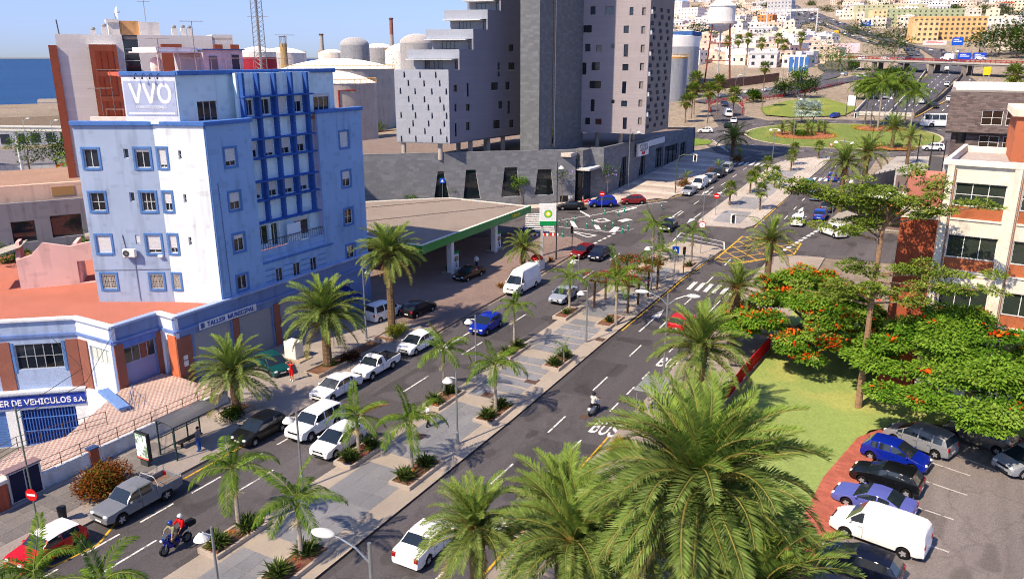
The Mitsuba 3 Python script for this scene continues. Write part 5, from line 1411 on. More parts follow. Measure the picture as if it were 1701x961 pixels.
def blossoms(clumps, n, size, cols, seed, flat=.5, share=.5):
 r = np.random.default_rng(seed)
 C = np.asarray(clumps, float)
 C = C[r.random(len(C)) < share]
 P, U = [],[]
 ns = max(1, n // 14)
 for k in range(ns):
  c = C[r.integers(len(C))]
  d = r.normal(size=3)
  d[2] = abs(d[2]) + .25
  d /= np.linalg.norm(d)
  o = c[:3] + d * c[3] * 1.03 * np.array([1,1, flat])
  m = r.integers(8,20)
  P.append(o + r.normal(size=(m, 3)) * [.26, .26, .10])
 p = np.vstack(P)
 n = len(p)
 a = r.uniform(0,6.28, n)
 u = np.c_[np.cos(a), np.sin(a), r.normal(size=n) * .5]
 v = np.c_[-np.sin(a), np.cos(a), r.normal(size=n) * .5]
 s = size * r.uniform(.6,1.2, n)[:, None]
 q = np.stack([p - u * s, p + v * s * .7, p + u * s, p - v * s * .7],1)
 uv = np.repeat(np.array([enc(cols[k]) for k in r.integers(0, len(cols), n)]),4, axis=0)
 return MB().add(q.reshape(-1,3), np.arange(4 * n).reshape(n, 4), uv)

def umbrella(cx, cy, cz, R, H, n, seed, tilt=0.0):
 r = np.random.default_rng(seed)
 out = []
 while len(out) < n:
  x, y = r.uniform(-1,1,2)
  q = math.hypot(x, y)
  if q > 1:
   continue
  z = H * (1 - q ** 2 * .95) * r.uniform(.55,1.0)
  out.append((cx + x * R, cy + y * R, cz + z + r.normal() * .18, r.uniform(.75,1.35) * R / 6.5))
 return out

def limbs(base, fork, clumps, r0, seed, n=14):
 r = np.random.default_rng(seed)
 mb = MB().tube([base, (np.array(base) * .5 + np.array(fork) * .5) + [.08, .05,0], fork],[r0, r0 * .8, r0 * .7],(112,98,84),9)
 C = np.asarray(clumps)
 for k in r.choice(len(C), min(n, len(C)), replace=False):
  t = C[k, :3]
  m = np.array(fork) * .45 + t * .55 + [0,0,-.12 * np.linalg.norm(t - fork)]
  mb.tube([fork, m, t],[r0 * .5, r0 * .28, r0 * .1],(116,102,88),6)
 return mb

FLAM = [(92,130,44),(106,144,48),(76,114,38),(122,156,58),(136,164,70)]
ORG = [(214,76,28),(224,100,34),(196,56,26),(232,122,52)]
def flame_tree(x, y, z, R, H, label, n, nf, seed, share):
 key = thing('flame_tree', label, 'tree')
 cl = umbrella(x, y, z, R, H, 128, seed)
 part(key, 'trunk', limbs((x, y, float(zt(y)) - .1), np.array([x + .2, y, z + .6]), cl, .38, seed).ply('m_bark'))
 part(key, 'crown', leaves(cl, n, .27, FLAM, seed, .48, .35).ply('m_leaf'))
 part(key, 'blossom', blossoms(cl, nf, .13, ORG, seed + 1, .48, share).ply('m_leaf'))
 labels[key + '__crown'] = labels[key + '__blossom'] = {'kind': 'stuff'}
flame_tree(-8.2,68.0,2.5,6.8,5.4, 'flame tree full of orange blossom behind the red fence', 80000,6000,5, .85)
flame_tree(3.5,58.2,3.7,7.3,4.8, 'broad flame tree with few blossoms over the parked silver car', 100000,950,6, .5)
# tall thin tree with layered branches
tt = thing('layered_tree', 'tall thin tree with flat layered branches in front of the cream building', 'tree')
tb = np.array([-3.1,58.5, .2])
trunk_pts = [tb, tb + [0,0,4], tb + [-.05,0,8], tb + [0,0,13.4], tb + [.4,0,14.6], tb + [1.3,0,15.6]]
mb = MB().tube(trunk_pts, [.26, .22, .18, .15, .12, .09],(146,118,96),9)
tips = [(-11.6,66.0,16.0),(-10.6,67.0,14.9),(-13.2,65.4,15.6),(-8.6,65,12.4),(-7.9,67.5,14.6),(-9.8,66.6,15.3),(-6.2,67.5,12.6),(-4.8,67.6,13.0),(3.0,66,14.7),(1.0,67.0,16.4),(-2.0,67.8,17.1),(-5.6,67.6,15.9),(-1.0,66.5,15.0),(-5.4,66.6,9.0),(2.6,65.5,8.2),(4.6,65.0,9.6),(.4,66.4,9.6),(-7.0,66.5,7.4),(5.4,63.6,9.0),(-3.0,65.5,7.6),(3.4,65.6,14.9),(-6.8,68.5,15.6),(-3.8,65.6,15.6),(-9.2,65,7.0),(0.6,64.8,7.2)]
cl = []
tips = [(x * .864, y * .864,25 - (25 - z) * .864) for x, y, z in tips]
rr = np.random.default_rng(44)
for t in tips:
 t = np.array(t)
 f = tb + [0,0, min(13.9, max(6.0, t[2] - 1.4))]
 if t[2] > 15:
  f = tb + [.3,0,13.9]
 m = f * .5 + t * .5 + [0,0, .1]
 mb.tube([f, m, t],[.09, .06, .025],(140,116,96),6)
 for k in range(7):
  q = f + (t - f) * (.35 + .65 * (k + .5) / 7)
  cl.append((*(q + [rr.normal() * .5, rr.normal() * .5, .12 + rr.normal() * .1]), rr.uniform(.5, .85)))
part(tt, 'trunk', mb.ply('m_bark'))
part(tt, 'crown', leaves(cl, 34000, .20,[(112,136,56),(126,146,64),(98,122,48),(140,156,76)],8, .34, .12).ply('m_leaf'))
labels[tt + '__crown'] = {'kind': 'stuff'}

def bush(x, y, rx, ry, h, cols, label, cat='bush', n=1800, leaf=.13, name='bush', seed=0, group=None, base=None, flowers=None):
 r = np.random.default_rng(seed + 3000)
 z0 = float(max(zt(y), zground(x, y))) + .1 if base is None else base
 cl = [(x + rx * .62 * math.cos(a) * q, y + ry * .62 * math.sin(a) * q, z0 + h * .3, max(.18, .46 * min(rx, ry))) for a, q in zip(r.uniform(0,6.28,20), np.sqrt(r.random(20)))]
 key = thing(name, label, cat, group)
 hs = h * .7 / max(.18, .46 * min(rx, ry))
 part(key, 'foliage', leaves(cl, n, leaf, cols, seed, min(1.6, hs), .1).ply('m_leaf'))
 part(key, 'stem', MB().tube([(x, y, z0 - .2),(x + .05, y, z0 + h * .5)],[.06, .03],(90,76,62),6).ply('m_bark'))
 if flowers:
  part(key, 'blossom', blossoms(cl, flowers[1], leaf * .7, flowers[0], seed, min(1.6, hs),1).ply('m_leaf'))
  labels[key + '__blossom'] = {'kind': 'stuff'}
 labels[key + '__foliage'] = {'kind': 'stuff'}
 return key
GRN, DGR = [(70,98,36),(84,112,42),(58,84,32)],[(44,66,30),(54,78,34),(38,56,28)]
RUST = [(128,78,40),(142,92,46),(98,86,40),(112,62,36),(86,92,40)]
bush(-41.2,24.6,1.6,1.7,1.9, RUST, 'rounded rust red bush beside the silver pickup', n=11000, leaf=.15, seed=1)
bush(-42.4,35.2, .9,1.2,1.0, DGR, 'dark bush at the foot of the nearest pavement palm', n=2000, seed=2)
bush(-42.2,48.2, .8,1.2, .9,[(70,44,40),(86,54,44),(60,50,36)], 'dark red bush in the long planter', n=1800, seed=3)
bush(-42.4,55.0, .95,1.9,1.2,[(112,122,44),(128,134,50),(92,104,38)], 'yellow green clipped hedge at the foot of the tall pavement palm', n=3600, seed=4, name='hedge', cat='hedge')
bush(-43.0,46.5, .6, .9, .5, GRN, 'low green plant at the planter end', n=700, seed=5)
for i, (x, y) in enumerate(((-40.6,137.0),(-38.4,150.5),(-38.0,166.6))):
 bush(x, y, 1.5,1.6,1.3, RUST, 'rust brown bush on the pale pavement, ' + ('nearest the junction', 'middle one', 'nearest the roundabout')[i], n=1300, leaf=.2, seed=10 + i)
 canary_palm(x + .3, y + 1.4, float(zt(y)) + 1.5,1.7, 'small palm behind a rust brown bush, ' + ('nearest the junction', 'middle one', 'nearest the roundabout')[i], near=2, n=16, seed=33 + i, name='low_palm', low=False)
LIME = [(98,138,44),(114,150,52),(82,120,40)]
def small_tree(x, y, h, R, cols, label, n, seed, leaf=.2, group=None, flowers=None, name='small_tree', zb=None, k=16, trunk=.09):
 r = np.random.default_rng(seed + 70)
 z0 = float(max(zt(y), zground(x, y))) if zb is None else zb
 cl = [(x + R * .7 * r.normal() * .6, y + R * .7 * r.normal() * .6, z0 + h - R * .6 + R * .5 * r.normal() * .6, R * r.uniform(.35, .55)) for _ in range(k)]
 key = thing(name, label, 'tree', group)
 part(key, 'trunk', limbs((x, y, z0 - .1), np.array([x, y, z0 + h * .5]), cl, trunk, seed, 6).ply('m_bark'))
 part(key, 'crown', leaves(cl, n, leaf, cols, seed, .85, .15).ply('m_leaf'))
 labels[key + '__crown'] = {'kind': 'stuff'}
 if flowers:
  part(key, 'blossom', blossoms(cl, flowers[1], leaf * .6, flowers[0], seed, .85,1).ply('m_leaf'))
  labels[key + '__blossom'] = {'kind': 'stuff'}
 return key
small_tree(-59.6,111.4,4.6,1.6, LIME, 'small lime green tree before the third slanted window', 1700,1)
small_tree(-68.6,105.4,3.6,1.3, LIME, 'small lime green tree before the second slanted window', 1300,2)
small_tree(-73.6,100.4,3.0,1.3, LIME, 'small lime green tree before the first slanted window', 1300,3)
small_tree(-49.2,123.0,5.0,1.5, GRN, 'small tree with violet blossom at the podium corner', 1300,4, flowers=([(150,130,210),(170,150,226)],120))
small_tree(-53.8,114.8,5.6,1.2, GRN, 'thin tree with violet blossom in front of the last slanted window', 500,5, flowers=([(150,130,210)],90))
# pergola with bougainvillea on the median
pg = thing('pergola', 'timber pergola on the median overgrown with red bougainvillea', 'pergola')
for y in (70.5,73.5,76.5,79.5):
 for x in (-29.2,-25.6):
  z = float(zt(y)) + .14
  part(pg, 'post', MB().box((x - .09, y - .09, z),(x + .09, y + .09, z + 2.75),(96,76,60)).ply('m_bark'))
 part(pg, 'beam', MB().box((-29.8, y - .07, float(zt(y)) + 2.9),(-25.0, y + .07, float(zt(y)) + 3.08),(104,82,64)).ply('m_bark'))
bz_ = thing('bougainvillea', 'red flowering bougainvillea spread over the pergola', 'plant')
rb = np.random.default_rng(12)
bc = [(rb.uniform(-29.6,-25.0), rb.uniform(69.8,80.4), float(zt(75)) + 3.2 + rb.normal() * .15, rb.uniform(.5, .9)) for _ in range(40)]
part(bz_, 'foliage', leaves(bc, 9000, .17,[(66,92,40),(78,106,46),(98,112,50),(110,84,44)],12, .55, .15).ply('m_leaf'))
part(bz_, 'blossom', blossoms(bc, 1250, .09,[(160,52,60),(176,74,76),(150,84,60)],13, .55, .8).ply('m_leaf'))
labels[bz_ + '__foliage'] = labels[bz_ + '__blossom'] = {'kind': 'stuff'}

# planters of the median: kerb, soil, spiky clump, flowers
def blades(x, y, z, n, L, cols, seed, w=.045):
 r = np.random.default_rng(seed)
 V, F, U = [],[],[]
 for k in range(n):
  a, e = r.uniform(0,6.28), r.uniform(.35,1.35)
  d = np.array([math.cos(a) * math.cos(e), math.sin(a) * math.cos(e), math.sin(e)])
  s = np.array([-math.sin(a), math.cos(a),0]) * w
  p = np.array([x, y, z]) + [r.normal() * .12, r.normal() * .12,0]
  l = L * r.uniform(.6,1.1)
  m, t = p + d * l * .6, p + d * l + [math.cos(a) * .12 * l, math.sin(a) * .12 * l, -.12 * l]
  b = len(V)
  V += [p - s * .4, p + s * .4, m - s, m + s, t]
  F += [[b, b + 1, b + 3],[b, b + 3, b + 2],[b + 2, b + 3, b + 4]]
  U += [enc(cols[r.integers(len(cols))])] * 5
 return MB().add(np.array(V), np.array(F), np.array(U))
PLN = [(62,80,40),(78,96,48),(50,66,36),(96,108,60)]
FLW = [(224,130,30),(214,170,40),(196,50,80),(226,110,26)]
def planter(x0, x1, y0, y1, label, seed, near=True):
 key = thing('planter', label, 'planter', 'planters of the median')
 z = float(zt((y0 + y1) / 2)) + .14
 for lo, hi in (((x0, y0, z - .1),(x1, y0 + .16, z + .24)),((x0, y1 - .16, z - .1),(x1, y1, z + .24)),((x0, y0 + .16, z - .1),(x0 + .16, y1 - .16, z + .24)),((x1 - .16, y0 + .16, z - .1),(x1, y1 - .16, z + .24))):
  part(key, 'kerb', MB().box(lo, hi, (170,158,146), bevel=.015).ply('m_paving'))
 part(key, 'soil', MB().box((x0 + .15, y0 + .15, z - .05),(x1 - .15, y1 - .15, z + .17),(112,84,70)).ply('m_soil'))
 r = np.random.default_rng(seed)
 for k, q in enumerate((.2, .72) if near else (.4,)):
  s = single('spiky_plant', blades((x0 + x1) / 2 + r.normal() * .1, y0 + (y1 - y0) * q, z + .15,150 if near else 50,1.0, PLN, seed * 3 + k).ply('m_leaf'), f'{("nearer", "farther")[k]} spiky plant in the planter of the {label.split(" holding the ")[-1]}', 'plant', 'spiky plants in the median planters')
 mb = MB()
 for k in range(5 if near else 3):
  fx, fy = r.uniform(x0 + .3, x1 - .3), r.uniform(y0 + .3, y1 - .3)
  c = FLW[r.integers(4)]
  cl = [(fx, fy, z + .2, .16)]
  m = leaves(cl, 26, .10,[c], seed + k, .7,0)
  mb.add(m.v[0], m.f[0], m.uv[0])
 f = single('flowers', mb.ply('m_leaf'), f'small orange and pink flowers in the planter of the {label.split(" holding the ")[-1]}', 'flowers', 'flowers in the median planters', kind='stuff')
ordn = ('nearest', 'second', 'third', 'fourth', 'fifth')
for i, y0 in enumerate((22.9,33.5,43.3,54.2,65.4)):
 planter(-31.6,-30.1, y0 + .3, y0 + 4.0, f'kerbed planter holding the {ordn[i]} left palm of the median', 20 + i, i < 4)
 planter(-27.0,-25.4, y0, y0 + 3.8, f'kerbed planter holding the {ordn[i]} right palm of the median', 40 + i, i < 4)
for i, (x, y) in enumerate(((-29.3,88.5),(-24.9,89.2))):
 planter(x - .7, x + .7, y - 1.5, y + 1.5, f'kerbed planter holding the {("left", "right")[i]} palm near the junction', 60 + i, False)
for x0, x1, y0, y1, lab in ((-43.7,-42.3,35.0,37.4, 'kerbed bed at the foot of the palm by the bus shelter'),(-43.7,-42.0,44.0,52.7, 'long kerbed planter by the garage doors'),(-43.9,-41.5,53.2,57.2, 'kerbed bed of the hedge and tall palm')):
 k = thing('pavement_planter', lab, 'planter')
 for lo, hi in (((x0, y0,0),(x1, y0 + .15, .42)),((x0, y1 - .15,0),(x1, y1, .42)),((x0, y0 + .15,0),(x0 + .15, y1 - .15, .42)),((x1 - .15, y0 + .15,0),(x1, y1 - .15, .42))):
  part(k, 'kerb', MB().box(lo, hi, (160,148,136), bevel=.015).ply('m_paving'))
 part(k, 'soil', MB().box((x0 + .14, y0 + .14, .05),(x1 - .14, y1 - .14, .32),(114,86,70)).ply('m_soil'))
# flower rings and beds of the roundabout
for i, (x, y, rx, ry) in enumerate(((-32.2,212.5,7.6,7.0),(-16.5,230.5,6.0,5.2),(-10.9,197.8,4.6,3.6))):
 ring = shapely.affinity.scale(Point(x, y).buffer(1,24), rx, ry)
 struct('flower_bed', sheet(ring, .20,(136,88,66), 'm_soil'),('planted bed of low palms on the roundabout', 'bed round the royal palms on the roundabout', 'small bed round the date palm on the roundabout')[i])
 c = np.array(ring.exterior.coords)[:-1]
 cl = [(px, py, float(zt(py)) + .3, .5) for px, py in c[::2]]
 single('flower_ring', leaves(cl, 1500, .22,[(190,160,40),(206,176,50),(96,116,40)],500 + i, .6,0).ply('m_leaf'),('yellow flower edging of the bed of low palms', 'yellow flower edging round the royal palms', 'yellow flower edging round the roundabout date palm')[i], 'flowers', kind='stuff')
 bush(x, y, rx * .5, ry * .5,1.2, GRN, ('green shrubs among the low palms of the roundabout', 'green shrubs at the foot of the royal palms', 'green shrubs round the roundabout date palm')[i], n=1500, leaf=.34, seed=80 + i, name='shrubs') if i == 0 else None
# ---------------------------------------------------------------- vehicles, lofted from a side profile
SPEC = {
 'hatch': dict(L=3.95, W=1.70, wb=2.50, r=.30, fo=.78, belt=(.90, .97), ws=(.235, .455), rw=(.875, .965), side=[(.285, .53),(.55, .72),(.74, .85)],
 prof=[(0, .46),(.008, .62),(.035, .74),(.235, .93),(.455,1.40),(.60,1.455),(.78,1.435),(.875,1.37),(.965, .99),(.992, .90),(1, .62),(1, .44)]),
 'mini': dict(L=3.65, W=1.69, wb=2.47, r=.30, fo=.60, belt=(.90, .95), ws=(.30, .42), rw=(.90, .965), side=[(.35, .60),(.62, .87)],
 prof=[(0, .46),(.008, .62),(.035, .80),(.30, .95),(.42,1.36),(.60,1.41),(.80,1.38),(.90,1.32),(.965, .98),(.99, .88),(1, .6),(1, .44)]),
 'sedan': dict(L=4.45, W=1.74, wb=2.62, r=.31, fo=.86, belt=(.90, .96), ws=(.255, .42), rw=(.70, .82), side=[(.30, .475),(.495, .66),(.675, .735)],
 prof=[(0, .46),(.008, .62),(.035, .74),(.255, .92),(.42,1.36),(.55,1.42),(.70,1.36),(.82,1.02),(.965, .98),(.992, .86),(1, .6),(1, .44)]),
 'coupe': dict(L=4.35, W=1.75, wb=2.56, r=.31, fo=.90, belt=(.86, .93), ws=(.27, .44), rw=(.68, .84), side=[(.32, .56),(.58, .72)],
 prof=[(0, .44),(.008, .56),(.04, .68),(.27, .86),(.44,1.27),(.55,1.32),(.68,1.27),(.84, .98),(.97, .94),(.992, .84),(1, .58),(1, .42)]),
 'mpv': dict(L=4.26, W=1.81, wb=2.69, r=.31, fo=.80, belt=(.94,1.02), ws=(.175, .39), rw=(.915, .972), side=[(.225, .30),(.315, .53),(.55, .74),(.76, .89)],
 prof=[(0, .48),(.008, .66),(.035, .80),(.175, .99),(.39,1.53),(.56,1.62),(.80,1.58),(.915,1.48),(.972,1.02),(.992, .92),(1, .64),(1, .46)]),
 'suv': dict(L=4.45, W=1.80, wb=2.62, r=.36, fo=.82, belt=(1.05,1.10), ws=(.26, .39), rw=(.915, .965), side=[(.305, .51),(.53, .71),(.73, .88)], sill=.34,
 prof=[(0, .58),(.008, .76),(.03, .93),(.26,1.08),(.39,1.62),(.55,1.72),(.82,1.69),(.915,1.60),(.965,1.12),(.988,1.06),(1, .8),(1, .56)]),
 'van': dict(L=4.79, W=1.84, wb=2.92, r=.32, fo=.90, belt=(1.16,1.18), ws=(.175, .325), rw=None, side=[(.225, .36)], sill=.30,
 prof=[(0, .50),(.008, .74),(.03, .88),(.175,1.14),(.325,1.84),(.42,1.93),(.75,1.94),(.93,1.88),(.975,1.72),(.995,1.15),(1, .7),(1, .46)]),
 'boxvan': dict(L=5.6, W=1.95, wb=3.35, r=.34, fo=.95, belt=(1.22,1.24), ws=(.13, .25), rw=None, side=[(.175, .29)], sill=.32,
 prof=[(0, .52),(.008, .80),(.03, .96),(.13,1.22),(.25,2.02),(.30,2.42),(.36,2.52),(.94,2.52),(.985,2.42),(.998,1.3),(1, .7),(1, .48)]),
 'kangoo': dict(L=4.1, W=1.72, wb=2.65, r=.30, fo=.75, belt=(1.05,1.07), ws=(.20, .36), rw=(.955, .985), side=[(.255, .44),(.46, .66),(.69, .92)],
 prof=[(0, .48),(.008, .70),(.03, .86),(.20,1.04),(.36,1.66),(.48,1.78),(.80,1.80),(.955,1.74),(.985,1.10),(.995,1.0),(1, .66),(1, .46)]),
 'pickup': dict(L=4.95, W=1.72, wb=2.95, r=.36, fo=.85, belt=(1.03,1.05), ws=(.25, .345), rw=(.612, .632), side=[(.285, .43),(.445, .585)], sill=.38, bed=.645,
 prof=[(0, .60),(.008, .80),(.025, .93),(.25,1.04),(.345,1.58),(.42,1.67),(.56,1.67),(.612,1.62),(.632,1.08),(.645, .74),(.99, .74),(1, .70),(1, .55)]),
 'sport_pickup': dict(L=4.6, W=1.72, wb=2.7, r=.37, fo=.82, belt=(1.03,1.05), ws=(.28, .385), rw=(.53, .56), side=[(.32, .47)], sill=.38, bed=.60,
 prof=[(0, .60),(.008, .80),(.025, .93),(.28,1.04),(.385,1.56),(.44,1.64),(.50,1.64),(.53,1.60),(.57,1.08),(.60, .78),(.99, .78),(1, .72),(1, .55)]),
 'coach': dict(L=12.0, W=2.5, wb=6.2, r=.5, fo=2.6, belt=(1.75,1.75), ws=(.012, .05), rw=None, side=[(.07, .20),(.21, .34),(.35, .48),(.49, .62),(.63, .76),(.77, .93)], sill=.35,
 prof=[(0, .5),(.002, .9),(.004,1.3),(.012,1.55),(.05,3.25),(.08,3.48),(.5,3.52),(.95,3.48),(.985,3.3),(.998,1.8),(1,1.0),(1, .5)]),
}
DARKG = (36,44,52)

def loft(spec, color, roof=None, trim=None, glass=DARKG):
 S = spec
 L, W, r = S['L'], S['W'], S['r']
 sill = S.get('sill', .24)
 xf = L / 2 - S['fo']
 xr = xf - S['wb']
 uf, ur = (L / 2 - xf) / L, (L / 2 - xr) / L
 ra = r * 1.16
 pu = np.array([p[0] for p in S['prof']])
 pz = np.array([p[1] for p in S['prof']])
 pu2 = pu + np.arange(len(pu)) * 1e-7
 us = list(pu2)
 for seg in S['side'] + [S['ws']] + ([S['rw']] if S['rw'] else []):
  us += list(seg)
 for c in (uf, ur):
  us += [c + ra / L * math.cos(a) for a in np.linspace(0, math.pi, 11)] + [c - ra / L * 1.005, c + ra / L * 1.005]
 us += list(np.linspace(.02, .98,17))
 us = np.unique(np.round(np.clip(us, 0,1),5))
 us = us[np.r_[True, np.diff(us) > .0008]]
 us[0], us[-1] = 0,1
 rings = []
 for u in us:
  x = L / 2 - u * L
  z = float(np.interp(u, pu2, pz)) if 0 < u < 1 else (pz[1] - .06 if u == 0 else pz[-2])
  zb = sill if .03 < u < .97 else sill + .06
  for cx in (xf, xr):
   d = abs(x - cx)
   if d < ra:
    zb = max(zb, r + math.sqrt(max(0, ra * ra - d * d)))
  w = W / 2 * (1 - .13 * max(0,(.13 - u) / .13) ** 2 - .08 * max(0,(u - .88) / .12) ** 2)
  belt = S['belt'][0] + (S['belt'][1] - S['belt'][0]) * u
  zs = min(belt, z - .03)
  zb = min(zb, zs - .08)
  w4 = w * .985
  h = z - zs
  tum = .26 if L < 6 else .05
  wr = w4 - tum * h
  rings.append([(0, zb),(w * .90, zb),(w * .985, zb + .05),(w, max(min(.58, zs - .05), zb + .07)),(w4, zs),(w4 - tum * h * .10, zs + h * .10),(w4 - tum * h * .88, zs + h * .88),(wr - min(.07, .5 * h), z),(0, z + .022)])
 R = np.array(rings)
 n, m = R.shape[:2]
 V = {}
 out = {}
 def put(name, quads, col, smooth=True):
  out.setdefault(name, []).append((quads, col))
 grid = np.zeros((n, m, 3))
 grid[:, :, 0] = (L / 2 - us * L)[:, None]
 grid[:, :, 1] = R[:, :, 0]
 grid[:, :, 2] = R[:, :, 1]
 mid = (us[:-1] + us[1:]) / 2
 hgl = np.array([min(R[i, 7,1] - R[i, 4,1], R[i + 1,7,1] - R[i + 1,4,1]) for i in range(n - 1)])
 cls = np.full((n - 1, m - 1), 'body', dtype=object)
 cls[:, 0] = 'underbody'
 for k, (a, b) in enumerate(S['side']):
  for i in range(n - 1):
   if a < mid[i] < b and hgl[i] > .05:
    cls[i, 5] = f'side{k}'
 for i in range(n - 1):
  if S['ws'][0] + .004 < mid[i] < S['ws'][1] - .006:
   cls[i, 7] = 'windscreen'
  if S['rw'] and S['rw'][0] + .003 < mid[i] < S['rw'][1] - .003:
   cls[i, 7] = 'rear_window'
  if roof and hgl[i] > .28 and cls[i, 7] == 'body' and S['ws'][1] - .01 < mid[i] < .91:
   cls[i, 7] = 'roof'
   cls[i, 6] = 'roof'
  if trim and R[i, 3,1] < .62:
   cls[i, 1] = cls[i, 2] = 'trim'
 parts_ = {}
 for name in set(cls.ravel()):
  for s in (1,-1):
   ii, jj = np.nonzero(cls == name)
   ids = {}
   F, VV = [],[]
   def vid(i, j):
    if (i, j) not in ids:
     ids[(i, j)] = len(VV)
     VV.append(grid[i, j] * [1, s, 1])
    return ids[(i, j)]
   for i, j in zip(ii, jj):
    q = [vid(i, j), vid(i + 1, j), vid(i + 1, j + 1), vid(i, j + 1)]
    F.append(q if s < 0 else q[::-1])
   if F:
    parts_.setdefault(name, []).append((np.array(VV), np.array(F)))
 col = {'body': color, 'underbody': (20,20,22), 'roof': roof or color, 'trim': trim or color}
 res = {}
 for name, lst in parts_.items():
  g = name.startswith('side') or name in ('windscreen', 'rear_window')
  if name.startswith('side'):
   for v, f in lst:
    res.setdefault('side_window', []).append(MB().add(v, f, glass))
  else:
   mb = MB()
   for v, f in lst:
    mb.add(v, f, glass if g else col[name])
   res.setdefault(name, []).append(mb)
 res['end_panel'] = []
 for i in (0, n - 1):
  ring = np.vstack([grid[i], grid[i][::-1] * [1,-1,1]])
  res['end_panel'].append(MB().poly(ring if i else ring[::-1], color))
 return res, dict(xf=xf, xr=xr, L=L, W=W, r=r, S=S, grid=grid, us=us)

def wheel_mb(r, w=.19):
 M = np.array([[1,0,0,0],[0,0,1,0],[0,-1,0,0],[0,0,0,1.0]])
 ty = MB().lathe([(r * .62,-w / 2),(r * .93,-w / 2),(r, -w * .36),(r, w * .36),(r * .93, w / 2),(r * .62, w / 2)],(24,24,26),22, M=M)
 rim = MB().lathe([(r * .62, w * .46),(r * .55, w * .46),(r * .50, w * .18),(.0, w * .16)],(58,60,64),22, M=M)
 for k in range(5):
  a = k * 2 * math.pi / 5
  d, e = np.array([math.cos(a), math.sin(a),0]), np.array([-math.sin(a), math.cos(a),0])
  q = [d * .02 - e * .05 * r / .3, d * .02 + e * .05 * r / .3, d * r * .57 + e * .032, d * r * .57 - e * .032]
  v = np.vstack([np.array(q) + [0,0, w * .47], np.array(q) + [0,0, w * .2]])
  rim.add(v @ M[:3, :3].T, [[0,1,2,3],[0,4,5,1],[1,5,6,2],[2,6,7,3],[3,7,4,0]],(186,188,192))
 return ty, rim

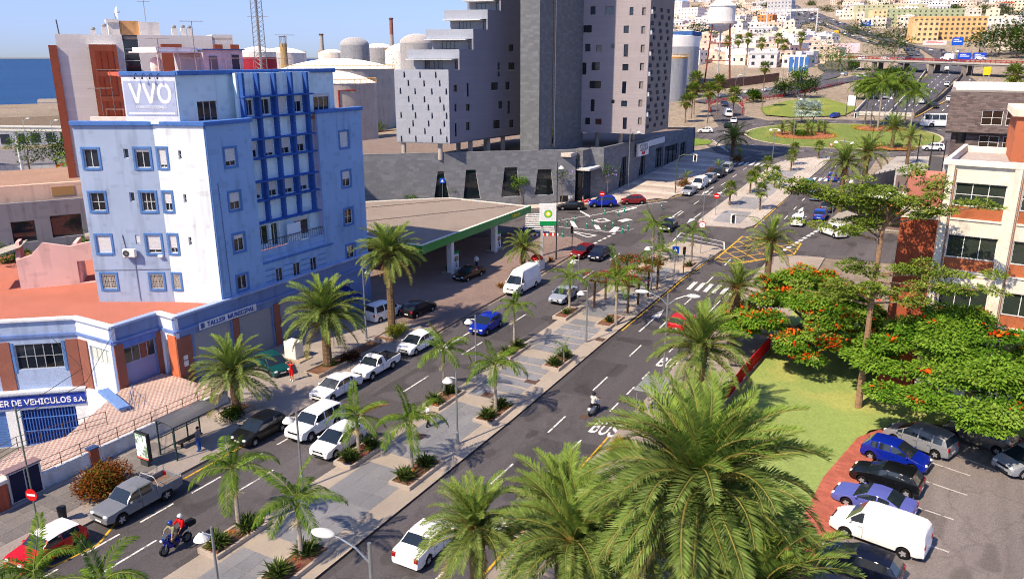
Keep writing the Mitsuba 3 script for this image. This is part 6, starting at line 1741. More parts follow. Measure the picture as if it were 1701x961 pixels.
_cars = {}
def car_lib(kind, color, roof, trim, detail):
 key = (kind, color, roof, trim, detail)
 if key in _cars:
  return _cars[key]
 S = SPEC[kind]
 L_, info = loft(S, color, roof, trim)
 L, W, r = info['L'], info['W'], info['r']
 xf, xr = info['xf'], info['xr']
 items = []
 def add(name, mb, mat, smooth=False):
  items.append((name, mb, mat, smooth))
 for mb in L_['body']:
  add('body', mb, 'm_paint', True)
 for nm, mat in (('roof', 'm_paint'),('trim', 'm_plain'),('underbody', 'm_plain'),('windscreen', 'm_glass'),('rear_window', 'm_glass'),('side_window', 'm_glass')):
  for mb in L_.get(nm, []):
   add(nm, mb, mat, nm in ('roof', 'windscreen', 'rear_window'))
 for mb in L_['end_panel']:
  add('end_panel', mb, 'm_paint')
 hz = S['prof'][2][1]
 big = L > 8
 nose, tail = L / 2,-L / 2
 for s in (1,-1):
  yl = s * (W / 2 * .87 - .20)
  if detail < 2:
   hb = MB().add(*(lambda m: (m.vertices * [.13, .17, .085] + [nose - .08 - (.02 if not big else 0), yl, hz - .09], m.faces))(trimesh.creation.icosphere(2)),(206,212,216))
   add('headlight', hb, 'm_glass' if False else 'm_paint')
   tz = S['belt'][1] - .10
   add('tail_light', MB().box((tail - .012, s * (W / 2 * .92) - s * .24, tz - .22),(tail + .10, s * (W / 2 * .92), tz + .06),(150,18,20), bevel=.03), 'm_paint')
   mx = L / 2 - (S['ws'][0] + .055) * L
   mz = S['belt'][0] + .06
   add('mirror', MB().box((mx - .06, s * (W / 2 - .02), mz - .05),(mx + .07, s * (W / 2 + .15), mz + .09), color, bevel=.03), 'm_paint')
  for cx in (xf, xr):
   pass
 if detail < 2:
  add('grille', MB().box((nose - .03,-.42, hz - .20),(nose + .012, .42, hz - .08),(26,28,30), bevel=.01), 'm_plain')
  add('bumper_intake', MB().box((nose - .05,-.5, .30),(nose + .006, .5, .42),(28,28,30), bevel=.01), 'm_plain')
  for x, sx in ((nose + .006,1),(tail - .016,-1)):
   add('number_plate', MB().box((x - .006,-.25, .48),(x + .008, .25, .58),(222,222,218)), 'm_plain')
 if detail < 1:
  for s in (1,-1):
   for k, (a, b) in enumerate(S['side'][:-1] if len(S['side']) > 1 else S['side']):
    x = L / 2 - (b + .01) * L
    w = W / 2 + .003
    z0, z1 = S.get('sill', .24) + .1, S['belt'][0] - .02
    add('door_seam', MB().box((x - .008, s * (w - .02), z0),(x + .008, s * w, z1),(30,30,32)), 'm_plain')
    add('door_handle', MB().box((x + .07, s * (w - .02), z1 - .13),(x + .25, s * (w + .022), z1 - .09), tuple(int(c * .7) for c in color)), 'm_plain')
  add('wiper', MB().tube([(L / 2 - (S['ws'][0] + .01) * L, .5, S['prof'][3][1] + .02),(L / 2 - (S['ws'][0] + .06) * L, -.1, S['prof'][3][1] + .16)], .012,(20,20,20),4), 'm_plain')
 if S.get('bed'):
  xb, zt_ = L / 2 - S['bed'] * L, 1.07
  for lo, hi in (((-L / 2 + .02, W / 2 - .10, .70),(xb, W / 2 - .01, zt_)),((-L / 2 + .02,-W / 2 + .01, .70),(xb, -W / 2 + .10, zt_)),((-L / 2,-W / 2 + .05, .66),(-L / 2 + .07, W / 2 - .05, zt_))):
   add('bed_side', MB().box(lo, hi, color, bevel=.02), 'm_paint')
  add('bed_floor', MB().box((-L / 2 + .06,-W / 2 + .1, .745),(xb - .02, W / 2 - .1, .76),(120,100,84)), 'm_matte')
  if kind == 'pickup':
   for s in (1,-1):
    rail = MB().tube([(-L / 2 + .08, s * (W / 2 - .06),1.07),(-L / 2 + .10, s * (W / 2 - .06),1.36),(xb - .1, s * (W / 2 - .06),1.40),(xb - .05, s * (W / 2 - .06),1.07)], .022,(190,188,184),6)
    add('bed_rail', rail, 'm_plain')
   add('bed_rail', MB().tube([(xb - .08,-W / 2 + .06,1.4),(xb - .08,-W / 2 + .3,1.72),(xb - .08, W / 2 - .3,1.72),(xb - .08, W / 2 - .06,1.4)], .022,(190,188,184),6), 'm_plain')
  else:
   add('roll_bar', MB().tube([(xb - .15,-W / 2 + .08,1.05),(xb - .10,-W / 2 + .15,1.55),(xb - .10, W / 2 - .15,1.55),(xb - .15, W / 2 - .08,1.05)], .05,(28,28,30),6), 'm_plain')
   add('bed_cover', MB().box((-L / 2 + .06,-W / 2 + .08,1.0),(xb - .02, W / 2 - .08,1.09),(36,38,42), bevel=.02), 'm_plain')
 ty, rim = wheel_mb(r, .20 if not big else .3)
 done = {}
 if detail == 2:
  one = MB()
  for nm, mb, mat, sm in items:
   for v, f, u, at in zip(mb.v, mb.f, mb.uv, np.cumsum([0] + [len(v) for v in mb.v])):
    one.add(v, f - at, u)
  for cx in (xf, xr):
   for s in (1,-1):
    one.add(np.vstack(ty.v) + [cx, s * (W / 2 - .11), r], np.vstack(ty.f), np.vstack(ty.uv))
    one.box((cx - r * .6, s * (W / 2 - .1), r * .4),(cx + r * .6, s * (W / 2 - .02), r * 1.6),(120,122,126))
  _cars[key] = one.ply('m_paint')
  return _cars[key]
 res = [(nm, mb.ply(mat, smooth=sm), None) for nm, mb, mat, sm in items]
 tyk, rik = ('tyre', kind, r),('rim', kind, r)
 if tyk not in _cars:
  _cars[tyk], _cars[rik] = ty.ply('m_plain'), rim.ply('m_steel')
 for cx in (xf, xr):
  for s in (1,-1):
   M = place(cx, s * (W / 2 - .115), r, 0 if s > 0 else math.pi)
   res.append(('wheel', (_cars[tyk], _cars[rik]), M))
 _cars[key] = res
 return res

def car(kind, x, y, head, color, label, detail=1, roof=None, trim=None, group=None, z=None, name=None, cat=None):
 """head: degrees, the way the car points measured from world +x."""
 y_ = float(y)
 nm = name or {'van': 'van', 'boxvan': 'van', 'kangoo': 'van', 'pickup': 'pickup_truck', 'sport_pickup': 'pickup_truck', 'coach': 'coach'}.get(kind, 'car')
 key = thing(nm, label, cat or nm.replace('_', ' '), group)
 hd = math.radians(head)
 zz = float(zt(y_)) + .012 if z is None else z
 M = place(x, y_, zz, hd)
 L = SPEC[kind]['wb']
 sl = math.atan2(float(zt(y_ + 1) - zt(y_ - 1)) / 2 * math.sin(hd),1) if z is None else 0
 P = np.eye(4)
 P[:3, :3] = [[math.cos(sl),0,-math.sin(sl)],[0,1,0],[math.sin(sl),0, math.cos(sl)]]
 M = M @ P
 res = car_lib(kind, color, roof, trim, detail)
 if detail == 2:
  scene[key] = {**res, 'to_world': T4(M.tolist())}
  return key
 for n, shp, m in res:
  if n == 'wheel':
   w = part(key, 'wheel', shp[0], M @ m)
   part(w, 'rim', shp[1], M @ m)
  else:
   part(key, n, shp, M)
 return key

WHT, SIL, BLK, DGY = (226,228,230),(138,142,150),(18,19,22),(62,66,72)
D, U_ = -90,90                                          # towards the viewer, away from the viewer
# left carriageway, coming towards the viewer
car('mini', -38.3,19.3, D + 3,(186,16,22), 'small red car with a white roof at the bottom left corner', 0, roof=(226,226,224))
car('pickup', -38.25,24.65, D, (112,116,122), 'silver double cab pickup truck with an open bed', 0)
car('hatch', -38.75,34.5, D, (22,23,26), 'black hatchback parked in front of the bus shelter', 0)
car('suv', -35.95,37.0, D, WHT, 'white off-road car with a dark sunroof, left of the white hatchback', 0)
car('hatch', -32.9,35.8, D, WHT, 'white small hatchback driving next to the median planters', 0)
car('sedan', -39.3 + .35,42.6, D, (222,224,226), 'white saloon car in the kerb lane just in front of the white pickup', 0)
car('sport_pickup', -38.85,47.4, D, WHT, 'white pickup truck with a black roll bar and covered bed', 0)
car('hatch', -38.9,53.2, D, (230,232,234), 'white hatchback behind the white pickup, beside the hedge', 0)
car('hatch', -35.9,60.3, D, (12,40,150), 'bright blue hatchback driving alone on the left carriageway', 0)
car('boxvan', -38.8,73.0, D, (232,232,230), 'tall white high roof van on the left carriageway', 0)
car('coupe', -33.3,72.0, D, (140,150,168), 'silver blue saloon coupe beside the median', 0)
car('sedan', -36.2,88.8, D, (26,34,60), 'dark blue car half hidden behind the slender palms', 1)
car('hatch', -38.4,88.6, D - 8,(112,20,24), 'dark red hatchback turning out by the petrol sign', 1)
car('sedan', -33.0,106.2, D + 3,(24,25,28), 'black saloon crossing the junction', 1)
for i, (k, x, y, c, lab) in enumerate((('sedan', -37.5,131.2, SIL, 'silver saloon at the head of the queue'),('van', -37.4,137.2, WHT, 'white van second in the queue'),('mpv', -37.2,143.0,(120,124,130), 'grey people carrier third in the queue'),
        ('suv', -37.2,149.0,(40,44,52), 'dark car fourth in the queue'),('kangoo', -37.0,154.5,(140,146,148), 'grey van last in the queue'))):
 car(k, x, y, D, c, lab, 1, group='cars queuing towards the junction')
car('coupe', -51.0,112.2,205,(20,21,24), 'black coupe parked by the podium entrance', 1)
car('suv', -47.2,116.1,212,(14,40,150), 'bright blue off-road car parked by the podium', 1)
car('hatch', -43.5,120.0,215,(120,30,34), 'dark red hatchback parked at the podium corner', 1)
car('sedan', -46.4,74.2, D - 4,(16,17,20), 'black saloon under the petrol canopy edge', 1)
car('kangoo', -46.6,58.6,82,(224,226,228), 'white van with a rear window behind the tall palm trunk', 0)
car('hatch', -44.3,61.2,86,(24,26,30), 'black car just right of the tall palm trunk', 1)
car('hatch', -46.6,43.6,-22,(20,72,74), 'dark green hatchback parked on the pavement by the garage doors', 0)
# right carriageway, driving away
car('sedan', -21.2,29.5, U_, (230,232,234), 'white car on the right carriageway at the bottom edge', 0)
car('hatch', -19.7,69.4, U_ - 2,(180,22,30), 'bright red car behind the bus lane lamp post', 0)
pol = car('hatch', -17.2,116.6, U_ + 3,(228,230,232), 'white car with a roof light bar near the side street', 1)
part(pol, 'light_bar', MB().box((-17.7,116.3, float(zt(116)) + 1.5),(-16.7,116.6, float(zt(116)) + 1.62),(200,210,220)).ply('m_plain'))
car('kangoo', -12.0,111.9,136,(230,232,234), 'white small van turning out of the side street', 1)
for k, x, y, c, lab in (('hatch', -14.9,121.6,(20,60,160), 'bright blue car nearest in the parked row'),('sedan', -14.8,127.6,(58,62,70), 'dark grey car second in the parked row'),('suv', -14.7,133.2,(170,60,56), 'red and white off-road car third in the parked row')):
 car(k, x, y, U_, c, lab, 1, group='cars parked along the right kerb', roof=(222,222,222) if k == 'suv' else None)
car('mpv', -17.5,135.4, U_, (110,136,184), 'light blue people carrier driving away', 1)
car('hatch', -20.4,145.6, U_, (20,104,110), 'teal car beside the second median', 1)
car('hatch', -17.3,153.5, U_, (24,60,150), 'blue car waiting before the roundabout', 1)
# roundabout and slip roads
gx = 'cars far off round the roundabout'
for k, x, y, h, c, lab in (('hatch', -56.8,210.3,190, WHT, 'white hatchback leaving the roundabout to the left'),('sedan', -54.0,222.5,100,(30,34,44), 'dark car entering from the slip road'),('hatch', -55.0,233.2,285, WHT, 'white car just off the slip road'),
      ('boxvan', -60.2,247.5,295, WHT, 'white van coming down the slip road'),('sedan', -67.5,271.5,300,(40,56,90), 'dark blue car on the slip road bend'),('hatch', -66.5,284,235, WHT, 'white car on the slip road bend between red railings'),
      ('sedan', -74.0,293.0,240, SIL, 'silver car leftmost on the upper slip road'),('sedan', -67.5,307.0,240,(200,204,206), 'pale car second on the upper slip road'),('sedan', -62.5,314.5,240,(206,210,212), 'pale car third on the upper slip road'),
      ('sport_pickup', -53.5,336,235,(44,52,66), 'dark pickup on the upper slip road'),('hatch', -30.2,253.0,250,(24,50,150), 'bright blue car entering the far side of the roundabout'),('sport_pickup', -14.6,250.0,170,(200,202,204), 'silver pickup on the far side of the roundabout'),
      ('suv', -2.5,197.8,190, WHT, 'white pickup on the near right of the roundabout'),('hatch', -35.2,368,220,(206,214,210), 'pale car at the join of the slip roads'),('hatch', -43.0,377,250,(196,210,206), 'pale green car on the grass side slip road'),
      ('hatch', -49.5,315.5,240,(50,66,110), 'blue car behind the dark pickup')):
 car(k, x, y, h, c, lab, 2, z=float(zt(y)) + (.38 if y > 262 else .02))
car('coach', -1.0,240.2,188,(230,232,234), 'white coach at the right of the roundabout', 1)
# motorway traffic
rc = np.random.default_rng(5)
CN = ['white', 'white', 'pale grey', 'silver', 'dark blue grey', 'dark red', 'blue', 'off white', 'grey']
CC = [WHT, WHT, (200,204,208), SIL, (40,44,52),(60,20,22),(30,50,110),(230,230,226),(90,94,100)]
mw = [(-4.2,399.8),(-2.8,341.5),(-4.8,281),(-8.6,289),(-1.1,297),(-17.0,403),(-20.5,415),(-23,375),(-22.5,430),(-21,505),(-9,508),(-1.5,500),(-7,488),(-23,480),(-6,465),(-18,350),(-20.5,300),(-5,440),(-2,425)]
def mpos(line, t):
 p = np.array(line)
 s = np.r_[0, np.cumsum(np.hypot(*np.diff(p, axis=0).T))]
 q = t * s[-1]
 return np.interp(q, s, p[:, 0]), np.interp(q, s, p[:, 1]), np.degrees(np.arctan2(np.interp(min(q + 5, s[-1]), s, p[:, 1]) - np.interp(q - 5, s, p[:, 1]), np.interp(min(q + 5, s[-1]), s, p[:, 0]) - np.interp(q - 5, s, p[:, 0])))
la = [(-5,480),(-16,528),(-27,557),(-42,601),(-60,669),(-82,755),(-112,880),(-145,1010),(-183,1150),(-240,1394),(-300,1650)]
lb = [(-20,480),(-28,541),(-40,561),(-52,584),(-70,649),(-94,748),(-125,875),(-170,1040),(-215,1230)]
for x, y in mw:
 car(rc.choice(['hatch', 'sedan', 'suv', 'kangoo']), x, y, 80 if x > -12 else 272, CC[rc.integers(len(CC))], 'small car on the motorway beyond the roundabout', 2, group='cars on the motorway', z=float(zt(y)) + .38)
for k in range(64):
 x, y, h = mpos(la if k % 2 else lb, rc.random() ** 1.1 * .97)
 x += rc.uniform(-4,4) * (1 if y < 900 else 1.6)
 q = int(rc.integers(len(CC)))
 car(rc.choice(['hatch', 'sedan', 'suv', 'kangoo']), x, y, h, CC[q], f"tiny {CN[q]} car on the {'right' if k % 2 else 'left'} carriageway {'below the gantry' if y < 640 else 'near the gantry' if y < 800 else 'above the gantry' if y < 1100 else 'near the top of the hill'}", 2, group='cars high up on the motorway', z=float(max(zt(y), zground(x, y))) + .38)
for k in range(46):
 t = rc.random()
 x, y = -150 - 75 * t + rc.uniform(-14,22),900 + 420 * t + rc.uniform(-20,20)
 car(rc.choice(['hatch', 'sedan', 'suv']), x, y, rc.choice([20,110]), CC[rc.integers(len(CC))], 'tiny parked car in the hillside car park', 2, group='cars in the hillside car park', z=float(max(zt(y), zground(x, y))) + .38)
# car park at the right
ca = math.degrees(-.16)
car('hatch', -.15,50.75 + .6,-13,(14,38,140), 'bright blue hatchback at the top of the car park row', 0)
car('hatch', -.45,48.05,170,(20,22,26), 'black hatchback below the bright blue one in the car park', 0)
car('coupe', -.9,45.0,170,(88,96,168), 'periwinkle blue car half hidden by the white van', 0)
car('van', -.35,41.7,169,(234,234,232), 'large white panel van in the car park', 0)
car('hatch', -1.0,38.2,172,(18,22,40), 'dark navy car at the bottom edge of the car park', 0)
car('mpv', 1.1,54.25,158,(128,131,137), 'silver people carrier under the edge of the broad flame tree', 0)
car('mpv', 4.6,56.6,158,(86,84,82), 'dark grey car in the shade of the broad flame tree', 1)
car('mpv', 7.3,54.2,222,(140,146,154), 'silver car cut by the right edge', 0)
# ---------------------------------------------------------------- lamps, signs, shelters
GRY = (150,156,160)
def lamp(x, y, h, label, arms, head='bell', group='street lamps of the avenue', col=GRY, r=.075, z=None):
 """arms: list of (dx, dy) reaches of the arms."""
 key = thing('street_lamp', label, 'street lamp', group)
 z0 = (float(zt(y)) + .14) if z is None else z
 part(key, 'post', MB().tube([(x, y, z0),(x, y, z0 + .9),(x, y, z0 + .95),(x, y, z0 + h)],[r * 1.5, r * 1.4, r, r * .75], col, 8).ply('m_steel'))
 for dx, dy in arms:
  a = math.hypot(dx, dy)
  if head == 'bell':
   p = [(x, y, z0 + h - .42),(x + dx * .6, y + dy * .6, z0 + h - .40),(x + dx, y + dy, z0 + h - .48)]
   part(key, 'arm', MB().tube(p, .03, col, 6).ply('m_steel'))
   part(key, 'lamp_shade', MB().lathe([(.05, .14),(.12, .10),(.30,-.10),(.36,-.2),(.34,-.2),(.1,-.02),(0,0)],(222,222,218),16,(x + dx, y + dy, z0 + h - .55)).ply('m_plain'))
  else:
   p = [(x, y, z0 + h - .9),(x + dx * .35, y + dy * .35, z0 + h - .35),(x + dx * .75, y + dy * .75, z0 + h - .05),(x + dx, y + dy, z0 + h)]
   part(key, 'arm', MB().tube(p, [.05, .045, .04, .035], col, 6).ply('m_steel'))
   m = trimesh.creation.icosphere(2)
   u = np.array([dx, dy]) / a
   v = m.vertices * [.52, .26, .15]
   v = np.c_[v[:, 0] * u[0] - v[:, 1] * u[1], v[:, 0] * u[1] + v[:, 1] * u[0], v[:, 2]] + [x + dx * 1.15, y + dy * 1.15, z0 + h]
   part(key, 'lamp_head', MB().add(v, m.faces, (206,208,206)).ply('m_plain', smooth=True))
 return key
nth = ('nearest', 'second', 'third', 'fourth', 'fifth')
for i, y in enumerate((23.5,30.6,50.7,70.9)):
 lamp(-31.2 if i else -31.1, y, 5.1 if i else 1.3 + 0, f'grey lamp post with white bell shade along the left edge of the median, {nth[i]}', [(-.6,-.1)]) if i else None
lamp(-17.0,19.8,7.4, 'lamp post with a long head on a curved arm at the bottom edge', [(-1.7,-.3)], head='cobra', r=.10)
lamp(-26.1,20.0,5.1, 'grey lamp post with white bell shade at the bottom edge of the median', [(-.6,-.1)])
for i, y in enumerate((39.9,61.4,79.0)):
 lamp(-26.1, y, 5.2, f'grey lamp post with white bell shade along the right edge of the median, {nth[i]}', [(-.6,-.1)])
lamp(-16.9,55.3,7.6, 'tall grey lamp post with two arms beside the bus lane', [(-1.7,-.3),(1.6, .3)], head='cobra', r=.10)
lamp(-44.4,53.0,7.2, 'tall grey lamp post against the blue building by the tall palm', [(1.0,-.4)])
lamp(-40.7,85.5,12.0, 'very tall thin dark mast on the petrol forecourt kerb', [(.5,0)], col=(70,74,78), group=None)
lamp(-48.4,130.7,10.5, 'tall pale lamp post on the pavement of the stone podium', [(1.4, .4)], group=None)
lamp(-30.6,165.3,7.6, 'lamp post on the second median near the roundabout', [(.8,0),(-.8,0)])
lamp(-30.5,187.3,11.8, 'tall lamp post at the roundabout end of the second median', [(.8,0)], group=None)
lamp(-13.5,203.8,11.0, 'tall lamp post on the near edge of the roundabout', [(.9,0)], group=None)
lamp(-13.7,129.9,10.5, 'tall lamp post beside the parked row on the right', [(-1.2, .3),(1.2,-.3)], group=None)
for i, (x, y) in enumerate(((-62,262),(-48.5,300),(-41,345),(-60,330),(-75,330),(-30,290),(-3,340),(4,310),(-27,440),(3,450),(8,430),(10,470),(13,445),(-52,420),(-66,405),(-38,392))):
 lamp(x, y, 11 if i < 6 else 13, 'tall thin lamp post by the slip roads and motorway', [(1.2, .4)], head='cobra', group='lamp posts by the motorway', z=float(zt(y)) + .1)

def round_sign(label, x, y, zs, h, face, rad=.32, ang=-78, extra=None, col=GRY, group=None, z=None):
 """Round traffic sign on a post; ang: where its face looks, degrees from +x."""
 key = thing('traffic_sign', label, 'traffic sign', group)
 z0 = (float(zt(y)) + .14) if z is None else z
 part(key, 'post', MB().tube([(x, y, z0),(x, y, z0 + h)], .045, col, 7).ply('m_steel'))
 a = math.radians(ang)
 M = np.array([[-math.sin(a),0, math.cos(a), x + math.cos(a) * .07],[math.cos(a),0, math.sin(a), y + math.sin(a) * .07],[0,1,0, z0 + zs],[0,0,0,1.0]])
 if face in ('noentry', 'noturn', 'stop'):
  n = 8 if face == 'stop' else 24
  part(key, 'plate', MB().lathe([(0,-.015),(rad, -.015),(rad, .01),(0, .01)],(196,24,28), n, M=M).ply('m_plain'))
  if face == 'noentry' or face == 'stop':
   part(key, 'bar', MB().box((-rad * .7,-rad * .17, .012),(rad * .7, rad * .17, .02),(236,236,234), M).ply('m_plain'))
  else:
   part(key, 'disc', MB().lathe([(0, .018),(rad * .78, .018),(rad * .78, .011)],(236,236,234),24, M=M).ply('m_plain'))
   part(key, 'arrow', MB().box((-.03,-.14, .02),(.03, .08, .026),(24,24,26), M).box((-.16, .05, .02),(.03, .10, .026),(24,24,26), M).ply('m_plain'))
 elif face == 'yield':
  part(key, 'plate', MB().poly((np.array([[0,-rad * 1.2, .01],[rad * 1.1, rad * .7, .01],[-rad * 1.1, rad * .7, .01]]) @ M[:3, :3].T + M[:3,3]),(196,24,28)).poly((np.array([[0,-rad * .7, .018],[rad * .65, rad * .45, .018],[-rad * .65, rad * .45, .018]]) @ M[:3, :3].T + M[:3,3]),(236,236,234)).ply('m_plain'))
 else:
  part(key, 'plate', MB().box((-rad, -rad, -.01),(rad, rad, .01),(20,80,190), M, bevel=.004).ply('m_plain'))
  part(key, 'symbol', MB().poly((np.array([[-rad * .6,-rad * .5, .014],[rad * .6,-rad * .5, .014],[0, rad * .6, .014]]) @ M[:3, :3].T + M[:3,3]),(236,236,236)).ply('m_plain'))
 return key
round_sign('round no entry sign on a tall grey green post at the bottom left kerb', -40.83,20.37,2.25,7.5, 'noentry', .36,-72, col=(110,128,122))
round_sign('red eight sided sign on the junction islands before the blue off-road car', -46.4,113.9,2.4,2.7, 'stop', .42,-65)
round_sign('round no entry sign at the near corner of the second median', -29.2,117.0,2.9,3.4, 'noentry', .42,-80)
round_sign('round sign forbidding a left turn at the tip of the near median', -25.3,95.3,3.7,8.4, 'noturn', .45,-80)
round_sign('blue pedestrian crossing sign at the far end of the near median', -25.2,84.3,3.3,5.6, 'blue', .38,-80)
round_sign('blue square sign on a dark post by the slanted windows', -69.5,103.5,4.6,5.0, 'blue', .40,-60)
round_sign('white round sign on the pavement corner of the side street', -13.0,118.6,3.2,3.6, 'noturn', .42,-85)
round_sign('red and white triangular sign at the roundabout end of the second median', -21.5,180.0,2.6,3.0, 'yield', .5,-90)
def traffic_light(label, x, y, h, arm=None, ang=-85, col=(96,104,92), back=True, z=None):
 key = thing('traffic_light', label, 'traffic light')
 z0 = (float(zt(y)) + .14) if z is None else z
 if arm:
  dx, dy = arm
  p = [(x, y, z0),(x, y, z0 + h - 1.2),(x + dx * .12, y + dy * .12, z0 + h - .35),(x + dx * .35, y + dy * .35, z0 + h),(x + dx, y + dy, z0 + h)]
  part(key, 'post', MB().tube(p, [.09, .08, .075, .07, .06], col, 8).ply('m_steel'))
  hx, hy, hz = x + dx, y + dy, z0 + h - .5
 else:
  part(key, 'post', MB().tube([(x, y, z0),(x, y, z0 + h)], .055, col, 8).ply('m_steel'))
  hx, hy, hz = x, y, z0 + h - .2
 a = math.radians(ang)
 M = place(hx, hy, hz, a + math.pi / 2)
 if back:
  part(key, 'backboard', MB().box((-.34,-.03,-.62),(.34, .0, .62),(226,228,226), M, bevel=.01).ply('m_plain'))
 b = part(key, 'housing', MB().box((-.15,-.22,-.46),(.15,-.031, .46),(20,22,22), M, bevel=.02).ply('m_plain'))
 for k, c in enumerate(((60,14,14),(70,56,16),(14,60,40))):
  part(b, 'lens', MB().lathe([(0, .002),(.10, .0),(.11,-.02)], c, 14, M=M @ np.array([[1,0,0,0],[0,0,-1,-.222],[0,1,0, .30 - .30 * k],[0,0,0,1.0]])).ply('m_glass'))
 return key
traffic_light('traffic light hanging from a curved arm over the queue', -39.7,130.4,6.6,(2.9, .6))
traffic_light('traffic light with a white backboard on an arm over the right carriageway', -17.6,96.6,4.9,(-4.4, .6))
traffic_light('black traffic light on a post at the end of the near median', -24.7,86.1,3.0, back=False)
traffic_light('black traffic light on a post at the petrol forecourt corner', -40.6,90.0,2.9, back=False)
traffic_light('traffic light with white backboard by the roundabout edge', -14.5,190.5,8.2,(-4.0, .5))
# bollards on the junction islands
for i, (x, y) in enumerate(((-48.3,102.4),(-46.9,102.1),(-46.8,104.7),(-43.9,102.4),(-43.7,104.2),(-41.0,102.3),(-44.8,111.3),(-40.7,104.4),(-42.5,110.9),(-38.1,101.5),(-42.5,113.7),(-38.1,103.6),(-38.0,118.1),(-44.6,95.7))):
 k = thing('bollard', 'green plastic bollard with white rings on the junction islands', 'bollard', 'green bollards on the junction islands')
 z = float(zt(y))
 part(k, 'post', MB().lathe([(.16, z),(.12, z + .08),(.11, z + .85),(.08, z + .95),(0, z + .97)],(20,118,92),10,(x, y, 0)).ply('m_plain'))
 part(k, 'band', MB().lathe([(.118, z + .55),(.118, z + .66)],(226,228,226),10,(x, y, 0)).ply('m_plain'))
 labels[k]['label'] = 'green plastic bollard with a white ring on the painted islands of the junction'
# red and white low barriers along the forecourt kerb
for i in range(5):
 x, y = -51.0 + i * 1.25,93.4 + i * .62
 key = thing('kerb_barrier', 'low red and white barrier block along the petrol forecourt kerb', 'barrier', 'red and white kerb barriers')
 M = place(x, y, float(zt(y)) + .1, .46)
 for k in range(4):
  part(key, 'block', MB().box((-.6 + k * .3,-.14,0),(-.3 + k * .3 - .004, .14, .34),((196,50,40),(226,224,220))[k % 2], M, bevel=.02).ply('m_plain'))
cc = thing('recycling_container', 'white recycling container with a rounded red lid on the forecourt kerb', 'container')
zc_ = float(zt(80.6)) + .1
part(cc, 'body', MB().box((-41.6,79.8, zc_),(-40.2,81.4, zc_ + 1.35),(216,216,212), bevel=.08).ply('m_plain'))
part(cc, 'lid', MB().mesh(trimesh.creation.icosphere(2),(190,34,36), np.array([[.72,0,0,-40.9],[0, .82,0,80.6],[0,0, .5, zc_ + 1.35],[0,0,0,1.0]])).ply('m_plain', smooth=True))
for k, (x, y) in enumerate(((-41.2,72.5),(-40.9,84.4))):
 single('plant', blades(x, y, float(zt(y)) + .1,60, .8,[(150,104,60),(120,96,52),(168,128,70)],600 + k).ply('m_leaf'),('dry orange brown shrub behind the white high roof van', 'dry orange plant at the foot of the pylon sign')[k], 'plant')
# bus shelter on the left pavement
bs = thing('bus_shelter', 'bus shelter with a dark curved roof on the left pavement', 'bus shelter')
xs = np.linspace(0,1,9)
rv = [(-42.5 + 2.0 * t, y, 2.5 + .28 * math.sin(math.pi * (.15 + .75 * t))) for y in (29.1,32.7) for t in xs]
part(bs, 'roof', MB().add(rv, [[i, i + 1, i + 10, i + 9] for i in range(8)],(84,84,86)).add([[a, b, c - .05] for a, b, c in rv],[[i, i + 1, i + 10, i + 9] for i in range(8)],(60,60,62)).ply('m_paint'))
for y in (29.3,30.4,31.5,32.5):
 part(bs, 'post', MB().box((-42.35, y - .04, .14),(-42.27, y + .04,2.6),(40,62,60)).ply('m_plain'))
part(bs, 'post', MB().box((-40.75,29.26, .14),(-40.67,29.34,2.55),(40,62,60)).ply('m_plain'))
scene['m_pane'] = {'type': 'thindielectric', 'int_ior': 1.5}
for y0 in (29.36,30.46,31.56):
 part(bs, 'glass_pane', mikit.ply(trimesh.Trimesh([[-42.31, y0, .5],[-42.31, y0 + .92, .5],[-42.31, y0 + .92,2.3],[-42.31, y0,2.3]],[[0,1,2],[0,2,3]], process=False), 'm_pane'))
for z in (.48,1.35,2.32):
 part(bs, 'rail', MB().box((-42.34,29.3, z - .025),(-42.28,32.5, z + .025),(40,62,60)).ply('m_plain'))
bn = part(bs, 'bench', MB().box((-42.1,30.3, .55),(-41.65,32.2, .62),(44,42,42), bevel=.015).ply('m_plain'))
parts(bn, 'leg', MB().box((-41.95,30.6, .14),(-41.8,30.7, .55),(44,42,42)).box((-41.95,31.8, .14),(-41.8,31.9, .55),(44,42,42)), 'm_plain')
ad = thing('advertising_panel', 'freestanding advertising panel in a dark frame beside the bus shelter', 'advertising panel')
MAD = place(-42.0,27.95, .14,0)
part(ad, 'foot', MB().box((-.35,-.1,0),(.35, .1, .4),(70,72,74), MAD).ply('m_plain'))
part(ad, 'case', MB().box((-.62,-.12, .4),(.62, .12,2.3),(36,40,42), MAD, bevel=.03).ply('m_plain'))
def poster(p, n, uv):
 k = fbm((p.x + 42.6) * 5, p.z * 4,0,3)
 g = smoothstep(.5, .62, k)
 c = mix((.72, .80, .84),(.22, .34, .22), g)
 return mi.Color3f(dr.select(p.z < .75, mi.Color3f(.72, .16, .08), c))
bsdf('m_poster', poster, .3, .4)
part(ad, 'poster', MB().box((-.54,-.128, .5),(.54,-.121,2.2),(200,200,200), MAD).ply('m_poster'))
# bus stop and furniture on the right pavement
st2 = thing('bus_stop_roof', 'small grey bus stop roof beside the bus lane, partly under fronds', 'bus stop')
part(st2, 'roof', MB().box((-17.3,49.6,2.2),(-15.4,52.6,2.3),(132,136,138), bevel=.02).ply('m_paint'))
for x, y in ((-15.6,49.8),(-15.6,52.4),(-17.1,49.8),(-17.1,52.4)):
 part(st2, 'post', MB().tube([(x, y, .14),(x, y, 2.2)], .04,(120,124,126),6).ply('m_plain'))
bush(-16.2,44.2, .8,1.5, .9,[(150,140,44),(166,152,50),(122,120,40)], 'yellow green hedge beside the bus lane', n=2400, leaf=.12, seed=30, name='hedge', cat='hedge')
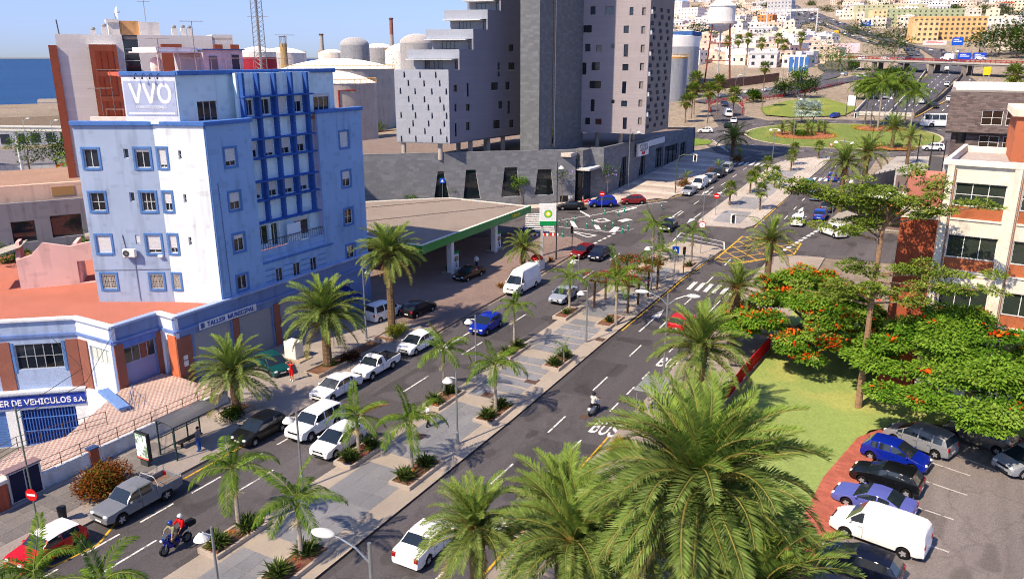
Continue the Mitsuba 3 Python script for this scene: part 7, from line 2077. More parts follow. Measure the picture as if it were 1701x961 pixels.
# red mesh fence along the lawn
rf = [(-12.15,52.4),(-12.0,54.4),(-11.8,57.0),(-11.7,59.6),(-11.5,62.2),(-11.35,64.8),(-11.2,67.4)]
for i, (a, b) in enumerate(zip(rf[:-1], rf[1:])):
 key = thing('red_barrier', 'red construction fence panel along the lawn, ' + ('nearest the viewer', 'second', 'third', 'fourth', 'fifth', 'farthest, under the flame tree')[i], 'fence panel', 'red fence panels along the lawn')
 M = frame(a, b)
 L = math.dist(a, b)
 z = float(zt(a[1])) + .15
 mb = MB()
 for k in range(17):
  x = L * k / 16
  mb.box((x - .02,-.015, z + .1),(x + .02, .015, z + 1.25),(196,24,36), M)
 for q in (.08, .6,1.22):
  mb.box((0,-.02, z + q),(L, .02, z + q + .06),(200,26,38), M)
 part(key, 'mesh_panel', mb.ply('m_plain'))
 part(key, 'cover_net', MB().box((.03, .021, z + .16),(L - .03, .026, z + 1.2),(176,20,34), M).ply('m_plain'))
 labels[key + '__mesh_panel'] = {'kind': 'stuff'}
 for x in (.04, L - .04):
  part(key, 'stay', MB().tube([tuple((M @ [x, .05, z + 1.25,1])[:3]), tuple((M @ [x, .7, z - .1,1])[:3])], .03,(196,24,36),5).ply('m_plain'))
# awning and white cabinet by the garage doors
aw = thing('blue_awning', 'navy blue awning over the last garage door behind the date palm', 'awning')
part(aw, 'cloth', MB().add([(-50.4,54.0,3.4),(-50.4,57.5,3.4),(-48.4,57.5,2.7),(-48.4,54.0,2.7),(-48.4,54.0,2.3),(-48.4,57.5,2.3)],[[0,1,2,3],[3,2,5,4]],(24,38,110)).ply('m_plain'))
parts(aw, 'rod', MB().tube([(-50.4,54.1,2.6),(-48.4,54.1,2.7)], .03,(160,160,160),5, cap=False).tube([(-50.4,57.4,2.6),(-48.4,57.4,2.7)], .03,(160,160,160),5, cap=False), 'm_plain')
wc = thing('white_cabinet', 'tall white metal cabinet standing on the pavement behind the green car', 'cabinet')
part(wc, 'body', MB().box((-47.6,45.9, .14),(-46.3,46.9,1.75),(220,222,222), bevel=.02).ply('m_plain'))
part(wc, 'door', MB().box((-47.5,45.885, .3),(-46.4,45.898,1.65),(232,232,232), bevel=.004).ply('m_plain'))
part(wc, 'plinth', MB().box((-47.9,45.6, .12),(-45.6,47.2, .30),(170,156,140)).ply('m_matte'))
bin_ = single('litter_bin', MB().lathe([(.20, .14),(.24, .9),(.24,1.0),(.2,1.02),(0, .98)],(46,52,52),14,(-40.6,21.6,0)).ply('m_plain'), 'dark litter bin beside the no entry sign post', 'bin')
cable = single('overhead_cable', MB().tube([(-54,30.2,6.0),(-48,28.5,5.4),(-41,20.5,7.2)], .02,(40,40,42),4).tube([(-52.4,33.9,5.5),(-47,28,4.8),(-41,20.4,6.8)], .02,(40,40,42),4).ply('m_plain'), 'black overhead cables slung from the workshop to the sign post', 'cable')

# ---------------------------------------------------------------- motorcycles and people
SKIN = (190,140,110)
import manifold3d as m3d

def body(joints, bones, edge=.035):
 """One continuous figure: hulls of the spheres at each bone's ends, joined and smoothed."""
 def ball(j):
  x, y, z, r = joints[j]
  return m3d.Manifold.sphere(r, 12).translate([x, y, z])
 tot = m3d.Manifold()
 for a, b in bones:
  tot += m3d.Manifold.batch_hull([ball(a), ball(b)])
 tot = tot.refine_to_length(edge)
 m = tot.to_mesh()
 t = trimesh.Trimesh(m.vert_properties[:, :3], m.tri_verts, process=True)
 trimesh.smoothing.filter_taubin(t, iterations=6)
 return t

def shell(j, bones, keys, grow):
 """Clothing: the same limbs, a little larger."""
 jj = {k: (v[0], v[1], v[2], v[3] + grow) for k, v in j.items()}
 return body(jj, [b for b in bones if b in keys])

BONES = [('pel', 'wst'),('wst', 'chs'),('shl', 'shr'),('chs', 'shl'),('chs', 'shr'),('chs', 'nek'),('nek', 'hed'),('hed', 'crn'),('hed', 'nos'),('pel', 'hpl'),('pel', 'hpr'),('hpl', 'hpr'),('hpl', 'knl'),('knl', 'anl'),('anl', 'tol'),('hpr', 'knr'),('knr', 'anr'),('anr', 'tor'),
  ('shl', 'ell'),('ell', 'wrl'),('shr', 'elr'),('elr', 'wrr')]
def stand(arms=((.08, .25, .98),(.08,-.25, .98)), elb=((0, .26,1.14),(0,-.26,1.14)), legs=((.02, .10),(.02,-.10)), stride=.0):
 j = dict(pel=(0,0, .95, .115), wst=(0,0,1.10, .115), chs=(0,0,1.30, .125), shl=(0, .17,1.42, .062), shr=(0,-.17,1.42, .062), nek=(.0,0,1.50, .052), hed=(.02,0,1.62, .083), crn=(0,0,1.67, .09), nos=(.095,0,1.61, .016),
   hpl=(0, .09, .90, .092), hpr=(0,-.09, .90, .092), knl=(stride * .5 + .02, .10, .50, .060), knr=(-stride * .3 + .02,-.10, .50, .060), anl=(stride * .5, .10, .09, .042), anr=(-stride * .9,-.10, .10, .042),
   tol=(stride * .5 + .15, .11, .035, .035), tor=(-stride * .9 + .14,-.11, .04, .035), ell=(*elb[0], .040), elr=(*elb[1], .040), wrl=(*arms[0], .030), wrr=(*arms[1], .030))
 return j

def hand_mesh(p, d, s=1.0):
 """Palm, four curled fingers and a thumb from the wrist p along d."""
 d = np.asarray(d, float) / np.linalg.norm(d)
 a = np.cross(d, [0,0,1.0]) if abs(d[2]) < .9 else np.array([0,1.0,0])
 a /= np.linalg.norm(a)
 b = np.cross(d, a)
 p = np.asarray(p, float)
 S = lambda q, r: m3d.Manifold.sphere(r * s, 8).translate(list(q))
 tot = m3d.Manifold.batch_hull([S(p, .024), S(p + d * .085 * s + a * .03 * s, .014), S(p + d * .085 * s - a * .03 * s, .014)])
 for k, ln in enumerate((.066, .076, .070, .054)):
  r0 = p + d * .085 * s + a * (.033 - .022 * k) * s
  r1 = r0 + d * ln * .5 * s + b * .012 * s
  r2 = r1 + d * ln * .35 * s + b * .03 * s
  tot += m3d.Manifold.batch_hull([S(r0, .0095), S(r1, .0085)]) + m3d.Manifold.batch_hull([S(r1, .0085), S(r2, .007)])
 t0 = p + d * .03 * s + a * .026 * s
 t1 = t0 + (d * .6 + a * .7) * .045 * s
 tot += m3d.Manifold.batch_hull([S(t0, .012), S(t1, .010)]) + m3d.Manifold.batch_hull([S(t1, .010), S(t1 + d * .03 * s, .008)])
 m = tot.to_mesh()
 return trimesh.Trimesh(m.vert_properties[:, :3], m.tri_verts, process=False)

def person(label, x, y, head, j, top, bottom, hair, shoes=(30,30,34), z=None, sleeves=True, skin=SKIN, helmet=None, shorts=False, group=None):
 key = thing('person', label, 'person', group)
 M = place(x, y, (float(zt(y)) + .15) if z is None else z, math.radians(head))
 mb = MB().mesh(body(j, BONES), skin)
 for s in ('l', 'r'):
  w, e = np.array(j['wr' + s][:3]), np.array(j['el' + s][:3])
  mb.mesh(hand_mesh(w, w - e), skin)
 h = np.array(j['hed'][:3])
 for s in (1,-1):
  mb.add(*(lambda q: (q.vertices * [.012, .022, .03] + h + [-.005, s * .086, .0], q.faces))(trimesh.creation.icosphere(1)), skin)
  mb.add(*(lambda q: (q.vertices * .012 + h + [.078, s * .033, .02], q.faces))(trimesh.creation.icosphere(1)),(24,20,20))
 mb.box(h + [.08,-.028,-.055], h + [.088, .028,-.045],(150,70,66))
 part(key, 'body', mb.ply('m_plain', smooth=True), M)
 tk = [('pel', 'wst'),('wst', 'chs'),('shl', 'shr'),('chs', 'shl'),('chs', 'shr')] + ([('shl', 'ell'),('shr', 'elr')] if sleeves else [])
 part(key, 'shirt', MB().mesh(shell(j, BONES, tk, .014), top).ply('m_matte', smooth=True), M)
 bk = [('pel', 'hpl'),('pel', 'hpr'),('hpl', 'hpr'),('hpl', 'knl'),('hpr', 'knr')] + ([] if shorts else [('knl', 'anl'),('knr', 'anr')])
 part(key, 'trousers', MB().mesh(shell(j, BONES, bk, .016), bottom).ply('m_matte', smooth=True), M)
 part(key, 'shoes', MB().mesh(shell(j, BONES, [('anl', 'tol'),('anr', 'tor')], .008), shoes).ply('m_plain', smooth=True), M)
 c = np.array(j['crn'][:3])
 if helmet:
  part(key, 'helmet', MB().add(*(lambda q: (q.vertices * [.145, .13, .14] + c + [-.01,0, .0], q.faces))(trimesh.creation.icosphere(3)), helmet).ply('m_paint', smooth=True), M)
  part(key, 'visor', MB().add(*(lambda q: (q.vertices * [.05, .10, .05] + c + [.11,0,-.03], q.faces))(trimesh.creation.icosphere(2)),(24,28,34)).ply('m_glass', smooth=True), M)
 else:
  part(key, 'hair', MB().add(*(lambda q: (q.vertices * [.104, .098, .095] + c + [-.025,0, .022], q.faces))(trimesh.creation.icosphere(3)), hair).ply('m_matte', smooth=True), M)
 return key
person('woman in red with arms raised to her head beside the green car', -43.6,42.6,-60, stand(arms=((.10, .12,1.72),(.10,-.12,1.72)), elb=((.12, .36,1.58),(.12,-.36,1.58)), stride=.12),(200,40,40),(206,30,30),(40,30,26),(226,224,220), sleeves=False, shorts=True)
person('person in blue trousers and grey patterned top standing by the bus shelter', -40.5,30.9,200, stand(),(110,112,116),(52,84,150),(60,50,44),(60,90,150))
person('man in white shirt and dark trousers walking on the median', -29.3,41.1,60, stand(stride=.2, arms=((.2, .26,1.0),(-.1,-.27,1.0))),(226,226,226),(30,32,38),(50,40,34))
person('person in dark top and jeans waiting at the bus stop roof', -15.0,51.6,180, stand(),(40,40,46),(50,64,96),(40,30,26))
person('person in black top and pale trousers waiting by the bus lane kerb', -16.2,48.5,150, stand(arms=((.24, .12,1.15),(.24,-.12,1.15))),(26,26,30),(190,186,176),(40,30,26))
person('person in white shirt beside the black car under the petrol canopy', -47.4,77.5,270, stand(),(222,222,222),(50,56,80),(40,34,30))

def motorbike(label, x, y, head, col, scooter=False, z=None, name='motorcycle'):
 key = thing(name, label, name)
 M = place(x, y, (float(zt(y)) + .012) if z is None else z, math.radians(head))
 R = .30 if not scooter else .24
 wb = 1.42 if not scooter else 1.26
 MW = np.array([[1,0,0,0],[0,0,1,0],[0,-1,0,0],[0,0,0,1.0]])
 for cx in (wb / 2,-wb / 2):
  w = part(key, 'wheel', MB().lathe([(R * .68,-.05),(R * .95,-.055),(R, 0),(R * .95, .055),(R * .68, .05)],(24,24,26),20,(cx, 0, R), MW).ply('m_plain'), M)
  part(w, 'rim', MB().lathe([(R * .68,-.03),(R * .3,-.02),(.02,-.03),(.02, .03),(R * .3, .02),(R * .68, .03)],(120,124,130),20,(cx, 0, R), MW).ply('m_steel'), M)
 S = lambda q, r: m3d.Manifold.sphere(r, 12).translate(list(q))
 H = lambda *b: m3d.Manifold.batch_hull([S(q, r) for q, r in b])
 if scooter:
  shp = H(((.52,0, .34), .12),((.46,0, .82), .13),((.42, .14, .70), .06),((.42,-.14, .70), .06)) + H(((.45,0, .28), .10),((-.15,0, .28), .13)) + H(((-.1,0, .45), .14),((-.7,0, .62), .12),((-.5,0, .36), .15)) + H(((wb / 2,0, .46), .06),((wb / 2 - .15,0, .5), .08))
 else:
  shp = H(((.55,0, .78), .13),((.72,0, .92), .10),((.35,0, .45), .17)) + H(((.30,0, .88), .15),((-.05,0, .82), .12)) + H(((.3,0, .42), .18),((-.1,0, .42), .18)) + H(((-.1,0, .70), .12),((-.75,0, .88), .09)) + H(((wb / 2,0, .60), .05),((wb / 2 - .2,0, .62), .07))
 sm = shp.refine_to_length(.05).to_mesh()
 t = trimesh.Trimesh(sm.vert_properties[:, :3], sm.tri_verts, process=True)
 trimesh.smoothing.filter_taubin(t, iterations=5)
 part(key, 'fairing', MB().mesh(t, col).ply('m_paint', smooth=True), M)
 part(key, 'seat', MB().box((-.78,-.13, .80 if not scooter else .70),(.05, .13, .92 if not scooter else .82),(26,26,28), bevel=.05).ply('m_plain'), M)
 part(key, 'handlebar', MB().tube([(.42,-.34,1.02),(.55,-.1,1.06),(.55, .1,1.06),(.42, .34,1.02)], .018,(40,40,42),6).ply('m_plain'), M)
 for s in (1,-1):
  part(key, 'fork', MB().tube([(wb / 2, s * .09, R),(.50, s * .09, .98)], .025,(150,154,158),6).ply('m_steel'), M)
 part(key, 'exhaust', MB().tube([(.05,-.17, .26),(-.85,-.19, .42)],[.04, .06],(120,122,126),8).ply('m_steel'), M)
 part(key, 'headlight', MB().add(*(lambda q: (q.vertices * [.05, .1, .07] + ([.83,0, .92] if not scooter else [.60,0, .86]), q.faces))(trimesh.creation.icosphere(2)),(220,224,226)).ply('m_paint', smooth=True), M)
 part(key, 'number_plate', MB().box((-.86,-.1, .52),(-.84, .1, .68),(224,224,220)).ply('m_plain'), M)
 if not scooter:
  part(key, 'windshield', MB().add([(.70,-.14, .98),(.70, .14, .98),(.52, .10,1.22),(.52,-.10,1.22)],[[0,1,2,3]],(60,70,84)).ply('m_glass'), M)
 return key, M
def rider(label, x, y, head, xo, lean, top, bottom, helmet, hands, seat, z=None, pill=False):
 j = stand()
 dx = lean
 j.update(pel=(xo, 0, seat + .10, .12), wst=(xo + dx * .3,0, seat + .26, .115), chs=(xo + dx * .7,0, seat + .45, .13), shl=(xo + dx, .18, seat + .55, .065), shr=(xo + dx, -.18, seat + .55, .065), nek=(xo + dx * 1.08,0, seat + .64, .052), hed=(xo + dx * 1.2 + .02,0, seat + .75, .083), crn=(xo + dx * 1.2,0, seat + .80, .09), nos=(xo + dx * 1.2 + .1,0, seat + .74, .016),
   hpl=(xo, .10, seat + .06, .09), hpr=(xo, -.10, seat + .06, .09), knl=(xo + .42, .22, seat - .12, .062), knr=(xo + .42,-.22, seat - .12, .062), anl=(xo + .14, .21, seat - .50, .045), anr=(xo + .14,-.21, seat - .50, .045), tol=(xo + .32, .21, seat - .54, .038), tor=(xo + .32,-.21, seat - .54, .038),
   ell=(xo + dx + .20, .30, seat + .34, .042), elr=(xo + dx + .20,-.30, seat + .34, .042), wrl=(hands[0], hands[1], hands[2], .032), wrr=(hands[0],-hands[1], hands[2], .032))
 return person(label, x, y, head, j, top, bottom, (40,30,26),(30,30,32),(float(zt(y)) + .012) if z is None else z, True, SKIN, helmet)
motorbike('blue touring motorcycle with two riders on the left carriageway', -33.0,23.0, D, (16,36,130))
rider('motorcyclist in olive shirt and blue helmet holding the handlebars', -33.0,23.0, D, -.08, .22,(140,136,110),(70,66,60),(24,60,150),(.40, .32,1.04), .86)
rider('passenger in red shirt and white helmet behind the motorcyclist', -33.0,23.0, D, -.55, .10,(186,22,28),(40,44,60),(222,224,226),(-.12, .22,1.02), .92)
single('luggage_box', MB().box((-.28,-.22,0),(.22, .22, .32),(26,26,30), bevel=.07).ply('m_plain'), 'black luggage box on the back of the touring motorcycle', 'luggage box', M=place(-33.0,24.0, .88, math.radians(D)))
motorbike('white scooter ridden along the right carriageway', -20.0,48.9, U_ - 4,(206,208,210), True, name='scooter')
rider('scooter rider in a pale jacket and black helmet', -20.0,48.9, U_ - 4,-.25, .14,(206,200,190),(40,42,48),(22,22,24),(.40, .30,1.02), .76)
motorbike('red scooter parked by the podium entrance', -50.6,117.3,215,(190,20,24), True, name='scooter')
motorbike('blue motorcycle parked by the zebra crossing of the side street', -49.9,95.6,200,(20,50,150))
# ---------------------------------------------------------------- the overpass
br = thing('overpass_bridge', 'concrete overpass with dark red railings crossing the motorway', 'bridge')
BA, BB = np.array([-50.0,404.0]), np.array([32.0,366.0])
MB_ = np.asarray(frame(BA, BB)) @ np.array([[1,0,0,0],[0,1,0,0],[-.028,0,1, .5],[0,0,0,1.0]])
LB_ = float(np.linalg.norm(BB - BA))
part(br, 'deck', MB().box((0,0,23.3),(LB_, 9.5,24.3),(150,148,142), MB_, bevel=.1).ply('m_matte'))
part(br, 'edge_beam', MB().box((0,-.35,23.9),(LB_, -.01,24.55),(176,172,164), MB_).ply('m_matte'))
part(br, 'road', MB().box((0, .4,24.302),(LB_, 9.2,24.32),(84,84,88), MB_).ply('m_asphalt'))
for s in (.0,9.3):
 mb = MB()
 for k in range(46):
  mb.box((k * LB_ / 46, s - .05,24.3),(k * LB_ / 46 + .22, s + .05,25.5),(140,44,46), MB_)
 for z in (24.8,25.4):
  mb.box((0, s - .03, z),(LB_, s + .03, z + .14),(148,48,50), MB_)
 k_ = part(br, 'railing', mb.ply('m_plain'))
 labels[k_] = {'kind': 'stuff'}
for u in (17.5,29.5,43.0,56.5,74):
 p = (MB_ @ [u, 4.7,0,1])[:2]
 for o in (1.8,7.4):
  q = (MB_ @ [u, o, 0,1])[:2]
  part(br, 'pier', MB().prism(Polygon([(q[0] - 1.0, q[1] - 1.2),(q[0] + 1.0, q[1] - 1.2),(q[0] + 1.0, q[1] + 1.2),(q[0] - 1.0, q[1] + 1.2)]), float(zt(q[1])) - 1,23.3,(120,114,110)).ply('m_matte'))
part(br, 'abutment', MB().box((-6,-.2,15),(6,9.7,23.3),(110,106,100), MB_).ply('m_matte'))
for i, u in enumerate((8,22,27,33,47,62)):
 p = MB_ @ [u, 2.6 if i % 2 else 6.5,0,1]
 car(('kangoo', 'hatch', 'sedan', 'hatch', 'boxvan', 'hatch')[i], p[0], p[1],-25 if i % 2 else 155,(WHT, WHT, SIL, (60,20,22),(220,224,228), WHT)[i], 'small vehicle crossing the overpass', 2, group='vehicles on the overpass', z=24.33)
def road_rail(label, pts, h=1.0, col=(150,44,46), step=2.0, wall=None):
 key = thing('road_railing', label, 'railing')
 ls = shapely.LineString(pts)
 n = int(ls.length / step)
 mb = MB()
 prev = None
 for k in range(n + 1):
  p = ls.interpolate(k * step)
  z = float(zt(p.y)) + .35
  mb.box((p.x - .09, p.y - .09, z),(p.x + .09, p.y + .09, z + h), col)
  if prev is not None:
   for q in (.45, .92):
    mb.tube([(prev[0], prev[1], prev[2] + h * q),(p.x, p.y, z + h * q)], .06, col, 4)
   if wall:
    mb.add([(prev[0], prev[1], prev[2] - 2.2),(p.x, p.y, z - 2.2),(p.x, p.y, z),(prev[0], prev[1], prev[2])],[[0,1,2,3]], wall)
  prev = (p.x, p.y, z)
 part(key, 'rail', mb.ply('m_plain'))
 labels[key + '__rail'] = {'kind': 'stuff'}
road_rail('dark red railing along the upper slip road', [(-74.8,275.5),(-67.5,288),(-54,298),(-47.2,317),(-39,344)], wall=(196,176,150))
road_rail('dark red railing on the inner side of the slip road bend', [(-56.5,250),(-60.5,268),(-64.0,277),(-60,286),(-53,297)], wall=(190,170,146))
road_rail('dark red railing on the outer side of the slip road bend', [(-67.5,254),(-71.6,268),(-72.2,279),(-67,287)])
def low_wall(label, pts, h, col, base=-.2, w=.3, name='retaining_wall', up=.35):
 key = thing(name, label, 'wall')
 mb = MB()
 for a, b in zip(pts[:-1], pts[1:]):
  n = max(1, int(math.dist(a, b) / 12))
  for k in range(n):
   p, q = [np.array(a) + (np.array(b) - a) * t for t in (k / n, (k + 1) / n)]
   zp, zq = float(zt(p[1])) + up, float(zt(q[1])) + up
   d = np.array([-(q - p)[1],(q - p)[0]]) / np.linalg.norm(q - p) * w / 2
   P = [(*(p - d), zp + base),(*(q - d), zq + base),(*(q + d), zq + base),(*(p + d), zp + base),(*(p - d), zp + h),(*(q - d), zq + h),(*(q + d), zq + h),(*(p + d), zp + h)]
   mb.add(P, [[4,5,6,7],[0,1,5,4],[2,3,7,6],[0,4,7,3],[1,2,6,5]], col)
 part(key, 'wall', mb.ply('m_matte'))
low_wall('pale concrete barrier between the motorway carriageways', [(-16.1,259),(-15.2,290),(-13.3,346),(-12.2,400)], .9,(176,170,158))
low_wall('low dark wall right of the rising motorway', [(-9.3,258),(-3.5,310),(-.2,350),(2.2,392)],1.1,(104,96,90))
low_wall('white parapet at the mouth of the motorway underpass', [(-25.5,258.5),(-9.6,258.5)],1.0,(200,196,188))
low_wall('dark brown boundary wall along the upper slip road', [(-104,262),(-96,290),(-82,322),(-66,354)],3.0,(96,74,68), base=-3, name='yard_boundary')
low_wall('concrete edge along the left motorway carriageway', [(-25.6,262),(-25.6,346),(-25.5,420)], .8,(176,168,156))

# ---------------------------------------------------------------- port: tanks, chimneys, mast
def tank(label, x, y, r, zr, zt_, zb, wall, roof, band=None, name='storage_tank', dome=False, rail=True):
 key = thing(name, label, 'storage tank')
 n = 40
 part(key, 'shell', MB().lathe([(r, zb),(r, zr)], wall, n, (x, y, 0)).ply('m_plaster', smooth=True))
 if dome:
  pr = [(r * math.cos(a), zr + (zt_ - zr) * math.sin(a)) for a in np.linspace(0, math.pi / 2,9)]
 else:
  pr = [(r * 1.01, zr),(r * .75, zr + (zt_ - zr) * .45),(r * .45, zr + (zt_ - zr) * .8),(r * .2, zr + (zt_ - zr) * .96),(.01, zt_)]
 part(key, 'roof', MB().lathe(pr, roof, n, (x, y, 0)).ply('m_matte', smooth=True))
 if band:
  part(key, 'band', MB().lathe([(r * 1.004, band[0]),(r * 1.004, band[1])], band[2], n, (x, y, 0)).ply('m_plain', smooth=True))
 if rail:
  mb = MB()
  c = [(x + r * 1.01 * math.cos(a), y + r * 1.01 * math.sin(a)) for a in np.linspace(0,2 * math.pi, 41)]
  for a, b in zip(c[:-1], c[1:]):
   mb.tube([(*a, zr + 1.0),(*b, zr + 1.0)], .07,(190,150,80),4, cap=False).tube([(*a, zr),(*a, zr + 1.0)], .05,(190,150,80),4, cap=False)
  k = part(key, 'walkway_rail', mb.ply('m_plain'))
  labels[k] = {'kind': 'stuff'}
  mb = MB().box((-r * 1.0,-.3, zr - .6),(-r * .99, .3, zr + .2),(180,130,60))
 return key
TW = (236,226,208)
tank('largest storage tank with a wide cream roof, behind the blue building', -166.7,193.1,17.0,22.0,25.0,-9,(176,170,166), TW)
k = tank('storage tank with cream roof and a thin red pipe, in front of the largest tank', -139.1,157.3,11.6,19.1,22.1,-9,(182,172,168), TW)
part(k, 'pipe', MB().tube([(-130.0,150.0,-8),(-130.0,150.0,17.6),(-127.6,153.4,17.6)], .2,(140,50,44),6).ply('m_plain'))
tank('white storage tank with rounded roof behind the roof hut', -392.2,399.7,15.1,28.4,31.8,-9,(222,218,214),(240,238,236))
tank('white storage tank with a red lower band beside the roof hut', -374.6,360.6,11.0,28.6,31.8,-9,(222,218,214),(240,238,236), band=(-9,25.6,(150,40,56)))
tank('grey domed pressure tank left of the thin chimney', -210.6,254.1,5.7,30.0,33.0,-9,(150,154,160),(166,166,168), dome=True, rail=False)
tank('grey domed pressure tank partly hidden by the stepped tower', -185.2,261.0,6.8,30.6,34.1,-9,(160,160,162),(176,172,170), dome=True, rail=False)
tank('white tank with flat roof between the two domed tanks', -258.7,330.9,8.6,30.0,32.3,-9,(160,160,162),(232,230,226))
tank('small white tank left of the grey domed tank', -283.2,323.5,6.8,27.7,29.4,-9,(226,216,206),(238,234,230))
tank('white tank right of the thin chimney', -226.4,305.2,6.9,28.2,31.4,-9,(236,232,226),(240,236,232))
k = tank('large grey tank with white top band and blue roof building, right of the tower', -99.9,314.5,10.0,33.0,33.8,9,(164,166,172),(220,220,220), band=(29.3,33.2,(236,234,232)), rail=False)
tank('grey tank with an ochre rim at the tower edge', -92.4,285.4,7.0,25.4,26.2,9,(156,160,168),(176,160,140), band=(24.9,25.5,(206,150,70)))
bx = thing('blue_roof_building', 'long building with a blue roof band behind the grey tank', 'building')
part(bx, 'wall', MB().box((-118,330,14),(-98,342,34.0),(206,206,208)).ply('m_plaster'))
part(bx, 'roof', MB().box((-119,329,34.0),(-97,343,35.6),(66,102,160)).ply('m_plaster'))
def chimney(label, x, y, r, z0, z1, cols, name='chimney'):
 key = thing(name, label, 'chimney')
 n = len(cols)
 for k, c in enumerate(cols):
  a, b = z0 + (z1 - z0) * k / n, z0 + (z1 - z0) * (k + 1) / n
  part(key, 'band', MB().lathe([(r * (1.3 - .3 * k / n), a),(r * (1.3 - .3 * (k + 1) / n), b)], c, 12,(x, y, 0)).ply('m_plain', smooth=True))
 part(key, 'rim', MB().lathe([(r * 1.0, z1),(r * 1.25, z1 + .1),(r * 1.25, z1 + .8),(r * .8, z1 + .8)],(110,70,60),12,(x, y, 0)).ply('m_plain'))
chimney('thin banded chimney above the tanks', -241.3,319.0, .85,-5,42.7,[(176,168,164),(150,86,78),(182,176,170),(150,86,78),(184,176,170),(160,150,146),(140,96,86)])
chimney('short distant stack between the tanks', -320.2,357.6,1.1,-5,37.5,[(170,166,160),(140,120,110),(176,170,164),(168,164,158)])
cs = thing('flare_stack', 'small ochre stack with a railed platform behind the white tank', 'chimney')
part(cs, 'stack', MB().lathe([(2.0,-5),(2.0,33)],(176,150,110),14,(-335.7,343.1,0)).ply('m_plaster'))
mb = MB()
for a in np.linspace(0,6.28,7)[:-1]:
 mb.tube([(-335.7 + 2 * math.cos(a),343.1 + 2 * math.sin(a),31),(-335.7 + 2 * math.cos(a),343.1 + 2 * math.sin(a),36.5)], .15,(90,84,80),4)
part(cs, 'platform', mb.lathe([(2.1,36.4),(2.1,36.8)],(90,84,80),14,(-335.7,343.1,0)).ply('m_plain'))
ms = thing('lattice_mast', 'steel lattice radio mast rising out of the top of the view', 'mast')
mx, my = -186.7,180.9
for sx_, sy_ in ((1,1),(1,-1),(-1,1),(-1,-1)):
 part(ms, 'leg', MB().tube([(mx + sx_ * 1.3, my + sy_ * 1.3,-6),(mx + sx_ * 1.0, my + sy_ * 1.0,70)], .12,(130,132,136),5).ply('m_steel'))
for k in range(36):
 z = 20 + k * 1.35
 for a, b in (((1,1),(1,-1)),((1,-1),(-1,-1)),((-1,-1),(-1,1)),((-1,1),(1,1))):
  if z < 50:
   part(ms, 'brace', MB().tube([(mx + a[0] * 1.15, my + a[1] * 1.15, z),(mx + b[0] * 1.15, my + b[1] * 1.15, z + 1.35)], .06,(136,138,142),4).ply('m_steel'))
part(ms, 'cable_duct', MB().tube([(mx, my, -6),(mx, my, 70)], .4,(150,150,150),8).ply('m_steel'))
wt = thing('water_tower', 'white water tower with conical roof on tall rust red legs', 'water tower')
wx, wy = -88.5,340.7
part(wt, 'tank', MB().lathe([(.01,35.2),(2.8,36.0),(4.8,37.6),(5.4,39.0),(5.4,45.4)],(232,230,228),28,(wx, wy, 0)).ply('m_plaster'))
part(wt, 'roof', MB().lathe([(5.7,45.3),(5.7,45.6),(.01,49.4)],(240,238,236),28,(wx, wy, 0)).ply('m_plaster'))
part(wt, 'gallery', MB().lathe([(5.4,38.6),(6.3,38.6),(6.3,39.5),(6.25,39.5),(6.25,38.7),(5.4,38.75)],(214,206,200),28,(wx, wy, 0)).ply('m_plain'))
for k in range(4):
 a = k * math.pi / 2 + 2.62
 part(wt, 'leg', MB().tube([(wx + 7.4 * math.cos(a), wy + 7.4 * math.sin(a),14),(wx + 4.9 * math.cos(a), wy + 4.9 * math.sin(a),39)], .30,(126,56,48),7).ply('m_plain'))
 b = a + math.pi / 2
 for z in (24,31):
  q = 7.4 - 2.5 * (z - 14) / 25
  part(wt, 'brace', MB().tube([(wx + q * math.cos(a), wy + q * math.sin(a), z),(wx + q * math.cos(b), wy + q * math.sin(b), z)], .16,(150,64,54),5).ply('m_plain'))
part(wt, 'pipe', MB().tube([(wx, wy, 14),(wx, wy, 35.4)], .35,(190,186,182),8).ply('m_plain'))

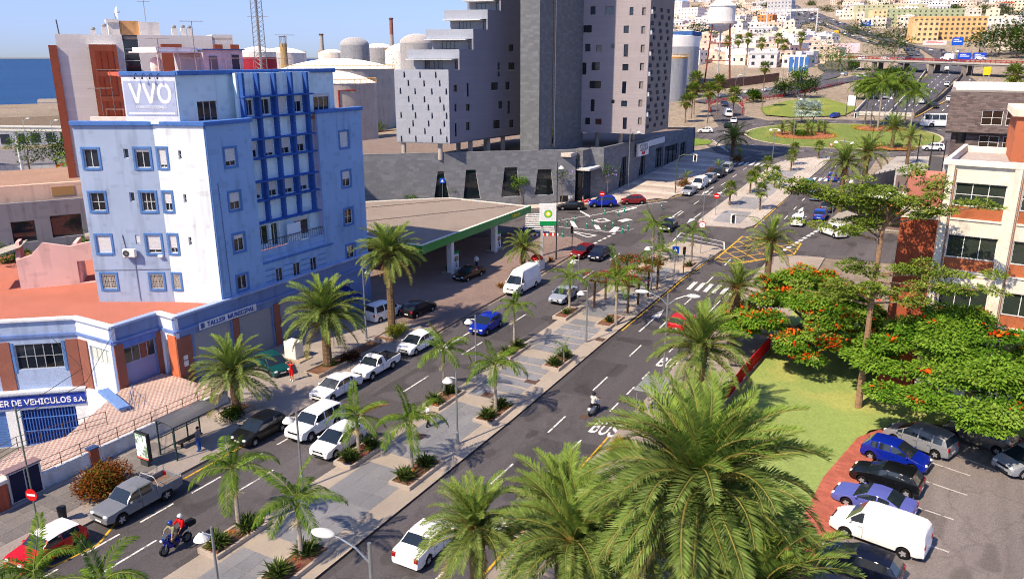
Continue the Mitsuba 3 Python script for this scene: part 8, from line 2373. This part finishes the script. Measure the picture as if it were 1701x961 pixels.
# ---------------------------------------------------------------- houses of the hillside and port, each its own thing
rh_ = np.random.default_rng(21)
def house(x, y, w, d, h, col, label, group=None, rot=0.0, roof=None, floors=None, win=True, z=None, name='house', wcol=(60,66,76), parapet=True, cat='house', face_w=None, cols_n=None, detail=False):
 z0 = float(zground(x, y)) - 1.5 if z is None else z
 z0 = max(z0, float(zground(x, y)) - 2.5) if z is None else z0
 M = place(x, y, z0, rot)
 H = h + 1.5
 key = thing(name, label, cat, group)
 fl = floors or max(1, int(h / 3.1))
 mb = MB()
 mb.box((-w / 2,-d / 2,0),(w / 2, d / 2, H), col, M)
 rc_ = roof or tuple(int(c * .86) for c in col)
 if parapet:
  mb.box((-w / 2 - .15,-d / 2 - .15, H),(w / 2 + .15,-d / 2 + .2, H + .7), col, M).box((-w / 2 - .15, d / 2 - .2, H),(w / 2 + .15, d / 2 + .15, H + .7), col, M).box((-w / 2 - .15,-d / 2 + .2, H),(-w / 2 + .2, d / 2 - .2, H + .7), col, M).box((w / 2 - .2,-d / 2 + .2, H),(w / 2 + .15, d / 2 - .2, H + .7), col, M)
  mb.box((-w / 2 + .2,-d / 2 + .2, H),(w / 2 - .2, d / 2 - .2, H + .1), rc_, M)
 else:
  v = [(-w / 2 - .3,-d / 2 - .3, H),(w / 2 + .3,-d / 2 - .3, H),(w / 2 + .3, d / 2 + .3, H),(-w / 2 - .3, d / 2 + .3, H),(-w / 2,0, H + 1.6),(w / 2,0, H + 1.6)]
  mb.add(np.array(v) @ M[:3, :3].T + M[:3,3],[[0,1,5],[0,5,4],[2,3,4],[2,4,5],[1,2,5],[3,0,4]], rc_)
 if not detail and w > 9:
  q = rh_.random(3)
  mb.box((-w * .3 + w * .4 * q[0],-1, H),(-w * .3 + w * .4 * q[0] + 3,1.6, H + 2.3), col, M)
  mb.box((w * .2,-d * .3 * q[1], H),(w * .2 + 1.2,-d * .3 * q[1] + 1.2, H + 1.5),((120,126,134),(190,190,188),(70,90,120))[int(q[2] * 3)], M)
 wins = []
 if win:
  nw = cols_n or max(1, int(w / 3.4))
  for f in range(fl):
   for k in range(nw):
    cx = -w / 2 + (k + .5) * w / nw
    zc = 1.5 + (f + .55) * h / fl
    ww, hh = min(1.5, w / nw * .5), min(1.5, h / fl * .5)
    wins.append(((cx - ww / 2,-d / 2 - .12, zc - hh / 2),(cx + ww / 2,-d / 2 - .02, zc + hh / 2)))
   ns = max(1, int(d / 4))
   for k in range(ns):
    cy = -d / 2 + (k + .5) * d / ns
    zc = 1.5 + (f + .55) * h / fl
    wins.append(((w / 2 + .02, cy - .6, zc - .65),(w / 2 + .12, cy + .6, zc + .65)))
 if detail:
  part(key, 'wall', mb.ply('m_plaster'))
  for lo, hi in wins:
   part(key, 'window', MB().box(lo, hi, wcol, M).ply('m_plain'))
 else:
  for lo, hi in wins:
   mb.box(lo, hi, wcol, M)
  scene[key] = mb.ply('m_matte')
 return key
WHS = [(236,232,226),(230,226,222),(240,236,232),(226,214,200),(232,206,190),(214,196,176),(226,196,180),(206,206,210),(236,222,196)]
CNAME = ('white', 'off white', 'bright white', 'cream', 'pale salmon', 'tan', 'pink', 'pale grey', 'pale yellow')
def hill_houses(n, xr, yr, label, group, seed, wr=(8,18), hr=(3.2,9.5), keep=lambda x, y: True, cols=WHS, spacing=9, rot=(-.5, .3)):
 r = np.random.default_rng(seed)
 placed = []
 tries = 0
 while len(placed) < n and tries < n * 40:
  tries += 1
  y = r.uniform(*yr)
  x = r.uniform(xr[0](y), xr[1](y))
  if not keep(x, y) or any((x - a) ** 2 + (y - b) ** 2 < (spacing * (1 + y / 1800)) ** 2 for a, b in placed):
   continue
  placed.append((x, y))
  w, d, h = r.uniform(*wr), r.uniform(8,13), r.uniform(*hr)
  c = cols[int(r.integers(len(cols)))]
  red, par = r.random() < .16, r.random() < .86
  k = cols.index(c) if c in cols else 0
  house(x, y, w, d, h, c, f"{('low', 'mid height', 'tall')[0 if h < 4.7 else 1 if h < 7.4 else 2]} {CNAME[k]} {'narrow' if w < 11 else 'wide'} house with {'red' if red else 'flat pale'} {'roof' if par else 'pitched roof'}, {label}", group, r.uniform(*rot), roof=(176,92,70) if red else None, parapet=par)
mwpoly = unary_union([mwA.buffer(9), mwB.buffer(9), ramp.buffer(6), ramp2.buffer(8), carpark.buffer(6)])
free = lambda x, y: not mwpoly.contains(Point(x, y))
az = lambda deg: (lambda y: math.tan(math.radians(deg)) * y)
hill_houses(70,(az(-18.2), az(-7.6)),(395,640), 'left of the motorway', 'houses left of the motorway', 1, wr=(8,17), hr=(3.0,7), keep=lambda x, y: free(x, y) and y > 410 + (x + 60) * -.25, spacing=9)
hill_houses(150,(az(-18.6), az(-9.5)),(640,1250), 'on the left hillside', 'hillside houses left of the motorway', 2, keep=free, spacing=8.5)
hill_houses(70,(az(-19.5), az(-10.5)),(1250,2500), 'far up the hill', 'far hillside houses', 3, wr=(10,24), hr=(4,12), keep=free, spacing=14)
hill_houses(85,(az(-7.5), az(5)),(760,1700), 'on the right hillside', 'hillside houses right of the motorway', 4, keep=free, wr=(10,24), hr=(4,11), spacing=13)
hill_houses(22,(az(-1.5), az(6)),(520,760), 'behind the orange block', 'houses behind the yellow block', 5, keep=lambda x, y: free(x, y) and not (-40 < x < 30 and 560 < y < 690), wr=(9,20), hr=(3,6))
# named larger buildings
def block(label, x, y, w, d, h, col, rot, floors, cols_n, name='apartment_block', roof=None, wcol=(90,84,80), z=None):
 return house(x, y, w, d, h, col, label, None, rot, roof, floors, True, z, name, wcol, True, 'apartment block', cols_n=cols_n, detail=True)
block('long yellow and orange apartment block above the motorway bend', -10.5,608,44,12,14.0,(226,184,128), .30,5,14, roof=(196,120,70))
block('yellow gable block at the left end of the orange block', -22,592,13,11,12.5,(232,202,150), .30,4,4)
block('long green and cream apartment block behind the orange one', -42,842,84,13,13,(176,188,150), .42,4,18)
block('cream end block of the green row', -70,806,12,12,14,(230,206,160), .42,4,3)
block('pale green block high above the motorway', -75,985,70,14,13,(196,196,160), .35,4,14)
block('orange office block by the hillside car park', -165,800,15,12,12,(206,138,84),-.15,4,4)
block('grey white office slab above the orange office block', -178,930,26,14,22,(190,192,196),-.1,6,7, wcol=(110,112,118))
block('wide white school building on the left hillside', -215,820,46,14,11,(238,234,228),-.1,3,11, wcol=(130,130,134))
block('white terrace building behind the water tower', -292,960,40,16,16,(236,232,226),-.25,4,9, wcol=(140,138,140))
block('large white building next to the tower edge on the hill', -345,1040,62,18,22,(236,230,222),-.25,6,12, wcol=(150,146,146))
block('plain white two storey building with round windows below the water tower', -94,432,27,10,7.0,(238,236,234),-.12,1,6)
block('pale lilac shed right of the white two storey building', -72,436,16,9,5.5,(206,206,222),-.12,1,2)
block('white house with red tiled roof behind the two storey building', -110,500,22,11,9,(226,224,220),-.12,2,5, roof=(180,84,62))
for i in range(11):
 block(f'grey tower block on the skyline, {("first", "second", "third", "fourth", "fifth", "sixth", "seventh", "eighth", "ninth", "tenth", "eleventh")[i]} from the left', -70 + i * 24,1480 + (i % 3) * 40,15,14,34 + (i * 7) % 9,(190 - (i % 3) * 14,194 - (i % 3) * 14,206 - (i % 3) * 10), .2,9,4, wcol=(140,144,152))
# port sheds on the left
def shed(label, cx, cy, L, W, h, rot, wall, roof, n=3, nw=0):
 key = thing('port_shed', label, 'shed', None)
 z0 = float(zground(cx, cy)) - 1
 M = place(cx, cy, z0, rot)
 part(key, 'wall', MB().box((-L / 2,-W / 2,0),(L / 2, W / 2, h), wall, M).ply('m_plaster'))
 for k in range(n):
  a, b = -W / 2 + k * W / n, -W / 2 + (k + 1) * W / n
  v = np.array([(-L / 2 - .3, a - .2, h),(L / 2 + .3, a - .2, h),(L / 2 + .3,(a + b) / 2, h + 2.2),(-L / 2 - .3,(a + b) / 2, h + 2.2),(L / 2 + .3, b + .2, h),(-L / 2 - .3, b + .2, h)])
  part(key, 'roof', MB().add(v @ M[:3, :3].T + M[:3,3],[[0,1,2],[0,2,3],[3,2,4],[3,4,5],[1,4,2],[0,3,5]], roof).ply('m_matte'))
 for k in range(nw):
  x = -L / 2 + (k + .5) * L / nw
  part(key, 'window', MB().box((x - L / nw * .3,-W / 2 - .1, h * .3),(x + L / nw * .3,-W / 2 - .02, h * .75),(66,72,82), M).ply('m_plain'))
 return key
shed('long white walled shed with brown sawtooth roofs behind the pipe bridge', -312,214,110,40,8,1.03,(206,208,214),(120,108,94),3,22)
shed('grey shed at the upper left edge', -600,280,40,30,14, .5,(170,162,156),(190,184,176),1,0)
shed('long low port building near the shore', -640,450,120,22,7, .95,(206,196,188),(150,142,134),2,14)
shed('pink white port building on the shoreline', -560,430,70,16,12, .9,(226,212,206),(214,200,196),1,8)
shed('flat grey roofed hall left of the rust red panel', -212,108,44,26,4.5, .85,(196,194,192),(120,118,122),1,0)
shed('small white gatehouse at the left edge', -142,74,10,6,4.0, .9,(228,224,222),(206,204,202),1,2)
pbk = thing('pipe_bridge', 'raised bundle of pipes on white columns crossing the port road', 'pipe bridge')
pa, pb_ = np.array([-214.0,92.0]), np.array([-150.0,118.0])
for k in range(4):
 o = np.array([0,0]) + np.array([.38,-.92]) * (k % 2) * .9
 part(pbk, 'pipe', MB().tube([(*(pa + o),9.4 + .8 * (k // 2)),(*(pb_ + o),9.4 + .8 * (k // 2))], .3,(176,178,176),8).ply('m_plain'))
for t in (.1, .45, .75, .95):
 p = pa + (pb_ - pa) * t
 part(pbk, 'column', MB().tube([(*p, -4),(*p, 9.2)], .35,(214,214,212),8).ply('m_plain'))
for i, (x, y, h) in enumerate(((-176.6,100.8,13.5),(-152,92,13.5),(-165,118,12))):
 lamp(x, y, h, 'tall white lamp post in the port area at the left edge', [(1.2, .3)], head='cobra', group='white lamp posts of the port', col=(206,208,206), z=float(zground(x, y)))
for i, (x, y, h, R) in enumerate(((-153,87,9.5,4),(-150,90.5,10,4.2),(-148.5,92.5,9.5,4),(-147.5,94,9,3.6))):
 small_tree(x, y, h, R, GRN, 'green tree below the long white shed', 1200,200 + i, leaf=.45, group='trees below the white shed', k=14, trunk=.2)
canary_palm(-134.5,111,7.5,4.4, 'palm below the long white shed at the left', near=2, n=26, seed=210, base=-4)
small_tree(-139.5,88.5,6.5,4.8, FLAM, 'flame tree with orange blossom beside the gatehouse at the left', 3600,211, leaf=.4, flowers=(ORG, 420), k=20, trunk=.2)
small_tree(-129.5,88.0,5.5,3.2, FLAM, 'orange flowering tree against the rust red panel', 2200,212, leaf=.4, flowers=(ORG, 220), k=16, trunk=.2)
um = thing('parasol', 'white and red parasol beside the rust red panel', 'parasol')
part(um, 'canopy', MB().lathe([(2.4,5.0),(1.2,5.7),(.02,6.2)],(230,214,206),12,(-126,91,0)).ply('m_plain'))
part(um, 'pole', MB().tube([(-126,91,-1),(-126,91,6)], .08,(200,200,196),6).ply('m_plain'))
for i, (x, y, R) in enumerate(((-77.6,49.0,2.0),(-79.8,42.0,1.6))):
 small_tree(x, y, 7.3 if i == 0 else 7.0, R, GRN, ('green tree before the right window of the grey showroom', 'green tree before the left window of the grey showroom')[i],1500,220 + i, leaf=.26, k=12)
# trees of the middle distance
MID = [(58,78,34),(68,90,40),(48,68,30),(80,100,48)]
far_trees = [(-47.5,392,10,9.5, LIME, 'round light green tree left of the overpass'),(-54,412,11.5,8.5,[(98,120,60),(110,132,66)], 'second light green tree left of the overpass'),(-31,478,12,12, MID, 'big dark tree behind the overpass'),
   (-46.5,300,7.0,4.6, MID, 'round dark tree on the verge beyond the roundabout'),(-53.5,300,5.5,4.0, MID, 'dark shrubby tree on the verge beyond the roundabout'),(-61,285,3.6,2.6, GRN, 'low bush between the slip roads'),
   (-20.5,330,6.5,5.0, GRN, 'tree between the royal palms and the motorway'),(-22,352,6.0,4.5, MID, 'tree at the end of the motorway verge'),(-27,300,5,4, GRN, 'bushy tree behind the royal palms'),(-57.5,352,4.5,3.6, LIME, 'light green bush by the slip road bank'),
   (-63,664,9,12, MID, 'dark tree clump above the motorway, left'),(-48,640,9,11, MID, 'dark tree clump above the motorway, middle'),(-78,700,9,12, MID, 'dark tree clump above the motorway, right'),(-36,650,10,13, MID, 'dark trees left of the orange block'),
   (8,480,12,9, MID, 'dark tree right of the motorway, leftmost'),(17,490,14,11, MID, 'dark tree right of the motorway, second'),(28,500,16,12, MID, 'dark tree right of the motorway, third'),(40,500,17,12, MID, 'dark tree right of the motorway, rightmost'),(24,470,11,9, MID, 'dark tree right of the motorway, in front'),(37,470,12,10, MID, 'dark tree at the right edge above the palms'),
   (10,1000,10,18, MID, 'tree clump on the upper slope'),(40,980,10,18, MID, 'tree clump on the upper right slope'),(-170,740,6,9, MID, 'tree row below the orange office block'),(-190,745,6,9, MID, 'tree row below the white school building'),(-240,760,6,10, MID, 'tree row behind the water tower'),(-110,360,6,5, MID, 'dark tree beside the grey tank'),
   (-108,720,8,12, MID, 'dark trees between houses and motorway'),(-95,1180,10,20, MID, 'trees above the motorway bend')]
for i, (x, y, h, R, c, lab) in enumerate(far_trees):
 small_tree(x, y, h, R, c, lab, 1500 if y < 560 else 1100,300 + i, leaf=.75 if y < 420 else 1.2, k=20, trunk=.3)
small_tree(-205,262,9,9,[(98,116,50),(120,124,60),(84,104,44)], 'green and brown tree in front of the cream roofed tanks', 2600,340, leaf=.6, k=26, trunk=.3)
canary_palm(-150,190,3.5,5.0, 'palm in front of the cream roofed tanks', near=2, n=26, seed=341, base=-5)
fw = thing('port_fence', 'long dark brown fence behind the podium roof', 'fence')
part(fw, 'wall', wall_mesh(MB(), frame((-185,150),(-95,235)),[(0,-6),(124,-6),(124,8.0),(0,2.0)],[],(88,62,60), .4).ply('m_plaster'))
tr = thing('white_trailer', 'white rounded trailer parked behind the podium roof', 'trailer')
part(tr, 'body', MB().box((-5,-1.3,1.0),(5,1.3,3.8),(230,232,232), place(-112,150,2.5, .5), bevel=.5).ply('m_plain'))
part(tr, 'stripe', MB().box((-5.02,-1.32,1.3),(5.02,1.32,1.7),(120,170,190), place(-112,150,2.5, .5)).ply('m_plain'))
for s in (-1,1):
 part(tr, 'wheel', MB().lathe([(.5,-.15),(.5, .15),(.2, .16)],(24,24,26),16, M=place(-112,150,2.5, .5) @ np.array([[1,0,0,1.5 * s],[0,0,1,-1.2],[0,-1,0, .5],[0,0,0,1.0]])).ply('m_plain'))
rp = thing('red_pipework', 'rust red pipe rack beside the cream roofed tank', 'pipework')
for k in range(4):
 part(rp, 'pipe', MB().tube([(-195 + k * 5,250 + k * 3,-6),(-195 + k * 5,250 + k * 3,1.5),(-178 + k * 4,262 + k * 3,1.5)], .4,(176,70,50),6).ply('m_plain'))
# signs by the motorway
def big_sign(label, x, y, zc, w, h, col, posts=2, strip=None):
 key = thing('road_sign', label, 'road sign')
 z0 = float(zground(x, y))
 part(key, 'board', MB().box((x - w / 2, y - .1, zc - h / 2),(x + w / 2, y + .1, zc + h / 2), col, bevel=.05).ply('m_plain'))
 if strip:
  part(key, 'legend', MB().box((x - w * .36, y - .14, zc - h * .06),(x + w * .36, y - .102, zc + h * .06), strip).box((x - w * .36, y - .14, zc + h * .2),(x + w * .1, y - .102, zc + h * .3), strip).ply('m_plain'))
 for k in range(posts):
  px = x - w * .35 + (w * .7) * k / max(1, posts - 1)
  part(key, 'post', MB().tube([(px, y + .15, z0 - 1),(px, y + .15, zc + h / 2)], .16,(150,152,154),6).ply('m_plain'))
big_sign('blue direction sign above the motorway bend', -74.6,762,53.0,8.0,3.6,(20,84,200), strip=(214,224,236))
big_sign('blue direction sign below the orange block', -2.5,520,34.0,5.6,4.2,(20,84,200), strip=(214,224,236))
big_sign('left blue direction sign beside the overpass', 1.6,420,25.9,5.2,3.0,(24,70,190), strip=(214,224,236))
big_sign('right blue direction sign beside the overpass', 7.4,420,25.9,5.2,3.0,(24,70,190), strip=(214,224,236))
big_sign('white and red billboard right of the orange block', -14,530,33.5,12,2.6,(226,206,206),3, strip=(196,50,50))
big_sign('yellow sign in front of the motorway trees', -88,690,44,3.4,4.0,(224,186,40))
big_sign('pink white billboard left of the motorway', -58,500,30.5,15,5.5,(226,196,206),3)
big_sign('sky blue billboard behind the brick building', 8.5,190,18.0,5.0,4.0,(60,160,214), strip=(220,240,244))
big_sign('red billboard with white lettering behind the brick building', 14.0,190,17.6,6.5,4.2,(196,24,44), strip=(240,230,230))
big_sign('yellow sign above the red billboard', 7.0,260,21.6,1.8,2.2,(232,200,40))
for i in range(4):
 k = thing('blue_banner', f'tall blue and white banner board, {("first", "second", "third", "fourth")[i]} of the row by the slip road', 'banner', 'blue banner boards by the slip road')
 part(k, 'board', MB().box((-64.5 + i * 2.1,366 + i * .3,19.5),(-62.9 + i * 2.1,366.3 + i * .3,25.5),(66,112,180), bevel=.05).ply('m_plain'))
 part(k, 'edge', MB().box((-64.7 + i * 2.1,365.9 + i * .3,16),(-64.5 + i * 2.1,366.4 + i * .3,26.2),(222,222,222)).ply('m_plain'))
gn = thing('sign_gantry', 'white steel sign gantry spanning the upper motorway', 'gantry')
for x in (-132.0,-96.0):
 part(gn, 'leg', MB().tube([(x, 640,34),(x, 640,60)], .5,(206,208,210),6).ply('m_plain'))
part(gn, 'beam', MB().box((-132,639.5,58.4),(-96,640.5,60),(206,208,210)).ply('m_plain'))
for k in range(9):
 part(gn, 'truss', MB().box((-131 + k * 4,639.2,58),(-130.6 + k * 4,639.45,61),(170,174,178)).ply('m_plain'))
pbx = thing('roundabout_sign', 'white panel sign on posts at the far side of the roundabout', 'sign')
part(pbx, 'board', MB().box((-27.4,255.5,11.6),(-25.2,255.8,14.6),(232,234,236), bevel=.05).ply('m_plain'))
part(pbx, 'post', MB().box((-27.5,255.45,8),(-27.35,255.85,14.7),(60,62,66)).box((-25.25,255.45,8),(-25.1,255.85,14.7),(60,62,66)).ply('m_plain'))

rt = np.random.default_rng(77)
k = 0
while k < 84:
 y = rt.uniform(620,1700)
 x = math.tan(math.radians(rt.uniform(-17,5))) * y
 if free(x, y) and not (-110 < x < 30 and 560 < y < 900):
  small_tree(x, y, rt.uniform(5,9), rt.uniform(7,13), MID, 'dark tree among the houses of the hillside', 420,400 + k, leaf=1.9, group='trees among the hillside houses', k=9, trunk=.3)
  k += 1
